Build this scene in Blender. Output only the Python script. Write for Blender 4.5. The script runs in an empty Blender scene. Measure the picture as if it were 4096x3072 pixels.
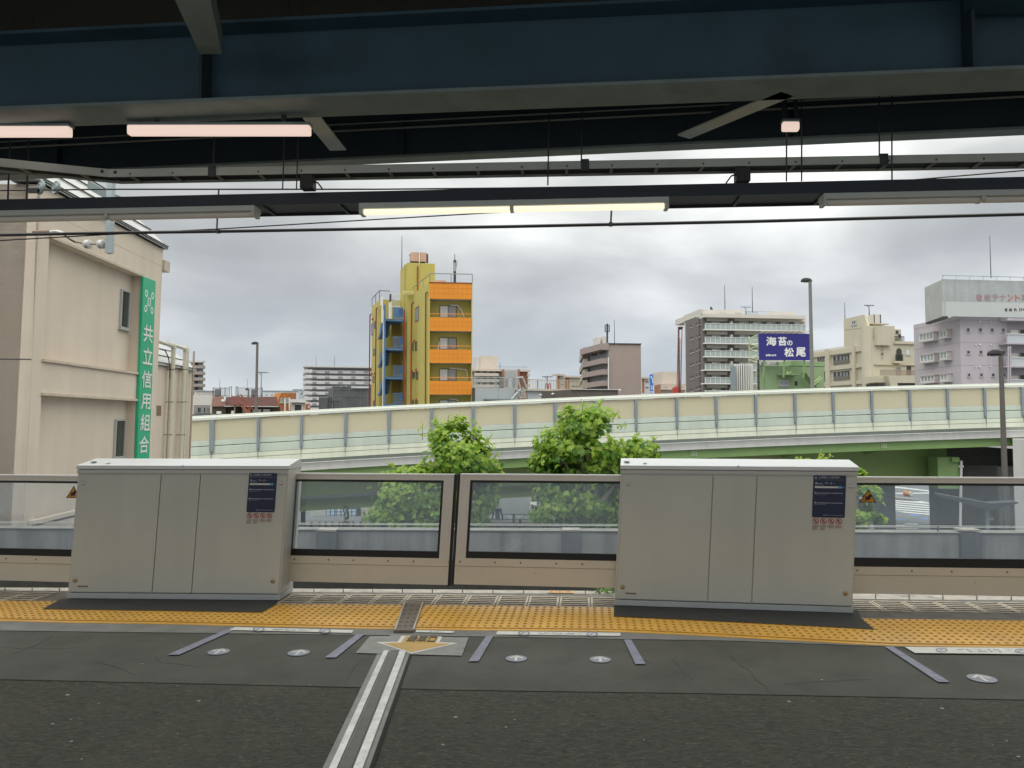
import bpy, math, random
import numpy as np
from mathutils import Vector
R = math.radians
C = bpy.context.scene.collection
SC = bpy.context.scene
# ------------------------------------------------------------------ camera
HC, FPX, HOR = 1.72, 3150.0, 1690.0
PITCH = math.atan((HOR - 1536.0) / FPX)
cd = bpy.data.cameras.new('camera')
cam = bpy.data.objects.new('camera', cd); C.objects.link(cam)
cam.location = (0, 0, HC); cam.rotation_euler = (R(90) + PITCH, 0, 0)
cd.sensor_width = 36.0; cd.lens = 36.0 * FPX / 4096.0
cd.clip_start = 0.05; cd.clip_end = 5000
SC.camera = cam
# ------------------------------------------------------------------ world and light
w = bpy.data.worlds.new('World'); SC.world = w; w.use_nodes = True
nt = w.node_tree; nt.nodes.clear(); N = nt.nodes.new; L = nt.links.new
SUN_EL, SUN_AZ = 58.0, 200.0
out = N('ShaderNodeOutputWorld'); bg = N('ShaderNodeBackground'); bg2 = N('ShaderNodeBackground'); add = N('ShaderNodeAddShader')
sky = N('ShaderNodeTexSky'); sky.sky_type = 'NISHITA'; sky.sun_disc = False
sky.sun_elevation = R(SUN_EL); sky.sun_rotation = R(SUN_AZ)
sky.air_density = 0.3; sky.dust_density = 1.0; sky.ozone_density = 0.1
bg.inputs[1].default_value = 0.05; L(sky.outputs[0], bg.inputs[0])
tc = N('ShaderNodeTexCoord'); sep = N('ShaderNodeSeparateXYZ'); L(tc.outputs['Generated'], sep.inputs[0])
mp = N('ShaderNodeMapping'); mp.inputs['Scale'].default_value = (1.0, 1.0, 2.3); mp.inputs['Location'].default_value = (7.1, 5.2, 0.3)
L(tc.outputs['Generated'], mp.inputs[0])
no = N('ShaderNodeTexNoise'); no.inputs['Scale'].default_value = 3.0; no.inputs['Detail'].default_value = 7; no.inputs['Roughness'].default_value = 0.47
no.inputs['Distortion'].default_value = 0.25
L(mp.outputs[0], no.inputs[0])
cr = N('ShaderNodeValToRGB'); L(no.outputs[0], cr.inputs[0])
e = cr.color_ramp.elements
e[0].position = 0.30; e[0].color = (0.400, 0.402, 0.368, 1); e[1].position = 0.70; e[1].color = (0.98, 0.98, 0.92, 1)
x = e.new(0.45); x.color = (0.515, 0.52, 0.48, 1); x = e.new(0.56); x.color = (0.68, 0.685, 0.635, 1)
# an overcast sky is about three times as bright overhead as at the horizon
mr = N('ShaderNodeMapRange'); L(sep.outputs[2], mr.inputs[0])
mr.inputs[1].default_value = 0.20; mr.inputs[2].default_value = 1.0; mr.inputs[3].default_value = 0.96; mr.inputs[4].default_value = 4.7
mul = N('ShaderNodeVectorMath'); mul.operation = 'SCALE'; L(cr.outputs[0], mul.inputs[0]); L(mr.outputs[0], mul.inputs['Scale'])
L(mul.outputs[0], bg2.inputs[0]); bg2.inputs[1].default_value = 0.92
L(bg.outputs[0], add.inputs[0]); L(bg2.outputs[0], add.inputs[1]); L(add.outputs[0], out.inputs[0])
sl = bpy.data.lights.new('sun', 'SUN'); sl.energy = 0.9; sl.angle = R(40); sl.color = (1, 0.97, 0.93)
so = bpy.data.objects.new('sun', sl); C.objects.link(so); so.location = (0, -20, 60)
so.rotation_euler = (R(90 - SUN_EL), 0, R(180 - SUN_AZ))
SC.view_settings.view_transform = 'Standard'; SC.view_settings.look = 'None'
SC.view_settings.exposure = 0.0; SC.view_settings.gamma = 1.0; SC.view_settings.use_curve_mapping = False
SC.cycles.use_denoising = True; SC.cycles.max_bounces = 8; SC.cycles.transparent_max_bounces = 24
SC.cycles.caustics_reflective = False; SC.cycles.caustics_refractive = False
# ------------------------------------------------------------------ projection helpers: photo pixel -> place
CP, SP_ = math.cos(PITCH), math.sin(PITCH)
def ray(u, v):
    dx = (u - 2048.0) / FPX; dz = -(v - 1536.0) / FPX
    return np.array([dx, CP - dz * SP_, dz * CP + SP_])
CAM = np.array([0, 0, HC])
def P(u, v, Y):
    r = ray(u, v); return CAM + r * (Y / r[1])
def G(u, v, z=0.0):
    r = ray(u, v); return CAM + r * ((z - HC) / r[2])
class Face:
    """A vertical plane through two plan points; h runs along it, z up, o out towards the viewer. sh leans it along x."""
    def __init__(s, a, b, sh=0.0):
        s.o = np.array([a[0], a[1], HC]); d = np.array([b[0] - a[0], b[1] - a[1], 0.0]); s.len = np.linalg.norm(d); s.d = d / s.len
        n = np.array([s.d[1], -s.d[0], 0.0])
        if np.dot(n, -s.o * np.array([1, 1, 0])) < 0: n = -n
        s.n = n; s.sh = sh
    @classmethod
    def by(c, u0, Y0, u1, Y1, sh=0.0, v=HOR):
        return c(P(u0, v, Y0), P(u1, v, Y1), sh)
    def px(s, u, v, o=0.0):
        A = np.column_stack([s.d, np.array([s.sh, 0, 1.0]), -ray(u, v)])
        h, z, k = np.linalg.solve(A, CAM - s.o - s.n * o); return h, z + HC
    def pt(s, h, z, o=0.0):
        return s.o + s.d * h + np.array([s.sh, 0, 1.0]) * (z - HC) + s.n * o
    def rect(s, u0, v0, u1, v1, o=0.0):
        um, vm = (u0 + u1) / 2, (v0 + v1) / 2
        return s.px(u0, vm, o)[0], s.px(u1, vm, o)[0], s.px(um, v1, o)[1], s.px(um, v0, o)[1]
    def off(s, o):
        f = Face.__new__(Face); f.o = s.o + s.n * o; f.d = s.d; f.n = s.n; f.sh = s.sh; f.len = s.len; return f
    def bm(s, mb, h0, h1, z0, z1, o0, o1, mi=0):
        mb.hexa([s.pt(h0, z0, o1), s.pt(h1, z0, o1), s.pt(h1, z0, o0), s.pt(h0, z0, o0),
                 s.pt(h0, z1, o1), s.pt(h1, z1, o1), s.pt(h1, z1, o0), s.pt(h0, z1, o0)], mi)
    def box(s, mb, u0, u1, v0, v1, o0, o1, mi=0):
        h0, h1, z0, z1 = s.rect(u0, v0, u1, v1, o1); s.bm(mb, h0, h1, z0, z1, o0, o1, mi)
    def poly(s, mb, pts, o0, o1, mi=0):
        """a flat plate whose outline is given in photo pixels, o1 - o0 thick"""
        q = [s.px(u, v, o1) for u, v in pts]; s.polym(mb, q, o0, o1, mi)
    def polym(s, mb, q, o0, o1, mi=0):
        mb.loft([s.pt(h, z, o1) for h, z in q], [s.pt(h, z, o0) for h, z in q], mi)
class MB:
    def __init__(s): s.v = []; s.f = []; s.m = []
    def face(s, pts, mi=0):
        b = len(s.v); s.v += [tuple(map(float, p)) for p in pts]; s.f.append(tuple(range(b, b + len(pts)))); s.m.append(mi)
    def hexa(s, p, mi=0):
        b = len(s.v); s.v += [tuple(map(float, q)) for q in p]
        for q in ((0, 3, 2, 1), (4, 5, 6, 7), (0, 1, 5, 4), (1, 2, 6, 5), (2, 3, 7, 6), (3, 0, 4, 7)):
            s.f.append(tuple(b + i for i in q)); s.m.append(mi)
    def loft(s, a, b, mi=0):
        k = len(s.v); n = len(a); s.v += [tuple(map(float, q)) for q in list(a) + list(b)]
        s.f.append(tuple(range(k, k + n))); s.f.append(tuple(range(k + 2 * n - 1, k + n - 1, -1))); s.m += [mi, mi]
        for i in range(n):
            j = (i + 1) % n; s.f.append((k + i, k + n + i, k + n + j, k + j)); s.m.append(mi)
    def box(s, x0, x1, y0, y1, z0, z1, mi=0):
        s.hexa([(x0, y0, z0), (x1, y0, z0), (x1, y1, z0), (x0, y1, z0), (x0, y0, z1), (x1, y0, z1), (x1, y1, z1), (x0, y1, z1)], mi)
    def prism(s, foot, z0, z1, mi=0):
        s.loft([(p[0], p[1], z1) for p in foot], [(p[0], p[1], z0) for p in foot], mi)
    def tube(s, p, q, r, n=8, r2=None, mi=0):
        p = Vector(p); q = Vector(q); d = (q - p)
        if d.length < 1e-6: return
        d.normalize(); a = d.orthogonal().normalized(); b = d.cross(a); r2 = r if r2 is None else r2
        A = [p + (a * math.cos(6.28319 * i / n) + b * math.sin(6.28319 * i / n)) * r for i in range(n)]
        B = [q + (a * math.cos(6.28319 * i / n) + b * math.sin(6.28319 * i / n)) * r2 for i in range(n)]
        s.loft(A, B, mi)
    def path(s, pts, r, n=6, mi=0):
        for a, b in zip(pts[:-1], pts[1:]): s.tube(a, b, r, n, mi=mi)
    def bar(s, p, q, w, h, mi=0):
        """a rectangular bar from p to q, w wide in plan and h high"""
        p = Vector(p); q = Vector(q); d = q - p; a = Vector((-d.y, d.x, 0))
        a = (a.normalized() if a.length > 1e-6 else Vector((1, 0, 0))) * w / 2; u = Vector((0, 0, h))
        s.hexa([p - a, q - a, q + a, p + a, p - a + u, q - a + u, q + a + u, p + a + u], mi)
    def disc(s, c, ex, ey, rx, ry, nrm, th, n=24, mi=0):
        c = np.array(c)
        A = [c + np.array(ex) * rx * math.cos(6.28319 * i / n) + np.array(ey) * ry * math.sin(6.28319 * i / n) for i in range(n)]
        s.loft([a + np.array(nrm) * th for a in A], A, mi)
    def lathe(s, c, prof, n=16, axis=(0, 0, 1), mi=0):
        ax = Vector(axis).normalized(); a = ax.orthogonal().normalized(); b = ax.cross(a); c = Vector(c); k = len(s.v)
        for r, z in prof:
            for i in range(n):
                t = 6.28319 * i / n; s.v.append(tuple(c + ax * z + (a * math.cos(t) + b * math.sin(t)) * max(r, 1e-4)))
        for j in range(len(prof) - 1):
            for i in range(n):
                i2 = (i + 1) % n; s.f.append((k + j * n + i, k + j * n + i2, k + (j + 1) * n + i2, k + (j + 1) * n + i)); s.m.append(mi)
    def build(s, name, mats, parent=None, bevel=0.0, smooth=False):
        if not isinstance(mats, (list, tuple)): mats = [mats]
        V = np.array(s.v)
        if parent is not None: o = WL[parent.name]
        else:
            o = (V.min(0) + V.max(0)) / 2; o[2] = V[:, 2].min()
        me = bpy.data.meshes.new(name); me.from_pydata([tuple(q) for q in (V - o)], [], s.f)
        for m in mats: me.materials.append(m)
        me.polygons.foreach_set('material_index', s.m)
        if smooth: me.polygons.foreach_set('use_smooth', [True] * len(s.f))
        me.update(); ob = bpy.data.objects.new(name, me); C.objects.link(ob)
        if parent is not None: ob.parent = parent
        else: ob.location = o
        WL[ob.name] = np.array(o)
        if bevel:
            b = ob.modifiers.new('bevel', 'BEVEL'); b.width = bevel; b.segments = 2; b.limit_method = 'ANGLE'
        return ob
WL = {}
def thing(name, label, cat, loc, group=None):
    o = bpy.data.objects.new(name, None); C.objects.link(o); o.location = tuple(map(float, loc)); o.empty_display_size = 0.2
    WL[o.name] = np.array(loc, dtype=float); return tag(o, label, cat, group)
def tag(o, label, cat=None, group=None):
    o['label'] = label
    if cat: o['category'] = cat
    if group: o['group'] = group
    return o
def struct(o, label=None, kind='structure'):
    o['kind'] = kind
    if label: o['label'] = label
    return o
def copy_tree(o, delta, label=None, parent=None):
    c = o.copy(); C.objects.link(c)
    if parent is not None: c.parent = parent
    else: c.location = Vector(o.location) + Vector(delta)
    WL[c.name] = WL[o.name] + (np.array(delta) if delta is not None else 0)
    if label: c['label'] = label
    for ch in o.children: copy_tree(ch, delta, None, c)
    return c
# ------------------------------------------------------------------ materials
def lin(r, g, b):
    f = lambda c: (c / 255 / 12.92) if c <= 10.3 else ((c / 255 + 0.055) / 1.055) ** 2.4
    return (f(r), f(g), f(b))
def M(name, col, rough=0.6, metal=0.0, var=0.10, scale=3.0, bump=0.0, bscale=None, spec=0.4, streak=0.0, emit=None, es=0.0, stretch=(1, 1, 1), dirt=None, dirt_lo=0.52, dirt_scale=1.0, coat=0.0, coat_rough=0.3, fleck=None, fleck_scale=90.0):
    m = bpy.data.materials.new(name); m.use_nodes = True; t = m.node_tree; b = t.nodes['Principled BSDF']
    b.inputs['Roughness'].default_value = rough; b.inputs['Metallic'].default_value = metal; b.inputs['Specular IOR Level'].default_value = spec
    b.inputs['Base Color'].default_value = (*col, 1)
    if emit: b.inputs['Emission Color'].default_value = (*emit, 1); b.inputs['Emission Strength'].default_value = es
    tcn = t.nodes.new('ShaderNodeTexCoord'); mpn = t.nodes.new('ShaderNodeMapping'); mpn.inputs['Scale'].default_value = stretch
    t.links.new(tcn.outputs['Object'], mpn.inputs[0])
    last = None
    if var > 0:
        n = t.nodes.new('ShaderNodeTexNoise'); n.inputs['Scale'].default_value = scale; n.inputs['Detail'].default_value = 6; n.inputs['Roughness'].default_value = 0.6
        t.links.new(mpn.outputs[0], n.inputs[0])
        mr = t.nodes.new('ShaderNodeMapRange'); mr.inputs[1].default_value = 0.25; mr.inputs[2].default_value = 0.75
        mr.inputs[3].default_value = 1 - var; mr.inputs[4].default_value = 1 + var; t.links.new(n.outputs[0], mr.inputs[0])
        sc = t.nodes.new('ShaderNodeVectorMath'); sc.operation = 'SCALE'; sc.inputs[0].default_value = col; t.links.new(mr.outputs[0], sc.inputs['Scale'])
        last = sc.outputs[0]
    if streak > 0:  # rain streaks: stretched noise
        mp2 = t.nodes.new('ShaderNodeMapping'); mp2.inputs['Scale'].default_value = (2.2, 2.2, 0.12); t.links.new(tcn.outputs['Object'], mp2.inputs[0])
        n2 = t.nodes.new('ShaderNodeTexNoise'); n2.inputs['Scale'].default_value = max(scale, 1.0); n2.inputs['Detail'].default_value = 5; t.links.new(mp2.outputs[0], n2.inputs[0])
        mr2 = t.nodes.new('ShaderNodeMapRange'); mr2.inputs[1].default_value = 0.45; mr2.inputs[2].default_value = 0.8; mr2.inputs[3].default_value = 1.0; mr2.inputs[4].default_value = 1 - streak
        t.links.new(n2.outputs[0], mr2.inputs[0])
        sc2 = t.nodes.new('ShaderNodeVectorMath'); sc2.operation = 'SCALE'
        if last: t.links.new(last, sc2.inputs[0])
        else: sc2.inputs[0].default_value = col
        t.links.new(mr2.outputs[0], sc2.inputs['Scale']); last = sc2.outputs[0]
    if dirt:
        n3 = t.nodes.new('ShaderNodeTexNoise'); n3.inputs['Scale'].default_value = dirt_scale; n3.inputs['Detail'].default_value = 8; n3.inputs['Roughness'].default_value = 0.65
        t.links.new(tcn.outputs['Object'], n3.inputs[0])
        mr3 = t.nodes.new('ShaderNodeMapRange'); mr3.inputs[1].default_value = dirt_lo; mr3.inputs[2].default_value = dirt_lo + 0.2; t.links.new(n3.outputs[0], mr3.inputs[0])
        mx = t.nodes.new('ShaderNodeMix'); mx.data_type = 'RGBA'; t.links.new(mr3.outputs[0], mx.inputs[0])
        if last: t.links.new(last, mx.inputs[6])
        else: mx.inputs[6].default_value = (*col, 1)
        mx.inputs[7].default_value = (*dirt, 1); last = mx.outputs[2]
    b.inputs['Coat Weight'].default_value = coat; b.inputs['Coat Roughness'].default_value = coat_rough
    for cc, lo, so in (((fleck[0], 0.60, (3.1, 1.7, 0)), (fleck[1], 0.60, (9.3, 4.4, 2))) if fleck else ()):   # pale and dark stone flecks
        mf = t.nodes.new('ShaderNodeMapping'); mf.inputs['Scale'].default_value = stretch; mf.inputs['Location'].default_value = so; t.links.new(tcn.outputs['Object'], mf.inputs[0])
        nf = t.nodes.new('ShaderNodeTexNoise'); nf.inputs['Scale'].default_value = fleck_scale; nf.inputs['Detail'].default_value = 2; t.links.new(mf.outputs[0], nf.inputs[0])
        rf_ = t.nodes.new('ShaderNodeMapRange'); rf_.inputs[1].default_value = lo; rf_.inputs[2].default_value = lo + 0.1; t.links.new(nf.outputs[0], rf_.inputs[0])
        mx2 = t.nodes.new('ShaderNodeMix'); mx2.data_type = 'RGBA'; t.links.new(rf_.outputs[0], mx2.inputs[0])
        if last: t.links.new(last, mx2.inputs[6])
        else: mx2.inputs[6].default_value = (*col, 1)
        mx2.inputs[7].default_value = (*cc, 1); last = mx2.outputs[2]
    if last: t.links.new(last, b.inputs['Base Color'])
    if bump > 0:
        nb = t.nodes.new('ShaderNodeTexNoise'); nb.inputs['Scale'].default_value = bscale or scale * 6; nb.inputs['Detail'].default_value = 4; t.links.new(mpn.outputs[0], nb.inputs[0])
        bp = t.nodes.new('ShaderNodeBump'); bp.inputs['Strength'].default_value = bump; bp.inputs['Distance'].default_value = 0.02
        t.links.new(nb.outputs[0], bp.inputs['Height']); t.links.new(bp.outputs[0], b.inputs['Normal'])
    return m
def glass_mat(name, tint, film, amount, rough=0.03):
    m = bpy.data.materials.new(name); m.use_nodes = True; t = m.node_tree; t.nodes.clear()
    o = t.nodes.new('ShaderNodeOutputMaterial'); tr = t.nodes.new('ShaderNodeBsdfTransparent'); tr.inputs[0].default_value = (*tint, 1)
    gl = t.nodes.new('ShaderNodeBsdfGlossy'); gl.inputs['Roughness'].default_value = rough; gl.inputs[0].default_value = (0.9, 0.95, 1, 1)
    df = t.nodes.new('ShaderNodeBsdfTranslucent'); df.inputs[0].default_value = (*film, 1)
    m1 = t.nodes.new('ShaderNodeMixShader'); m1.inputs[0].default_value = amount; t.links.new(tr.outputs[0], m1.inputs[1]); t.links.new(df.outputs[0], m1.inputs[2])
    fr = t.nodes.new('ShaderNodeFresnel'); fr.inputs[0].default_value = 1.45
    m2 = t.nodes.new('ShaderNodeMixShader'); t.links.new(fr.outputs[0], m2.inputs[0]); t.links.new(m1.outputs[0], m2.inputs[1]); t.links.new(gl.outputs[0], m2.inputs[2])
    t.links.new(m2.outputs[0], o.inputs[0]); return m
def line(pts):
    """v(u) of a measured photo line"""
    us = [p[0] for p in pts]; vs = [p[1] for p in pts]
    def f(u):
        if u < us[0]: return vs[0] + (vs[1] - vs[0]) / (us[1] - us[0]) * (u - us[0])
        if u > us[-1]: return vs[-1] + (vs[-1] - vs[-2]) / (us[-1] - us[-2]) * (u - us[-1])
        return float(np.interp(u, us, vs))
    return f
def text(name, body, mat, parent, o, ex, ey, w, h, th=0.01, bold=0.0, mode='fit'):
    """lettering as a solid mesh: lower-left corner o, along ex and ey, fitted into w x h"""
    cu = bpy.data.curves.new(name, 'FONT'); cu.body = body; cu.size = 1.0; cu.extrude = 0.0; cu.resolution_u = 3
    ob = bpy.data.objects.new(name, cu); C.objects.link(ob); bpy.context.view_layer.update()
    dg = bpy.context.evaluated_depsgraph_get(); me0 = bpy.data.meshes.new_from_object(ob.evaluated_get(dg))
    n = len(me0.vertices); co = np.zeros(n * 3); me0.vertices.foreach_get('co', co); co = co.reshape(-1, 3)
    fs = [tuple(p.vertices) for p in me0.polygons]; bpy.data.objects.remove(ob); bpy.data.meshes.remove(me0)
    lo, hi = co.min(0), co.max(0); o = np.array(o); ex = np.array(ex); ey = np.array(ey); nz = np.cross(ex, ey)
    sx = w / (hi[0] - lo[0]); sy = h / (hi[1] - lo[1])
    mb = MB(); b = bold   # a bold cut: the same outline laid again, shifted a hair each way
    for i, (ax, ay) in enumerate(((0, 0), (b, 0), (-b, 0), (0, b), (0, -b)) if b else ((0, 0),)):
        k = len(mb.v); mb.v += [tuple(o + ex * (c[0] - lo[0] + ax) * sx + ey * (c[1] - lo[1] + ay) * sy + nz * (th + i * 0.0012)) for c in co]
        mb.f += [tuple(q + k for q in f_) for f_ in fs]
    mb.m = [0] * len(mb.f)
    return mb.build(name, mat, parent)
# ================================================================== platform
random.seed(7)
ANG = R(5.4); PA = np.array([math.cos(ANG), -math.sin(ANG), 0]); PB = np.array([math.sin(ANG), math.cos(ANG), 0])
def PT(t): o = PB * t; return Face(o, o + PA)
def ST(s, t, z): return PA * s + PB * t + np.array([0, 0, z])
SH = 0.058            # the cabinets and gates lean a little, as the photo shows them
m_asph = M('rough asphalt', (0.064, 0.063, 0.051), 0.8, var=0.45, scale=30, bump=0.8, bscale=60, spec=0.25, stretch=(0.4, 1, 1), dirt=(0.078, 0.077, 0.062), dirt_lo=0.5, dirt_scale=2, fleck=((0.125, 0.12, 0.10), (0.028, 0.028, 0.024)), fleck_scale=75)
m_asph2 = M('smooth asphalt', (0.070, 0.069, 0.058), 0.68, var=0.3, scale=2.2, bump=0.3, bscale=60, spec=0.28, dirt=(0.090, 0.088, 0.077), dirt_lo=0.5, dirt_scale=1.3)
m_greystrip = M('grey strip', (0.185, 0.18, 0.17), 0.6, var=0.25, scale=5, spec=0.35)
m_yellow = M('tactile yellow', (0.72, 0.37, 0.014), 0.42, var=0.2, scale=2.2, bump=0.05, bscale=30, spec=1.0, coat=0.7, coat_rough=0.38, dirt=(0.60, 0.30, 0.03), dirt_lo=0.6, dirt_scale=3)
m_dark = M('dark rubber mat', (0.030, 0.030, 0.028), 0.6, var=0.25, scale=6)  # mat tone also deepened for the shadow below the cabinet plinths
m_paver = M('pale paver', (0.42, 0.385, 0.34), 0.75, var=0.3, scale=7, bump=0.2, dirt=(0.13, 0.13, 0.10), dirt_lo=0.55, dirt_scale=5)
m_grate = M('grate concrete', (0.50, 0.43, 0.34), 0.7, var=0.35, scale=9, dirt=(0.12, 0.11, 0.09), dirt_lo=0.56, dirt_scale=6)
m_pit = M('grate pit', (0.012, 0.012, 0.012), 0.8, var=0.3)
m_conc = M('dark stained concrete', (0.30, 0.30, 0.305), 0.8, var=0.2, scale=2, streak=0.5, dirt=(0.17, 0.175, 0.18), dirt_lo=0.55, dirt_scale=0.8)
m_concd = M('darker patched concrete', (0.15, 0.16, 0.175), 0.8, var=0.15, scale=3, streak=0.4)
m_ballast = M('track ballast', (0.13, 0.12, 0.11), 0.9, var=0.5, scale=40, bump=0.8)
m_steelstrip = M('bright metal strip', (0.66, 0.66, 0.64), 0.35, 0.5, var=0.25, scale=14, dirt=(0.25, 0.24, 0.22), dirt_lo=0.6, dirt_scale=12)
m_cover = M('grey joint cover', (0.12, 0.115, 0.108), 0.55, 0.2, var=0.2, scale=15)
m_tape = M('violet grey tape', (0.235, 0.24, 0.31), 0.55, var=0.25, scale=12, dirt=(0.11, 0.11, 0.12), dirt_lo=0.52, dirt_scale=9)
m_white = M('white sticker', (0.66, 0.645, 0.60), 0.5, var=0.12, scale=12, dirt=(0.35, 0.35, 0.34), dirt_lo=0.6, dirt_scale=8)
m_stickgrey = M('grey sticker ring', (0.22, 0.25, 0.32), 0.5, var=0.15, scale=12)
m_film = M('worn pale film', (0.235, 0.24, 0.225), 0.5, var=0.25, scale=9, dirt=(0.13, 0.13, 0.125), dirt_lo=0.6, dirt_scale=7)
m_amber = M('amber print', (0.50, 0.31, 0.085), 0.5, var=0.15, scale=9)
m_print = M('grey brown print', (0.22, 0.18, 0.12), 0.6, var=0.1)

edge = line([(0, 2350), (1160, 2354), (1800, 2358), (2460, 2364), (3430, 2374), (4096, 2385)])
grA = line([(0, 2363), (1160, 2368), (1800, 2372), (2450, 2376), (3430, 2396), (4096, 2402)])
grB = line([(0, 2403), (1160, 2411), (1800, 2413), (2450, 2425), (3430, 2438), (4096, 2446)])
yelT = line([(0, 2403), (245, 2404), (1106, 2416), (1800, 2420), (2451, 2429), (3446, 2474), (4096, 2482)])
yelB = line([(0, 2483), (280, 2490), (600, 2494), (1000, 2504), (1575, 2516), (1800, 2519), (2469, 2526), (2800, 2541), (3560, 2582), (4096, 2590)])
stripB = line([(0, 2522), (1000, 2534), (1560, 2541), (2100, 2548), (2500, 2556), (2900, 2562), (4096, 2606)])
smoothB = line([(0, 2717), (600, 2730), (1448, 2749), (1800, 2759), (2800, 2773), (4096, 2799)])
US = list(range(-700, 4801, 100))
def ground_band(name, top, bot, z, mat, us=US, th=0.0035):
    mb = MB()
    a = [G(u, top(u), z) for u in us]; b = [G(u, bot(u), z) for u in us]
    for i in range(len(us) - 1): mb.face([b[i], b[i + 1], a[i + 1], a[i]])
    return mb.build(name, mat)
def gpoly(mb, pts, z, th=0.002, mi=0):
    A = [G(u, v, z) for u, v in pts]; B = [a - np.array([0, 0, th]) for a in A]; mb.loft(A, B, mi)
# platform body: follows the measured edge, drops to the track bed
mb = MB(); E = [G(u, edge(u), 0) for u in US]; E[0] = E[0] + PA * -20; E[-1] = E[-1] + PA * 20
near = [ST(-40, 1.0, 0), ST(40, 1.0, 0)]
for i in range(len(E) - 1):
    q0, q1 = E[i], E[i + 1]
    n0 = near[0] + (near[1] - near[0]) * i / (len(E) - 1); n1 = near[0] + (near[1] - near[0]) * (i + 1) / (len(E) - 1)
    mb.face([n0, n1, q1, q0]); mb.face([q0, q1, q1 - [0, 0, 1.3], q0 - [0, 0, 1.3]], 1)
mb.face([near[1], near[0], near[0] - [0, 0, 1.3], near[1] - [0, 0, 1.3]], 1)
struct(mb.build('platform', [m_asph, m_concd]))
struct(ground_band('platform_walkway', yelB, smoothB, 0.004, m_asph2))
struct(ground_band('platform_strip', yelB, stripB, 0.008, m_greystrip))
struct(ground_band('platform_edge_paving', edge, grA, 0.006, m_paver))
struct(ground_band('platform_gutter_base', grA, yelT, 0.003, M('gutter concrete', (0.16, 0.15, 0.13), 0.7, var=0.35, scale=8)))
# paving seams
mb = MB()
for k in range(60):
    s = -9 + 0.31 * k; u0 = 2048
    g = ST(s, 7.9, 0); uu = 2048 + FPX * g[0] / g[1]
    if -300 < uu < 4400:
        a = G(uu, edge(uu) + 1, 0.0085); b = G(uu, grA(uu) - 1, 0.0085); mb.bar(a, b, 0.008, 0.0015)
struct(mb.build('platform_paving_seam', m_pit))
# tactile strip with its bumps (dark mats are let into it under the cabinets)
mb = MB(); zt = 0.012
for i in range(len(US) - 1):
    a0, a1 = US[i], US[i + 1]
    T0, T1, B0, B1 = G(a0, yelT(a0), zt), G(a1, yelT(a1), zt), G(a0, yelB(a0), zt), G(a1, yelB(a1), zt)
    mb.face([B0, B1, T1, T0]); mb.face([B1, B0, B0 - [0, 0, .01], B1 - [0, 0, .01]])
def dome(c):
    k = len(mb.v); n = 8
    for r, z in ((0.0165, 0), (0.011, 0.0055)):
        for i in range(n):
            t = 6.2832 * i / n; mb.v.append((c[0] + r * math.cos(t), c[1] + r * math.sin(t), c[2] + z))
    for i in range(n):
        j = (i + 1) % n; mb.f.append((k + i, k + j, k + n + j, k + n + i)); mb.m.append(1)
    mb.f.append(tuple(range(k + n, k + 2 * n))); mb.m.append(1)
for k in range(-100, 95):
    s = k * 0.066
    g = ST(s, 7.1, 0); uu = 2048 + FPX * g[0] / g[1]
    if not -250 < uu < 4350: continue
    rows = 9
    for j in range(rows):
        f = 0.05 + 0.80 * j / (rows - 1)
        v = yelT(uu) + (yelB(uu) - yelT(uu)) * 0.5
        gA = G(uu, yelT(uu), zt); tA = gA @ PB; gB = G(uu, yelB(uu), zt); tB = gB @ PB
        c = ST(s, tA + (tB - tA) * f, zt)
        dome(c)
for i in range(len(US) - 1):   # raised bar along the inner side
    for h in range(3):
        a0 = US[i] + h * 33.3; a1 = a0 + 31
        mb.bar(G(a0, yelB(a0) - 8, zt), G(a1, yelB(a1) - 8, zt), 0.02, 0.004, 1)
m_bump = M('tactile bump', (0.36, 0.17, 0.012), 0.6, var=0.2, scale=20, spec=0.4)  # darker than the paving, so the bumps' shaded look is in the colour
struct(mb.build('tactile_paving', [m_yellow, m_bump]))
for pts, lb in (([(170, 2435), (600, 2441), (1046, 2448), (1106, 2416), (1106, 2395), (245, 2395)], 'dark mat let into yellow paving below the cabinet by the cream building'),
                ([(2456, 2420), (2456, 2464), (2900, 2485), (3497, 2516), (3446, 2474), (3430, 2440)], 'dark mat let into yellow paving below the cabinet by the blue board sign')):
    mb = MB(); gpoly(mb, pts, 0.0185, 0.005); tag(mb.build('floor_mat', m_dark), lb, 'mat', 'dark mats under the gate cabinets')
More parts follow.
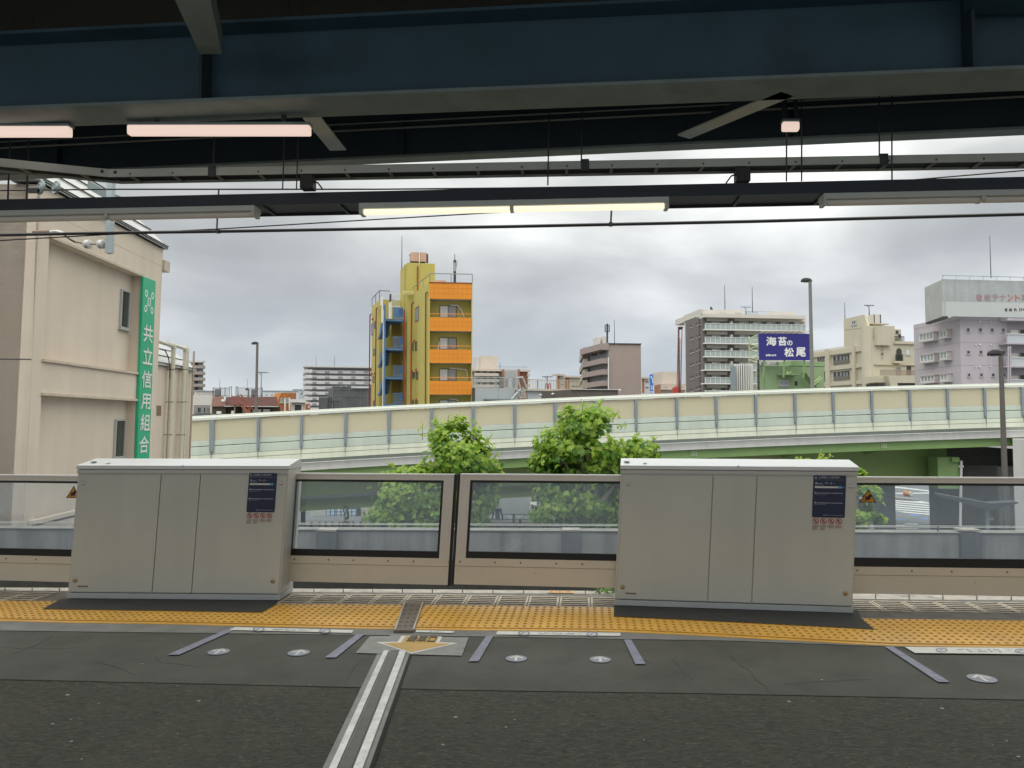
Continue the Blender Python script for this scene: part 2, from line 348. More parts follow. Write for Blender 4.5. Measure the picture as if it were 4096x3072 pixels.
# grates along the edge
proto = None; n = 0
for k in range(-23, 22):
    s0 = k * 0.297 + 0.03
    c = ST(s0 + 0.14, 7.55, 0); uu = 2048 + FPX * c[0] / c[1]
    if not -150 < uu < 4250 or 265 < uu < 1105 or 2470 < uu < 3415: continue
    tA = G(uu, grA(uu), 0.02) @ PB; tB = G(uu, grB(uu), 0.02) @ PB
    if proto is None:
        mb = MB(); d0 = tA - tB; T0 = tB; S0 = s0
        Q = lambda s, t, z: ST(s0 + s, tB + t, z)
        def slab(x0, x1, y0, y1, z0, z1, mi=0): mb.hexa([Q(x0, y0, z0), Q(x1, y0, z0), Q(x1, y1, z0), Q(x0, y1, z0), Q(x0, y0, z1), Q(x1, y0, z1), Q(x1, y1, z1), Q(x0, y1, z1)], mi)
        slab(0.006, 0.288, 0.005, d0 - 0.005, 0.0032, 0.0042, 1)
        for x0, x1 in ((0.004, 0.022), (0.272, 0.290)): slab(x0, x1, 0.004, d0 - 0.004, 0.0042, 0.0105)
        nb = 5
        for j in range(nb + 1):
            y = 0.004 + (d0 - 0.026) * j / nb; slab(0.022, 0.272, y, y + 0.026, 0.0042, 0.0098)
        proto = mb.build('edge_grate', [m_grate, m_pit])
        tag(proto, 'worn pale slotted grate set between yellow paving and platform edge', 'grate', 'slotted grates along the platform edge')
    else:
        copy_tree(proto, ST(s0, tB, 0) - ST(S0, T0, 0))
# expansion joint across the platform
jt = thing('expansion_joint', 'grey cover with two bright metal strips crossing the platform asphalt', 'floor joint', G(1560, 2700, 0))
LO = line([(2412, 1614), (2516, 1578), (2611, 1511), (3072, 1290), (3300, 1180)]); RO = line([(2412, 1692), (2516, 1656), (2611, 1640), (3072, 1476), (3300, 1395)])
def jstrip(mb, f0, f1, v0, v1, z, mi=0, th=0.004):
    vs = np.linspace(v0, v1, 12)
    for a, b in zip(vs[:-1], vs[1:]):
        q = []
        for vv, ff in ((b, f0), (b, f1), (a, f1), (a, f0)):
            q.append(G(LO(vv) + (RO(vv) - LO(vv)) * ff, vv, z))
        mb.loft(q, [p - np.array([0, 0, th]) for p in q], mi)
mb = MB(); jstrip(mb, 0.0, 1.0, 2540, 3300, 0.0095); mb.build('cover_plate', M('pale joint edge', (0.24, 0.235, 0.225), 0.5, 0.3, var=0.25, scale=10), jt)
mb = MB(); jstrip(mb, 0.36, 0.62, 2600, 3300, 0.016); mb.build('centre_cover', m_cover, jt)
for a, b in ((0.14, 0.30), (0.66, 0.86)):
    mb = MB(); jstrip(mb, a, b, 2600, 3300, 0.021, th=0.008); mb.build('metal_strip', m_steelstrip, jt)
mb = MB(); jstrip(mb, 1.0, 1.09, 2612, 3300, 0.0075, th=0.002); mb.build('shadow_strip', m_pit, jt)  # dark strip painted as the shadow line beside the joint
mb = MB(); jstrip(mb, 0.0, 1.0, 2408, 2521, 0.030, th=0.02); mb.build('tactile_cover', M('brown tactile cover', (0.17, 0.135, 0.11), 0.45, 0.2, var=0.2, scale=15), jt)
mb = MB()
for a, b in ((0.0, 0.06), (0.94, 1.0)): jstrip(mb, a, b, 2406, 2516, 0.036, th=0.008)
mb.build('edge_strip', m_steelstrip, jt)
mb = MB()
for i in range(3):
    for j in range(6):
        vv = 2424 + j * 16; c = G(LO(vv) + (RO(vv) - LO(vv)) * (0.2 + 0.3 * i), vv, 0.030); mb.lathe(c, [(0.014, 0), (0.009, 0.006), (0.001, 0.007)], 8)
mb.build('bump', m_cover, jt)
# tape lines
for (p, q, wd), lb in zip((((940, 2510), (693, 2618), 46), ((1443, 2536), (1322, 2629), 44), ((1960, 2542), (1894, 2644), 40), ((2510, 2558), (2562, 2655), 40), ((3556, 2586), (3776, 2727), 46)),
        ('violet grey tape line on asphalt by the cabinet with the green sign behind it', 'violet grey tape line between round arrow sticker and worn amber arrow',
         'violet grey tape line just beyond the worn amber arrow', 'violet grey tape line ending by two round arrow stickers, below big cabinet', 'violet grey tape line beside the lone far round arrow sticker')):
    mb = MB(); hw = wd / 2
    gpoly(mb, [(p[0] - hw * .72, p[1]), (p[0] + hw * .72, p[1]), (q[0] + hw, q[1]), (q[0] - hw, q[1])], 0.0135)
    tag(mb.build('floor_tape', m_tape), lb, 'tape', 'tape lines marking the queues')
# long white stickers with two ring arrows
def longstick(pts, lb, rings=True):
    t = thing('floor_sticker', lb, 'floor sticker', G(*np.mean(pts, 0), 0), 'long white stickers along the yellow paving')
    mb = MB(); gpoly(mb, pts, 0.0155); mb.build('sheet', m_white, t)
    p = np.array(pts, dtype=float)
    at = lambda a, b: (p[0] * (1 - a) + p[1] * a) * (1 - b) + (p[3] * (1 - a) + p[2] * a) * b
    if rings:
        for a in (0.22, 0.77):
            c = at(a, .5); mb = MB(); rr = [(48, 9.5), (38, 6.5)]
            A = [G(c[0] + 24 * math.cos(i * .3927), c[1] + 9 * math.sin(i * .3927), 0.0175) for i in range(16)]
            B = [G(c[0] + 18 * math.cos(i * .3927), c[1] + 6.2 * math.sin(i * .3927), 0.0175) for i in range(16)]
            for i in range(16): mb.face([A[i], A[(i + 1) % 16], B[(i + 1) % 16], B[i]])
            mb.face([G(c[0] - 14, c[1] + 3, .0176), G(c[0] - 9, c[1] + 4.5, .0176), G(c[0] + 6, c[1] - 2, .0176), G(c[0] + 2, c[1] - 4, .0176)])
            mb.build('ring_arrow', m_stickgrey, t)
    mb = MB()
    for i in range(15):
        if i % 5 == 4: continue
        a = 0.34 + 0.021 * i
        for b0, b1 in ((0.3, 0.45), (0.58, 0.72)):
            if rng.random() < .75: mb.face([G(*at(a, b1), .0175), G(*at(a + .014, b1), .0175), G(*at(a + .014, b0), .0175), G(*at(a, b0), .0175)])
    mb.build('print', m_stickgrey, t)
rng = random.Random(3)
longstick([(940, 2508), (1414, 2520), (1408, 2531), (918, 2519)], 'long white sticker with two ring arrows by the tape line before the metal joint')
longstick([(1990, 2524), (2482, 2531), (2482, 2543), (1984, 2537)], 'long white sticker with ring arrows ending at the large middle cabinet')
longstick([(3619, 2587), (4200, 2592), (4230, 2617), (3660, 2611)], 'long white sticker with faded rings below the bright yellow paving at the frame edge')
longstick([(1664, 2520), (1818, 2524), (1814, 2531), (1664, 2528)], 'short white sticker between the metal joint and the yellow paving', False)
# round arrow stickers
for (cx, cy, rx, ry, tilt), lb in zip(((875, 2607, 42, 12.5, 30), (1195, 2611, 43, 13, 22), (2065, 2634, 42, 14, -4), (2401, 2638, 42, 13.5, -6), (3928, 2714, 53, 16, -38)),
        ('round white arrow sticker next to the first violet tape line', 'round white arrow sticker midway between two violet tape lines', 'round white arrow sticker just past the tape by the amber arrow',
         'round white arrow sticker closest to the tape below the large cabinet', 'worn round white arrow sticker alone beyond the last tape line')):
    t = thing('arrow_sticker', lb, 'floor sticker', G(cx, cy, 0), 'round arrow stickers on the asphalt')
    c = G(cx, cy, 0.0085); rad = abs(G(cx + rx, cy, 0)[0] - G(cx - rx, cy, 0)[0]) / 2
    mb = MB(); mb.disc(c, (1, 0, 0), (0, 1, 0), rad, rad, (0, 0, 1), 0.002, 28); mb.build('disc', M('sticker blue grey', (0.27, 0.29, 0.35), 0.5, var=0.15, scale=12), t)
    d = PB; e2 = PA; mb = MB(); z = 0.0125
    Q = lambda a, b: c + d * a * rad + e2 * b * rad + np.array([0, 0, z - 0.0085])
    mb.face([Q(-.8, -.14), Q(-.8, .14), Q(.35, .14), Q(.35, -.14)])
    mb.face([Q(.82, 0), Q(.12, -.72), Q(-.12, -.52), Q(.48, 0)]); mb.face([Q(.82, 0), Q(.48, 0), Q(-.12, .52), Q(.12, .72)])
    mb.build('arrow', m_white, t)
# big amber arrow on its film
t = thing('exit_arrow_sticker', 'worn pale floor film with an amber arrow across the metal joint', 'floor sticker', G(1660, 2580, 0))
mb = MB(); gpoly(mb, [(1480, 2544), (1875, 2549), (1847, 2622), (1423, 2611)], 0.0116, 0.002); mb.build('film', m_film, t)
mb = MB()
for pts, z in (([(1606, 2543), (1770, 2546), (1757, 2568), (1833, 2572), (1646, 2614), (1504, 2568), (1590, 2567)], 0.0130),):
    mb.face([G(u, v, z) for u, v in pts][::-1])
mb.build('arrow_border', m_white, t)
mb = MB(); mb.face([G(u, v, 0.0145) for u, v in [(1622, 2545), (1754, 2548), (1740, 2571), (1806, 2574), (1645, 2608), (1532, 2572), (1606, 2570)]][::-1]); mb.build('arrow', m_amber, t)
o = G(1622, 2566, 0.016); text('lettering', '乗車口', m_print, t, o, PA, PB, (G(1738, 2566, 0.016) - o) @ PA, 0.17, 0.0, 0.01)
# specks of chewing gum
mb = MB(); rr = random.Random(11)
for i in range(26):
    u, v = rr.uniform(-100, 4150), rr.uniform(2650, 3040); c = G(u, v, 0.0055 if v < 2740 else 0.001); q = rr.uniform(.003, .010)
    mb.disc(c, (1, 0, 0), (0, 1, 0), q * rr.uniform(1, 1.6), q, (0, 0, 1), 0.0015, 8)
struct(mb.build('gum_specks', M('gum speck', (0.35, 0.35, 0.33), 0.6, var=0.2)), kind='stuff')
# cracks in the smooth asphalt
mb = MB(); rr = random.Random(5)
def crack(pts, wd=0.0024):
    q = []
    for (u0, v0), (u1, v1) in zip(pts[:-1], pts[1:]):
        for k in range(5):
            f = k / 5; q.append(G(u0 + (u1 - u0) * f + rr.uniform(-7, 7), v0 + (v1 - v0) * f + rr.uniform(-2, 2), 0.0052))
    q.append(G(*pts[-1], 0.0052))
    for a, b in zip(q[:-1], q[1:]): mb.bar(a, b, wd * rr.uniform(.5, 1.4), 0.0006)
for pts in ([(2915, 2620), (3000, 2690), (3050, 2740), (3095, 2778)], [(3140, 2738), (3300, 2725), (3480, 2718)], [(0, 2590), (180, 2596), (340, 2592)], [(380, 2648), (430, 2658), (540, 2700)],
            [(620, 2625), (640, 2650), (760, 2662), (785, 2672)], [(1430, 2650), (1400, 2690), (1380, 2740)], [(2690, 2640), (2740, 2690), (2770, 2720)], [(2490, 2600), (2620, 2660)], [(60, 2610), (150, 2580), (210, 2545)]): crack(pts)
struct(mb.build('platform_crack', M('crack', (.035, .034, .03), .9)))
# small orange lettered plate on the edge paving
t = thing('edge_plate', 'small orange lettered plate on the edge paving by the weeds', 'plate', G(2240, 2367, 0))
mb = MB(); gpoly(mb, [(2192, 2362), (2296, 2363), (2294, 2372), (2188, 2371)], 0.013, 0.005); mb.build('plate', M('cream plate', (0.55, 0.42, 0.22), 0.5), t)
mb = MB()
for a, b in ((2198, 2212), (2222, 2230), (2234, 2243), (2247, 2254), (2262, 2284)): mb.face([G(a, 2369, .0145), G(b, 2369, .0145), G(b, 2364.5, .0145), G(a, 2364.5, .0145)])
mb.build('print', M('orange print', (0.5, 0.12, 0.02), 0.5), t)

# ================================================================== gate cabinets
m_cab = M('cabinet light grey', (0.515, 0.525, 0.475), 0.38, 0.0, var=0.05, scale=1.6, spec=0.5, streak=0.06, dirt=(0.42, 0.425, 0.375), dirt_lo=0.64, dirt_scale=2.4)
m_cabedge = M('cabinet rim', (0.50, 0.50, 0.475), 0.38, 0.1, var=0.04, scale=2)
m_cap = M('cabinet cap', (0.62, 0.63, 0.64), 0.33, 0.15, var=0.03, scale=2, spec=0.55)
m_plinth = M('cabinet plinth', (0.44, 0.46, 0.465), 0.42, 0.15, var=0.06, scale=4)
m_navy = M('navy board', (0.010, 0.018, 0.055), 0.35, var=0.1, scale=3)
m_bar1 = M('board print', (0.28, 0.29, 0.36), 0.5, var=0.3, scale=25)
m_bar2 = M('board pale bar', (0.66, 0.63, 0.60), 0.5, var=0.05)
m_bluebit = M('board blue arrow', (0.10, 0.32, 0.55), 0.5, var=0.05)
m_paper = M('pale sticker sheet', (0.52, 0.50, 0.45), 0.5, var=0.05)
m_redring = M('prohibition ring', (0.36, 0.09, 0.09), 0.5, var=0.1)
m_black = M('black', (0.008, 0.008, 0.009), 0.4, var=0.0)
m_brass = M('brass lock', (0.34, 0.24, 0.12), 0.35, 0.6, var=0.1)
m_chrome = M('steel lock', (0.45, 0.45, 0.44), 0.35, 0.6, var=0.1)
m_small = M('fine print', (0.16, 0.12, 0.10), 0.6, var=0.2)
def cabinet(pl, pr, vtl, vtr, seams, board, locks, lb, capknob, depth=0.40):
    a, b = G(*pl, .02), G(*pr, .02)
    sh_ = np.array([SH * (HC - .02), 0, 0]); f = Face(a + sh_, b + sh_, SH); Lc = f.len
    # box footprint: h 0..Lc, o 0..-depth
    zt = f.px(*vtl)[1]
    t = thing('gate_cabinet', lb, 'gate cabinet', (a + b) / 2 - f.n * depth / 2, 'grey screen door cabinets on the platform')
    m = MB(); f.bm(m, 0, Lc, 0.075, zt - 0.035, -depth, -0.012); m.build('body', m_cabedge, t, bevel=0.004)
    m = MB(); f.bm(m, -0.004, Lc + 0.004, 0.02, 0.072, -depth, 0.002); m.build('plinth', m_plinth, t, bevel=0.004)
    # cap: front lip, slope up to the back, chamfered back edge
    pr_ = [(-0.0, zt - 0.033), (0.014, zt - 0.033), (0.014, zt + 0.002), (-0.028, zt + 0.012), (-depth + 0.09, zt + 0.055), (-depth - 0.004, zt + 0.015), (-depth - 0.004, zt - 0.033)]
    m = MB(); m.loft([f.pt(-0.006, z, o) for o, z in pr_], [f.pt(Lc + 0.006, z, o) for o, z in pr_]); m.build('cap', m_cap, t, bevel=0.003)
    lipm = MB(); f.bm(lipm, 0.0, Lc, zt - 0.075, zt - 0.040, -0.012, 0.006); lipm.build('lip', m_cabedge, t, bevel=0.002)
    hs = [0.02] + [Lc * s for s in seams] + [Lc - 0.012]
    for i in range(3):
        m = MB(); f.bm(m, hs[i] + 0.004, hs[i + 1] - 0.004, 0.083, zt - 0.088, -0.02, 0.004); m.build('front_panel', m_cab, t, bevel=0.003)
    for u, v, k in locks:
        h, z = f.px(u, v); m = MB()
        m.lathe(f.pt(h, z, 0.004), [(0.0215, 0), (0.0215, 0.006), (0.012, 0.010), (0.001, 0.010)], 14, f.n); l = m.build('lock', m_brass if k else m_chrome, t)
        m = MB(); f.bm(m, h - .011, h + .011, z - .003, z + .003, .0105, .0125); m.build('key_slot', m_small, l)
    # board
    q = [f.px(u, v) for u, v in board]
    h0, h1 = (q[0][0] + q[3][0]) / 2, (q[1][0] + q[2][0]) / 2; z1, z0 = (q[0][1] + q[1][1]) / 2, (q[2][1] + q[3][1]) / 2
    W, H = h1 - h0, z1 - z0; r = 0.012
    out = [(h0 + r, z0), (h1 - r, z0), (h1 - r * .3, z0 + r * .3), (h1, z0 + r), (h1, z1 - r), (h1 - r * .3, z1 - r * .3), (h1 - r, z1), (h0 + r, z1), (h0 + r * .3, z1 - r * .3), (h0, z1 - r), (h0, z0 + r), (h0 + r * .3, z0 + r * .3)]
    m = MB(); f.polym(m, out, 0.004, 0.009); bd = m.build('notice_board', m_navy, t)
    B = lambda m, x0, x1, y0, y1, mi=0, o=0.0105: f.bm(m, h0 + W * x0, h0 + W * x1, z1 - H * y1, z1 - H * y0, 0.009, o, mi)
    m = MB()
    for x0, x1, y0, y1 in ((.04, .10, .035, .085), (.15, .22, .04, .052), (.22, .40, .03, .055), (.43, .50, .038, .05), (.52, .62, .03, .052), (.64, .80, .032, .055), (.14, .78, .07, .078), (.02, .97, .108, .111),
                           (.06, .12, .165, .212), (.13, .28, .19, .206), (.36, .42, .165, .19), (.43, .48, .19, .206), (.53, .57, .165, .212), (.60, .68, .195, .203), (.05, .33, .228, .236),
                           (.05, .11, .395, .44), (.13, .52, .412, .432), (.54, .92, .415, .433), (.05, .42, .46, .466),
                           (.05, .11, .63, .672), (.13, .50, .645, .665), (.52, .92, .648, .665), (.05, .40, .69, .696), (.33, .50, .935, .947), (.52, .94, .938, .947)): B(m, x0, x1, y0, y1)
    m.build('print', m_bar1, bd)
    m = MB(); B(m, .05, .78, .262, .303); m.build('pale_bar', m_bar2, bd)
    m = MB(); B(m, .76, .88, .258, .308); B(m, .88, .95, .276, .290); m.build('blue_tip', m_bluebit, bd)
    # prohibition stickers
    zs = z0 - 0.004; hs_ = 0.115 * (H / 0.40)
    m = MB(); f.bm(m, h0 + W * .02, h0 + W * .98, zs - hs_, zs, 0.004, 0.0055); sh = m.build('sticker_sheet', m_paper, t)
    for i in range(4):
        cx = h0 + W * (.12 + .235 * i); cz = zs - W * .105; rad = W * .10
        m = MB()
        A = [f.pt(cx + rad * math.cos(k * .31416), cz + rad * math.sin(k * .31416), .0068) for k in range(20)]; Bq = [f.pt(cx + rad * .74 * math.cos(k * .31416), cz + rad * .74 * math.sin(k * .31416), .0068) for k in range(20)]
        for k in range(20): m.face([A[k], A[(k + 1) % 20], Bq[(k + 1) % 20], Bq[k]])
        s2 = rad * .62; m.face([f.pt(cx - s2 - .004, cz + s2 - .004, .0072), f.pt(cx + s2 - .004, cz - s2 - .004, .0072), f.pt(cx + s2 + .004, cz - s2 + .004, .0072), f.pt(cx - s2 + .004, cz + s2 + .004, .0072)])
        m.build('prohibition_mark', m_redring, sh)
        m = MB(); f.bm(m, cx - rad * .28, cx + rad * .2, cz - rad * .45, cz + rad * .5, .0055, .0063)
        for k in range(5 if i < 2 else 3): f.bm(m, cx - rad, cx + rad * (1.05 - .12 * k - .1 * (k > 2)), cz - rad * (1.45 + .33 * k), cz - rad * (1.30 + .33 * k), .0055, .0062)
        m.build('print', m_small, sh)
    h, z = f.px(*capknob); m = MB(); m.lathe(f.pt(h, zt + 0.028, -0.10), [(.028, 0), (.026, .01), (.014, .016), (.001, .017)], 14); m.build('cap_knob', m_chrome, t)
    m = MB(); h2 = h + 0.17; m.lathe(f.pt(h2, zt + 0.022, -0.06), [(.022, 0), (.018, .004), (.001, .005)], 12); m.build('cap_plug', m_bar2, t)
    m = MB(); f.bm(m, h + .02, h + .34, zt + .012, zt + .014, -.05, -.048); m.build('cap_seam', m_small, t)
    h, z = f.px(pl[0] + 45, pl[1] - 45); m = MB(); f.bm(m, h, h + .10, z, z + .014, .004, .006); m.build('name_plate', m_small, t)
    return f, t
cabL, _ = cabinet((267, 2393), (1117, 2401), (315, 1862), (1161, 1862), (.402, .588), [(997, 1892), (1111, 1892), (1098, 2049), (988, 2049)],
    [(334, 1933, 0), (1125, 1932, 0), (301, 2321, 1), (1092, 2324, 1), (733, 1869, 0)], 'light grey gate cabinet in front of the cream building with green sign', (352, 1848))
cabR, _ = cabinet((2456, 2421), (3411, 2452), (2486, 1862), (3441, 1864), (.400, .585), [(3254, 1900), (3385, 1902), (3377, 2071), (3247, 2069)],
    [(2513, 1936, 0), (3403, 1945, 0), (2490, 2347, 1), (3381, 2373, 1), (2953, 1871, 0)], 'light grey gate cabinet in front of the expressway, under the white road lamp', (2508, 1846))

# ================================================================== gate leaves
m_frame = M('gate aluminium', (0.60, 0.56, 0.50), 0.36, 0.25, var=0.05, scale=2, spec=0.5)
m_lower = M('gate lower panel', (0.62, 0.565, 0.465), 0.42, 0.15, var=0.06, scale=1.5, dirt=(0.46, 0.39, 0.30), dirt_lo=0.66, dirt_scale=6)
m_rail = M('gate top rail', (0.80, 0.79, 0.77), 0.3, 0.3, var=0.05, scale=3)  # whitened to paint the highlight line along the gate tops
m_glass = glass_mat('gate glass', (0.95, 0.97, 0.98), (0.52, 0.60, 0.70), 0.13)
m_bolt = M('gate bolt', (0.22, 0.19, 0.15), 0.5, 0.4, var=0.1)
m_sign_o = M('warning orange', (0.62, 0.25, 0.02), 0.45, var=0.08)
def gate(f, u0, u1, vt, vg0, vg1, vgb, vb, lb, gl=None, gr=None, stile=(True, True), tri=None, bolts=(), rubber=None):
    """vt top, vg0 glass top, vg1 glass bottom, vgb bottom of black border, vb foot of the leaf"""
    um = (u0 + u1) / 2
    h0 = f.px(u0, 2110)[0]; h1 = f.px(u1, 2110)[0]; Z = lambda v: f.px(um, v)[1]
    zt, zg0, zg1, zgb, zb = Z(vt), Z(vg0), Z(vg1), Z(vgb), Z(vb)
    t = thing('gate_leaf', lb, 'gate leaf', f.pt((h0 + h1) / 2, 0, 0), 'glazed gate leaves between the cabinets')
    s0 = h0 + (0.10 if stile[0] else 0.0); s1 = h1 - (0.10 if stile[1] else 0.0)
    m = MB(); f.bm(m, h0, h1, zt - 0.014, zt, -0.05, 0.004); m.build('top_rail', m_rail, t, bevel=0.002)
    zbar = zg0 + 0.022
    m = MB(); f.bm(m, h0, h1, zbar, zt - 0.015, -0.045, 0.0)
    if stile[0]: f.bm(m, h0, s0, zgb, zbar - .0005, -0.045, 0.0)
    if stile[1]: f.bm(m, s1, h1, zgb, zbar - .0005, -0.045, 0.0)
    m.build('frame', m_frame, t)
    m = MB(); f.bm(m, h0, h1, zgb - 0.075, zgb - .0005, -0.045, 0.002); f.bm(m, h0, h1, zb, zgb - 0.079, -0.045, 0.0); lo = m.build('lower_panel', m_lower, t)
    for i in range(6):
        hh = h0 + (h1 - h0) * (0.03 + 0.188 * i + (0.03 if i % 2 else 0)); m = MB()
        m.lathe(f.pt(hh, zgb - 0.035, 0.002), [(.010, 0), (.008, .003), (.001, .0035)], 10, f.n); m.build('bolt', m_bolt, lo)
    for hh, zz in ((0.5, .13), (0.5, .25), (.98, .11), (.02, .11)):
        m = MB(); m.lathe(f.pt(h0 + (h1 - h0) * hh, zgb - zz, 0.0), [(.005, 0), (.004, .002), (.001, .0025)], 8, f.n); m.build('bolt', m_bolt, lo)
    m = MB(); f.bm(m, s0, s1, zg1 - .0, zg0, -0.024, -0.018); m.build('glass', m_glass, t)
    m = MB(); bw = 0.022
    f.bm(m, s0, s1, zg0, zbar - .0005, -0.03, -0.003); f.bm(m, s0, s1, zgb, zg1, -0.03, -0.003)
    if stile[0]: f.bm(m, s0, s0 + bw, zg1, zg0, -0.03, -0.003)
    if stile[1]: f.bm(m, s1 - bw, s1, zg1, zg0, -0.03, -0.003)
    m.build('glass_border', m_black, t)
    if rubber:
        m = MB(); a, b = rubber; f.bm(m, (h1 if b > 0 else h0 - .026), (h1 + .026 if b > 0 else h0), zb - .01, zt - 0.004, -0.04, -0.005); m.build('rubber_edge', m_black, t)
    if tri:
        uc, v0, v1 = tri; h, z1 = f.px(uc, v0); z0 = f.px(uc, v1)[1]; wd = (z1 - z0) * .60
        m = MB(); f.polym(m, [(h - wd, z0), (h + wd, z0), (h, z1)], -0.0175, -0.0165); w_ = m.build('warning_sign', m_black, t)
        m = MB(); k = .82; cz = z0 + (z1 - z0) * .36; f.polym(m, [(h - wd * k, cz + (z0 - cz) * k), (h + wd * k, cz + (z0 - cz) * k), (h, cz + (z1 - cz) * k)], -0.0165, -0.0155); m.build('sign_face', m_sign_o, w_)
        m = MB(); hh = z1 - z0; f.bm(m, h - .02 * hh / .1, h + .30 * hh * .6, z0 + .2 * hh, z0 + .46 * hh, -0.0155, -0.0148)
        f.polym(m, [(h + .0 * hh, z0 + .46 * hh), (h + .28 * hh, z0 + .40 * hh), (h + .30 * hh, z0 + .52 * hh), (h + .06 * hh, z0 + .62 * hh)], -0.0155, -0.0148)
        for k in range(3): f.bm(m, h - .34 * hh + .07 * hh * k, h - .05 * hh, z0 + (.14 + .09 * k) * hh, z0 + (.17 + .09 * k) * hh, -0.0155, -0.0148)
        m.build('sign_print', m_black, w_)
    return t
FG = Face.by(1140, 7.90, 2460, 7.53, SH); FGl = Face.by(0, 8.19, 290, 8.09, SH); FGr = Face.by(3440, 7.40, 4096, 7.30, SH)
g1 = gate(FG, 1168, 1804, 1894, 1928, 2201, 2228, 2333, 'glazed gate leaf meeting its twin, nearer to the cream building, with leaves behind', stile=(False, True), rubber=(0, 1))
g2 = gate(FG, 1829, 2482, 1897, 1932, 2211, 2238, 2345, 'glazed gate leaf meeting its twin, running into the middle cabinet', stile=(True, False), rubber=(0, -1))
m = MB(); f = FG; h0 = f.px(1166, 2110)[0]
f.bm(m, h0 - .012, h0 + .012, f.px(1160, 2320)[1], f.px(1160, 1902)[1], -.05, -.002); m.build('rubber_edge', m_black, g1)
g3 = gate(FGl, -420, 320, 1898, 1930, 2192, 2219, 2320, 'glazed gate panel in front of the blank cream wall', stile=(False, False), tri=(291, 1943, 1993))
g4 = gate(FGr, 3405, 4420, 1909, 1943, 2236, 2272, 2381, 'glazed gate panel in front of the crosswalk and dark concrete piers', stile=(False, False), tri=(3476, 1957, 2011))
# white end posts seen through the glass edge
m = MB(); f = FG.off(-.12); f.box(m, 1170, 1188, 1925, 2203, -.03, .03); tag(m.build('gate_post', M('pale post', (0.7, 0.7, 0.68), 0.4, var=.04)), 'pale upright post behind the glass beside the cabinet edge', 'post')
# ================================================================== overhead steel and lamps
m_gird = M('dark blue girder paint', (0.045, 0.095, 0.135), 0.5, var=0.18, scale=1.5, spec=0.4, dirt=(0.035, 0.06, 0.08), dirt_lo=0.55, dirt_scale=1.2)
m_gird2 = M('navy girder paint', (0.030, 0.048, 0.062), 0.5, var=0.2, scale=1.5, spec=0.4)
m_flange = M('grey green flange paint', (0.195, 0.25, 0.25), 0.5, var=0.2, scale=3, dirt=(0.135, 0.165, 0.165), dirt_lo=0.58, dirt_scale=2.5)
m_brace = M('pale grey green brace', (0.55, 0.58, 0.54), 0.5, var=0.15, scale=3)
m_tray = M('grey green tray', (0.46, 0.48, 0.44), 0.5, 0.2, var=0.12, scale=4, dirt=(0.32, 0.33, 0.31), dirt_lo=0.6, dirt_scale=3)
m_traybot = M('tray cables', (0.035, 0.037, 0.036), 0.6, var=0.2, scale=5)
m_rung = M('tray rung', (0.42, 0.38, 0.31), 0.5, 0.2, var=0.1)
m_tray2 = M('navy tray', (0.032, 0.04, 0.052), 0.5, 0.1, var=0.15, scale=4)
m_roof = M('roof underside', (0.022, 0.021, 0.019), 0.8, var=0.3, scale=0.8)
m_rod = M('hanger steel', (0.06, 0.065, 0.07), 0.5, 0.5, var=0.1)
m_lamph = M('lamp housing', (0.55, 0.58, 0.55), 0.4, var=0.05, scale=4)
m_lampoff = M('unlit tube cover', (0.72, 0.68, 0.62), 0.35, var=0.04, scale=4)
m_tube = M('lit tube', (0.8, 0.78, 0.7), 0.4, var=0, emit=(1.0, 0.90, 0.66), es=0.95)
m_pink = M('pink tube reflection', (0.5, 0.42, 0.38), 0.4, var=0, emit=(0.80, 0.61, 0.52), es=0.95)  # glows to imitate tube reflections in the train window
m_cable = M('black cable', (0.010, 0.010, 0.011), 0.5, var=0.1)
F1, F1b, F1w = PT(5.0), PT(5.34), PT(5.17)
zf = F1.px(2048, 356)[1]; zw1 = F1w.px(2048, 88)[1]
S0, S1 = -16, 16
# roof over the platform
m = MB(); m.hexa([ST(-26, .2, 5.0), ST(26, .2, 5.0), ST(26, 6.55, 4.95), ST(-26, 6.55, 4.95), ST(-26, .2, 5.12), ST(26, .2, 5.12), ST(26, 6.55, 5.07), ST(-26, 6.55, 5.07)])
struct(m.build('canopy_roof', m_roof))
g = thing('steel_girder', 'deep dark blue steel girder spanning overhead with grey green lower flange', 'girder', ST(0, 5.17, zf))
m = MB(); F1w.bm(m, S0, S1, zf + .022, zw1, -.008, .008); m.build('web', m_gird, g)
m = MB(); PT(5.17).bm(m, S0, S1, zf, zf + .022, -.17, .17); m.build('lower_flange', m_flange, g)
m = MB(); PT(5.17).bm(m, S0, S1, zw1, zw1 + .022, -.17, .17); m.build('upper_flange', m_gird, g)
for u0, u1 in ((838, 872), (3846, 3888)):
    m = MB(); h0 = F1w.px(u0, 300)[0]; h1 = F1w.px(u1, 300)[0]; F1w.bm(m, h0, h0 + .02, zf + .022, zw1, .008, .15); m.build('stiffener', m_gird2, g)
# splice rods: the two thin lit edges on the web
# cross beams towards the viewer
def zbeam(name, quad, z, h, mat, lb, cat='beam', group='cross beams under the canopy'):
    A = [G(u, v, z) for u, v in quad]; m = MB(); m.loft([p + np.array([0, 0, h]) for p in A], A); return tag(m.build(name, mat), lb, cat, group)
zbeam('cross_beam', [(800, 217), (888, 217), (795, -215), (600, -215)], zf + .25, .16, m_flange, 'short grey cross beam meeting the dark blue girder above the pink reflections')
zbeam('cross_beam', [(3856, 58), (4180, 58), (4330, -260), (4050, -260)], zf + .40, .16, m_gird, 'dark cross beam meeting the girder by its last stiffener')
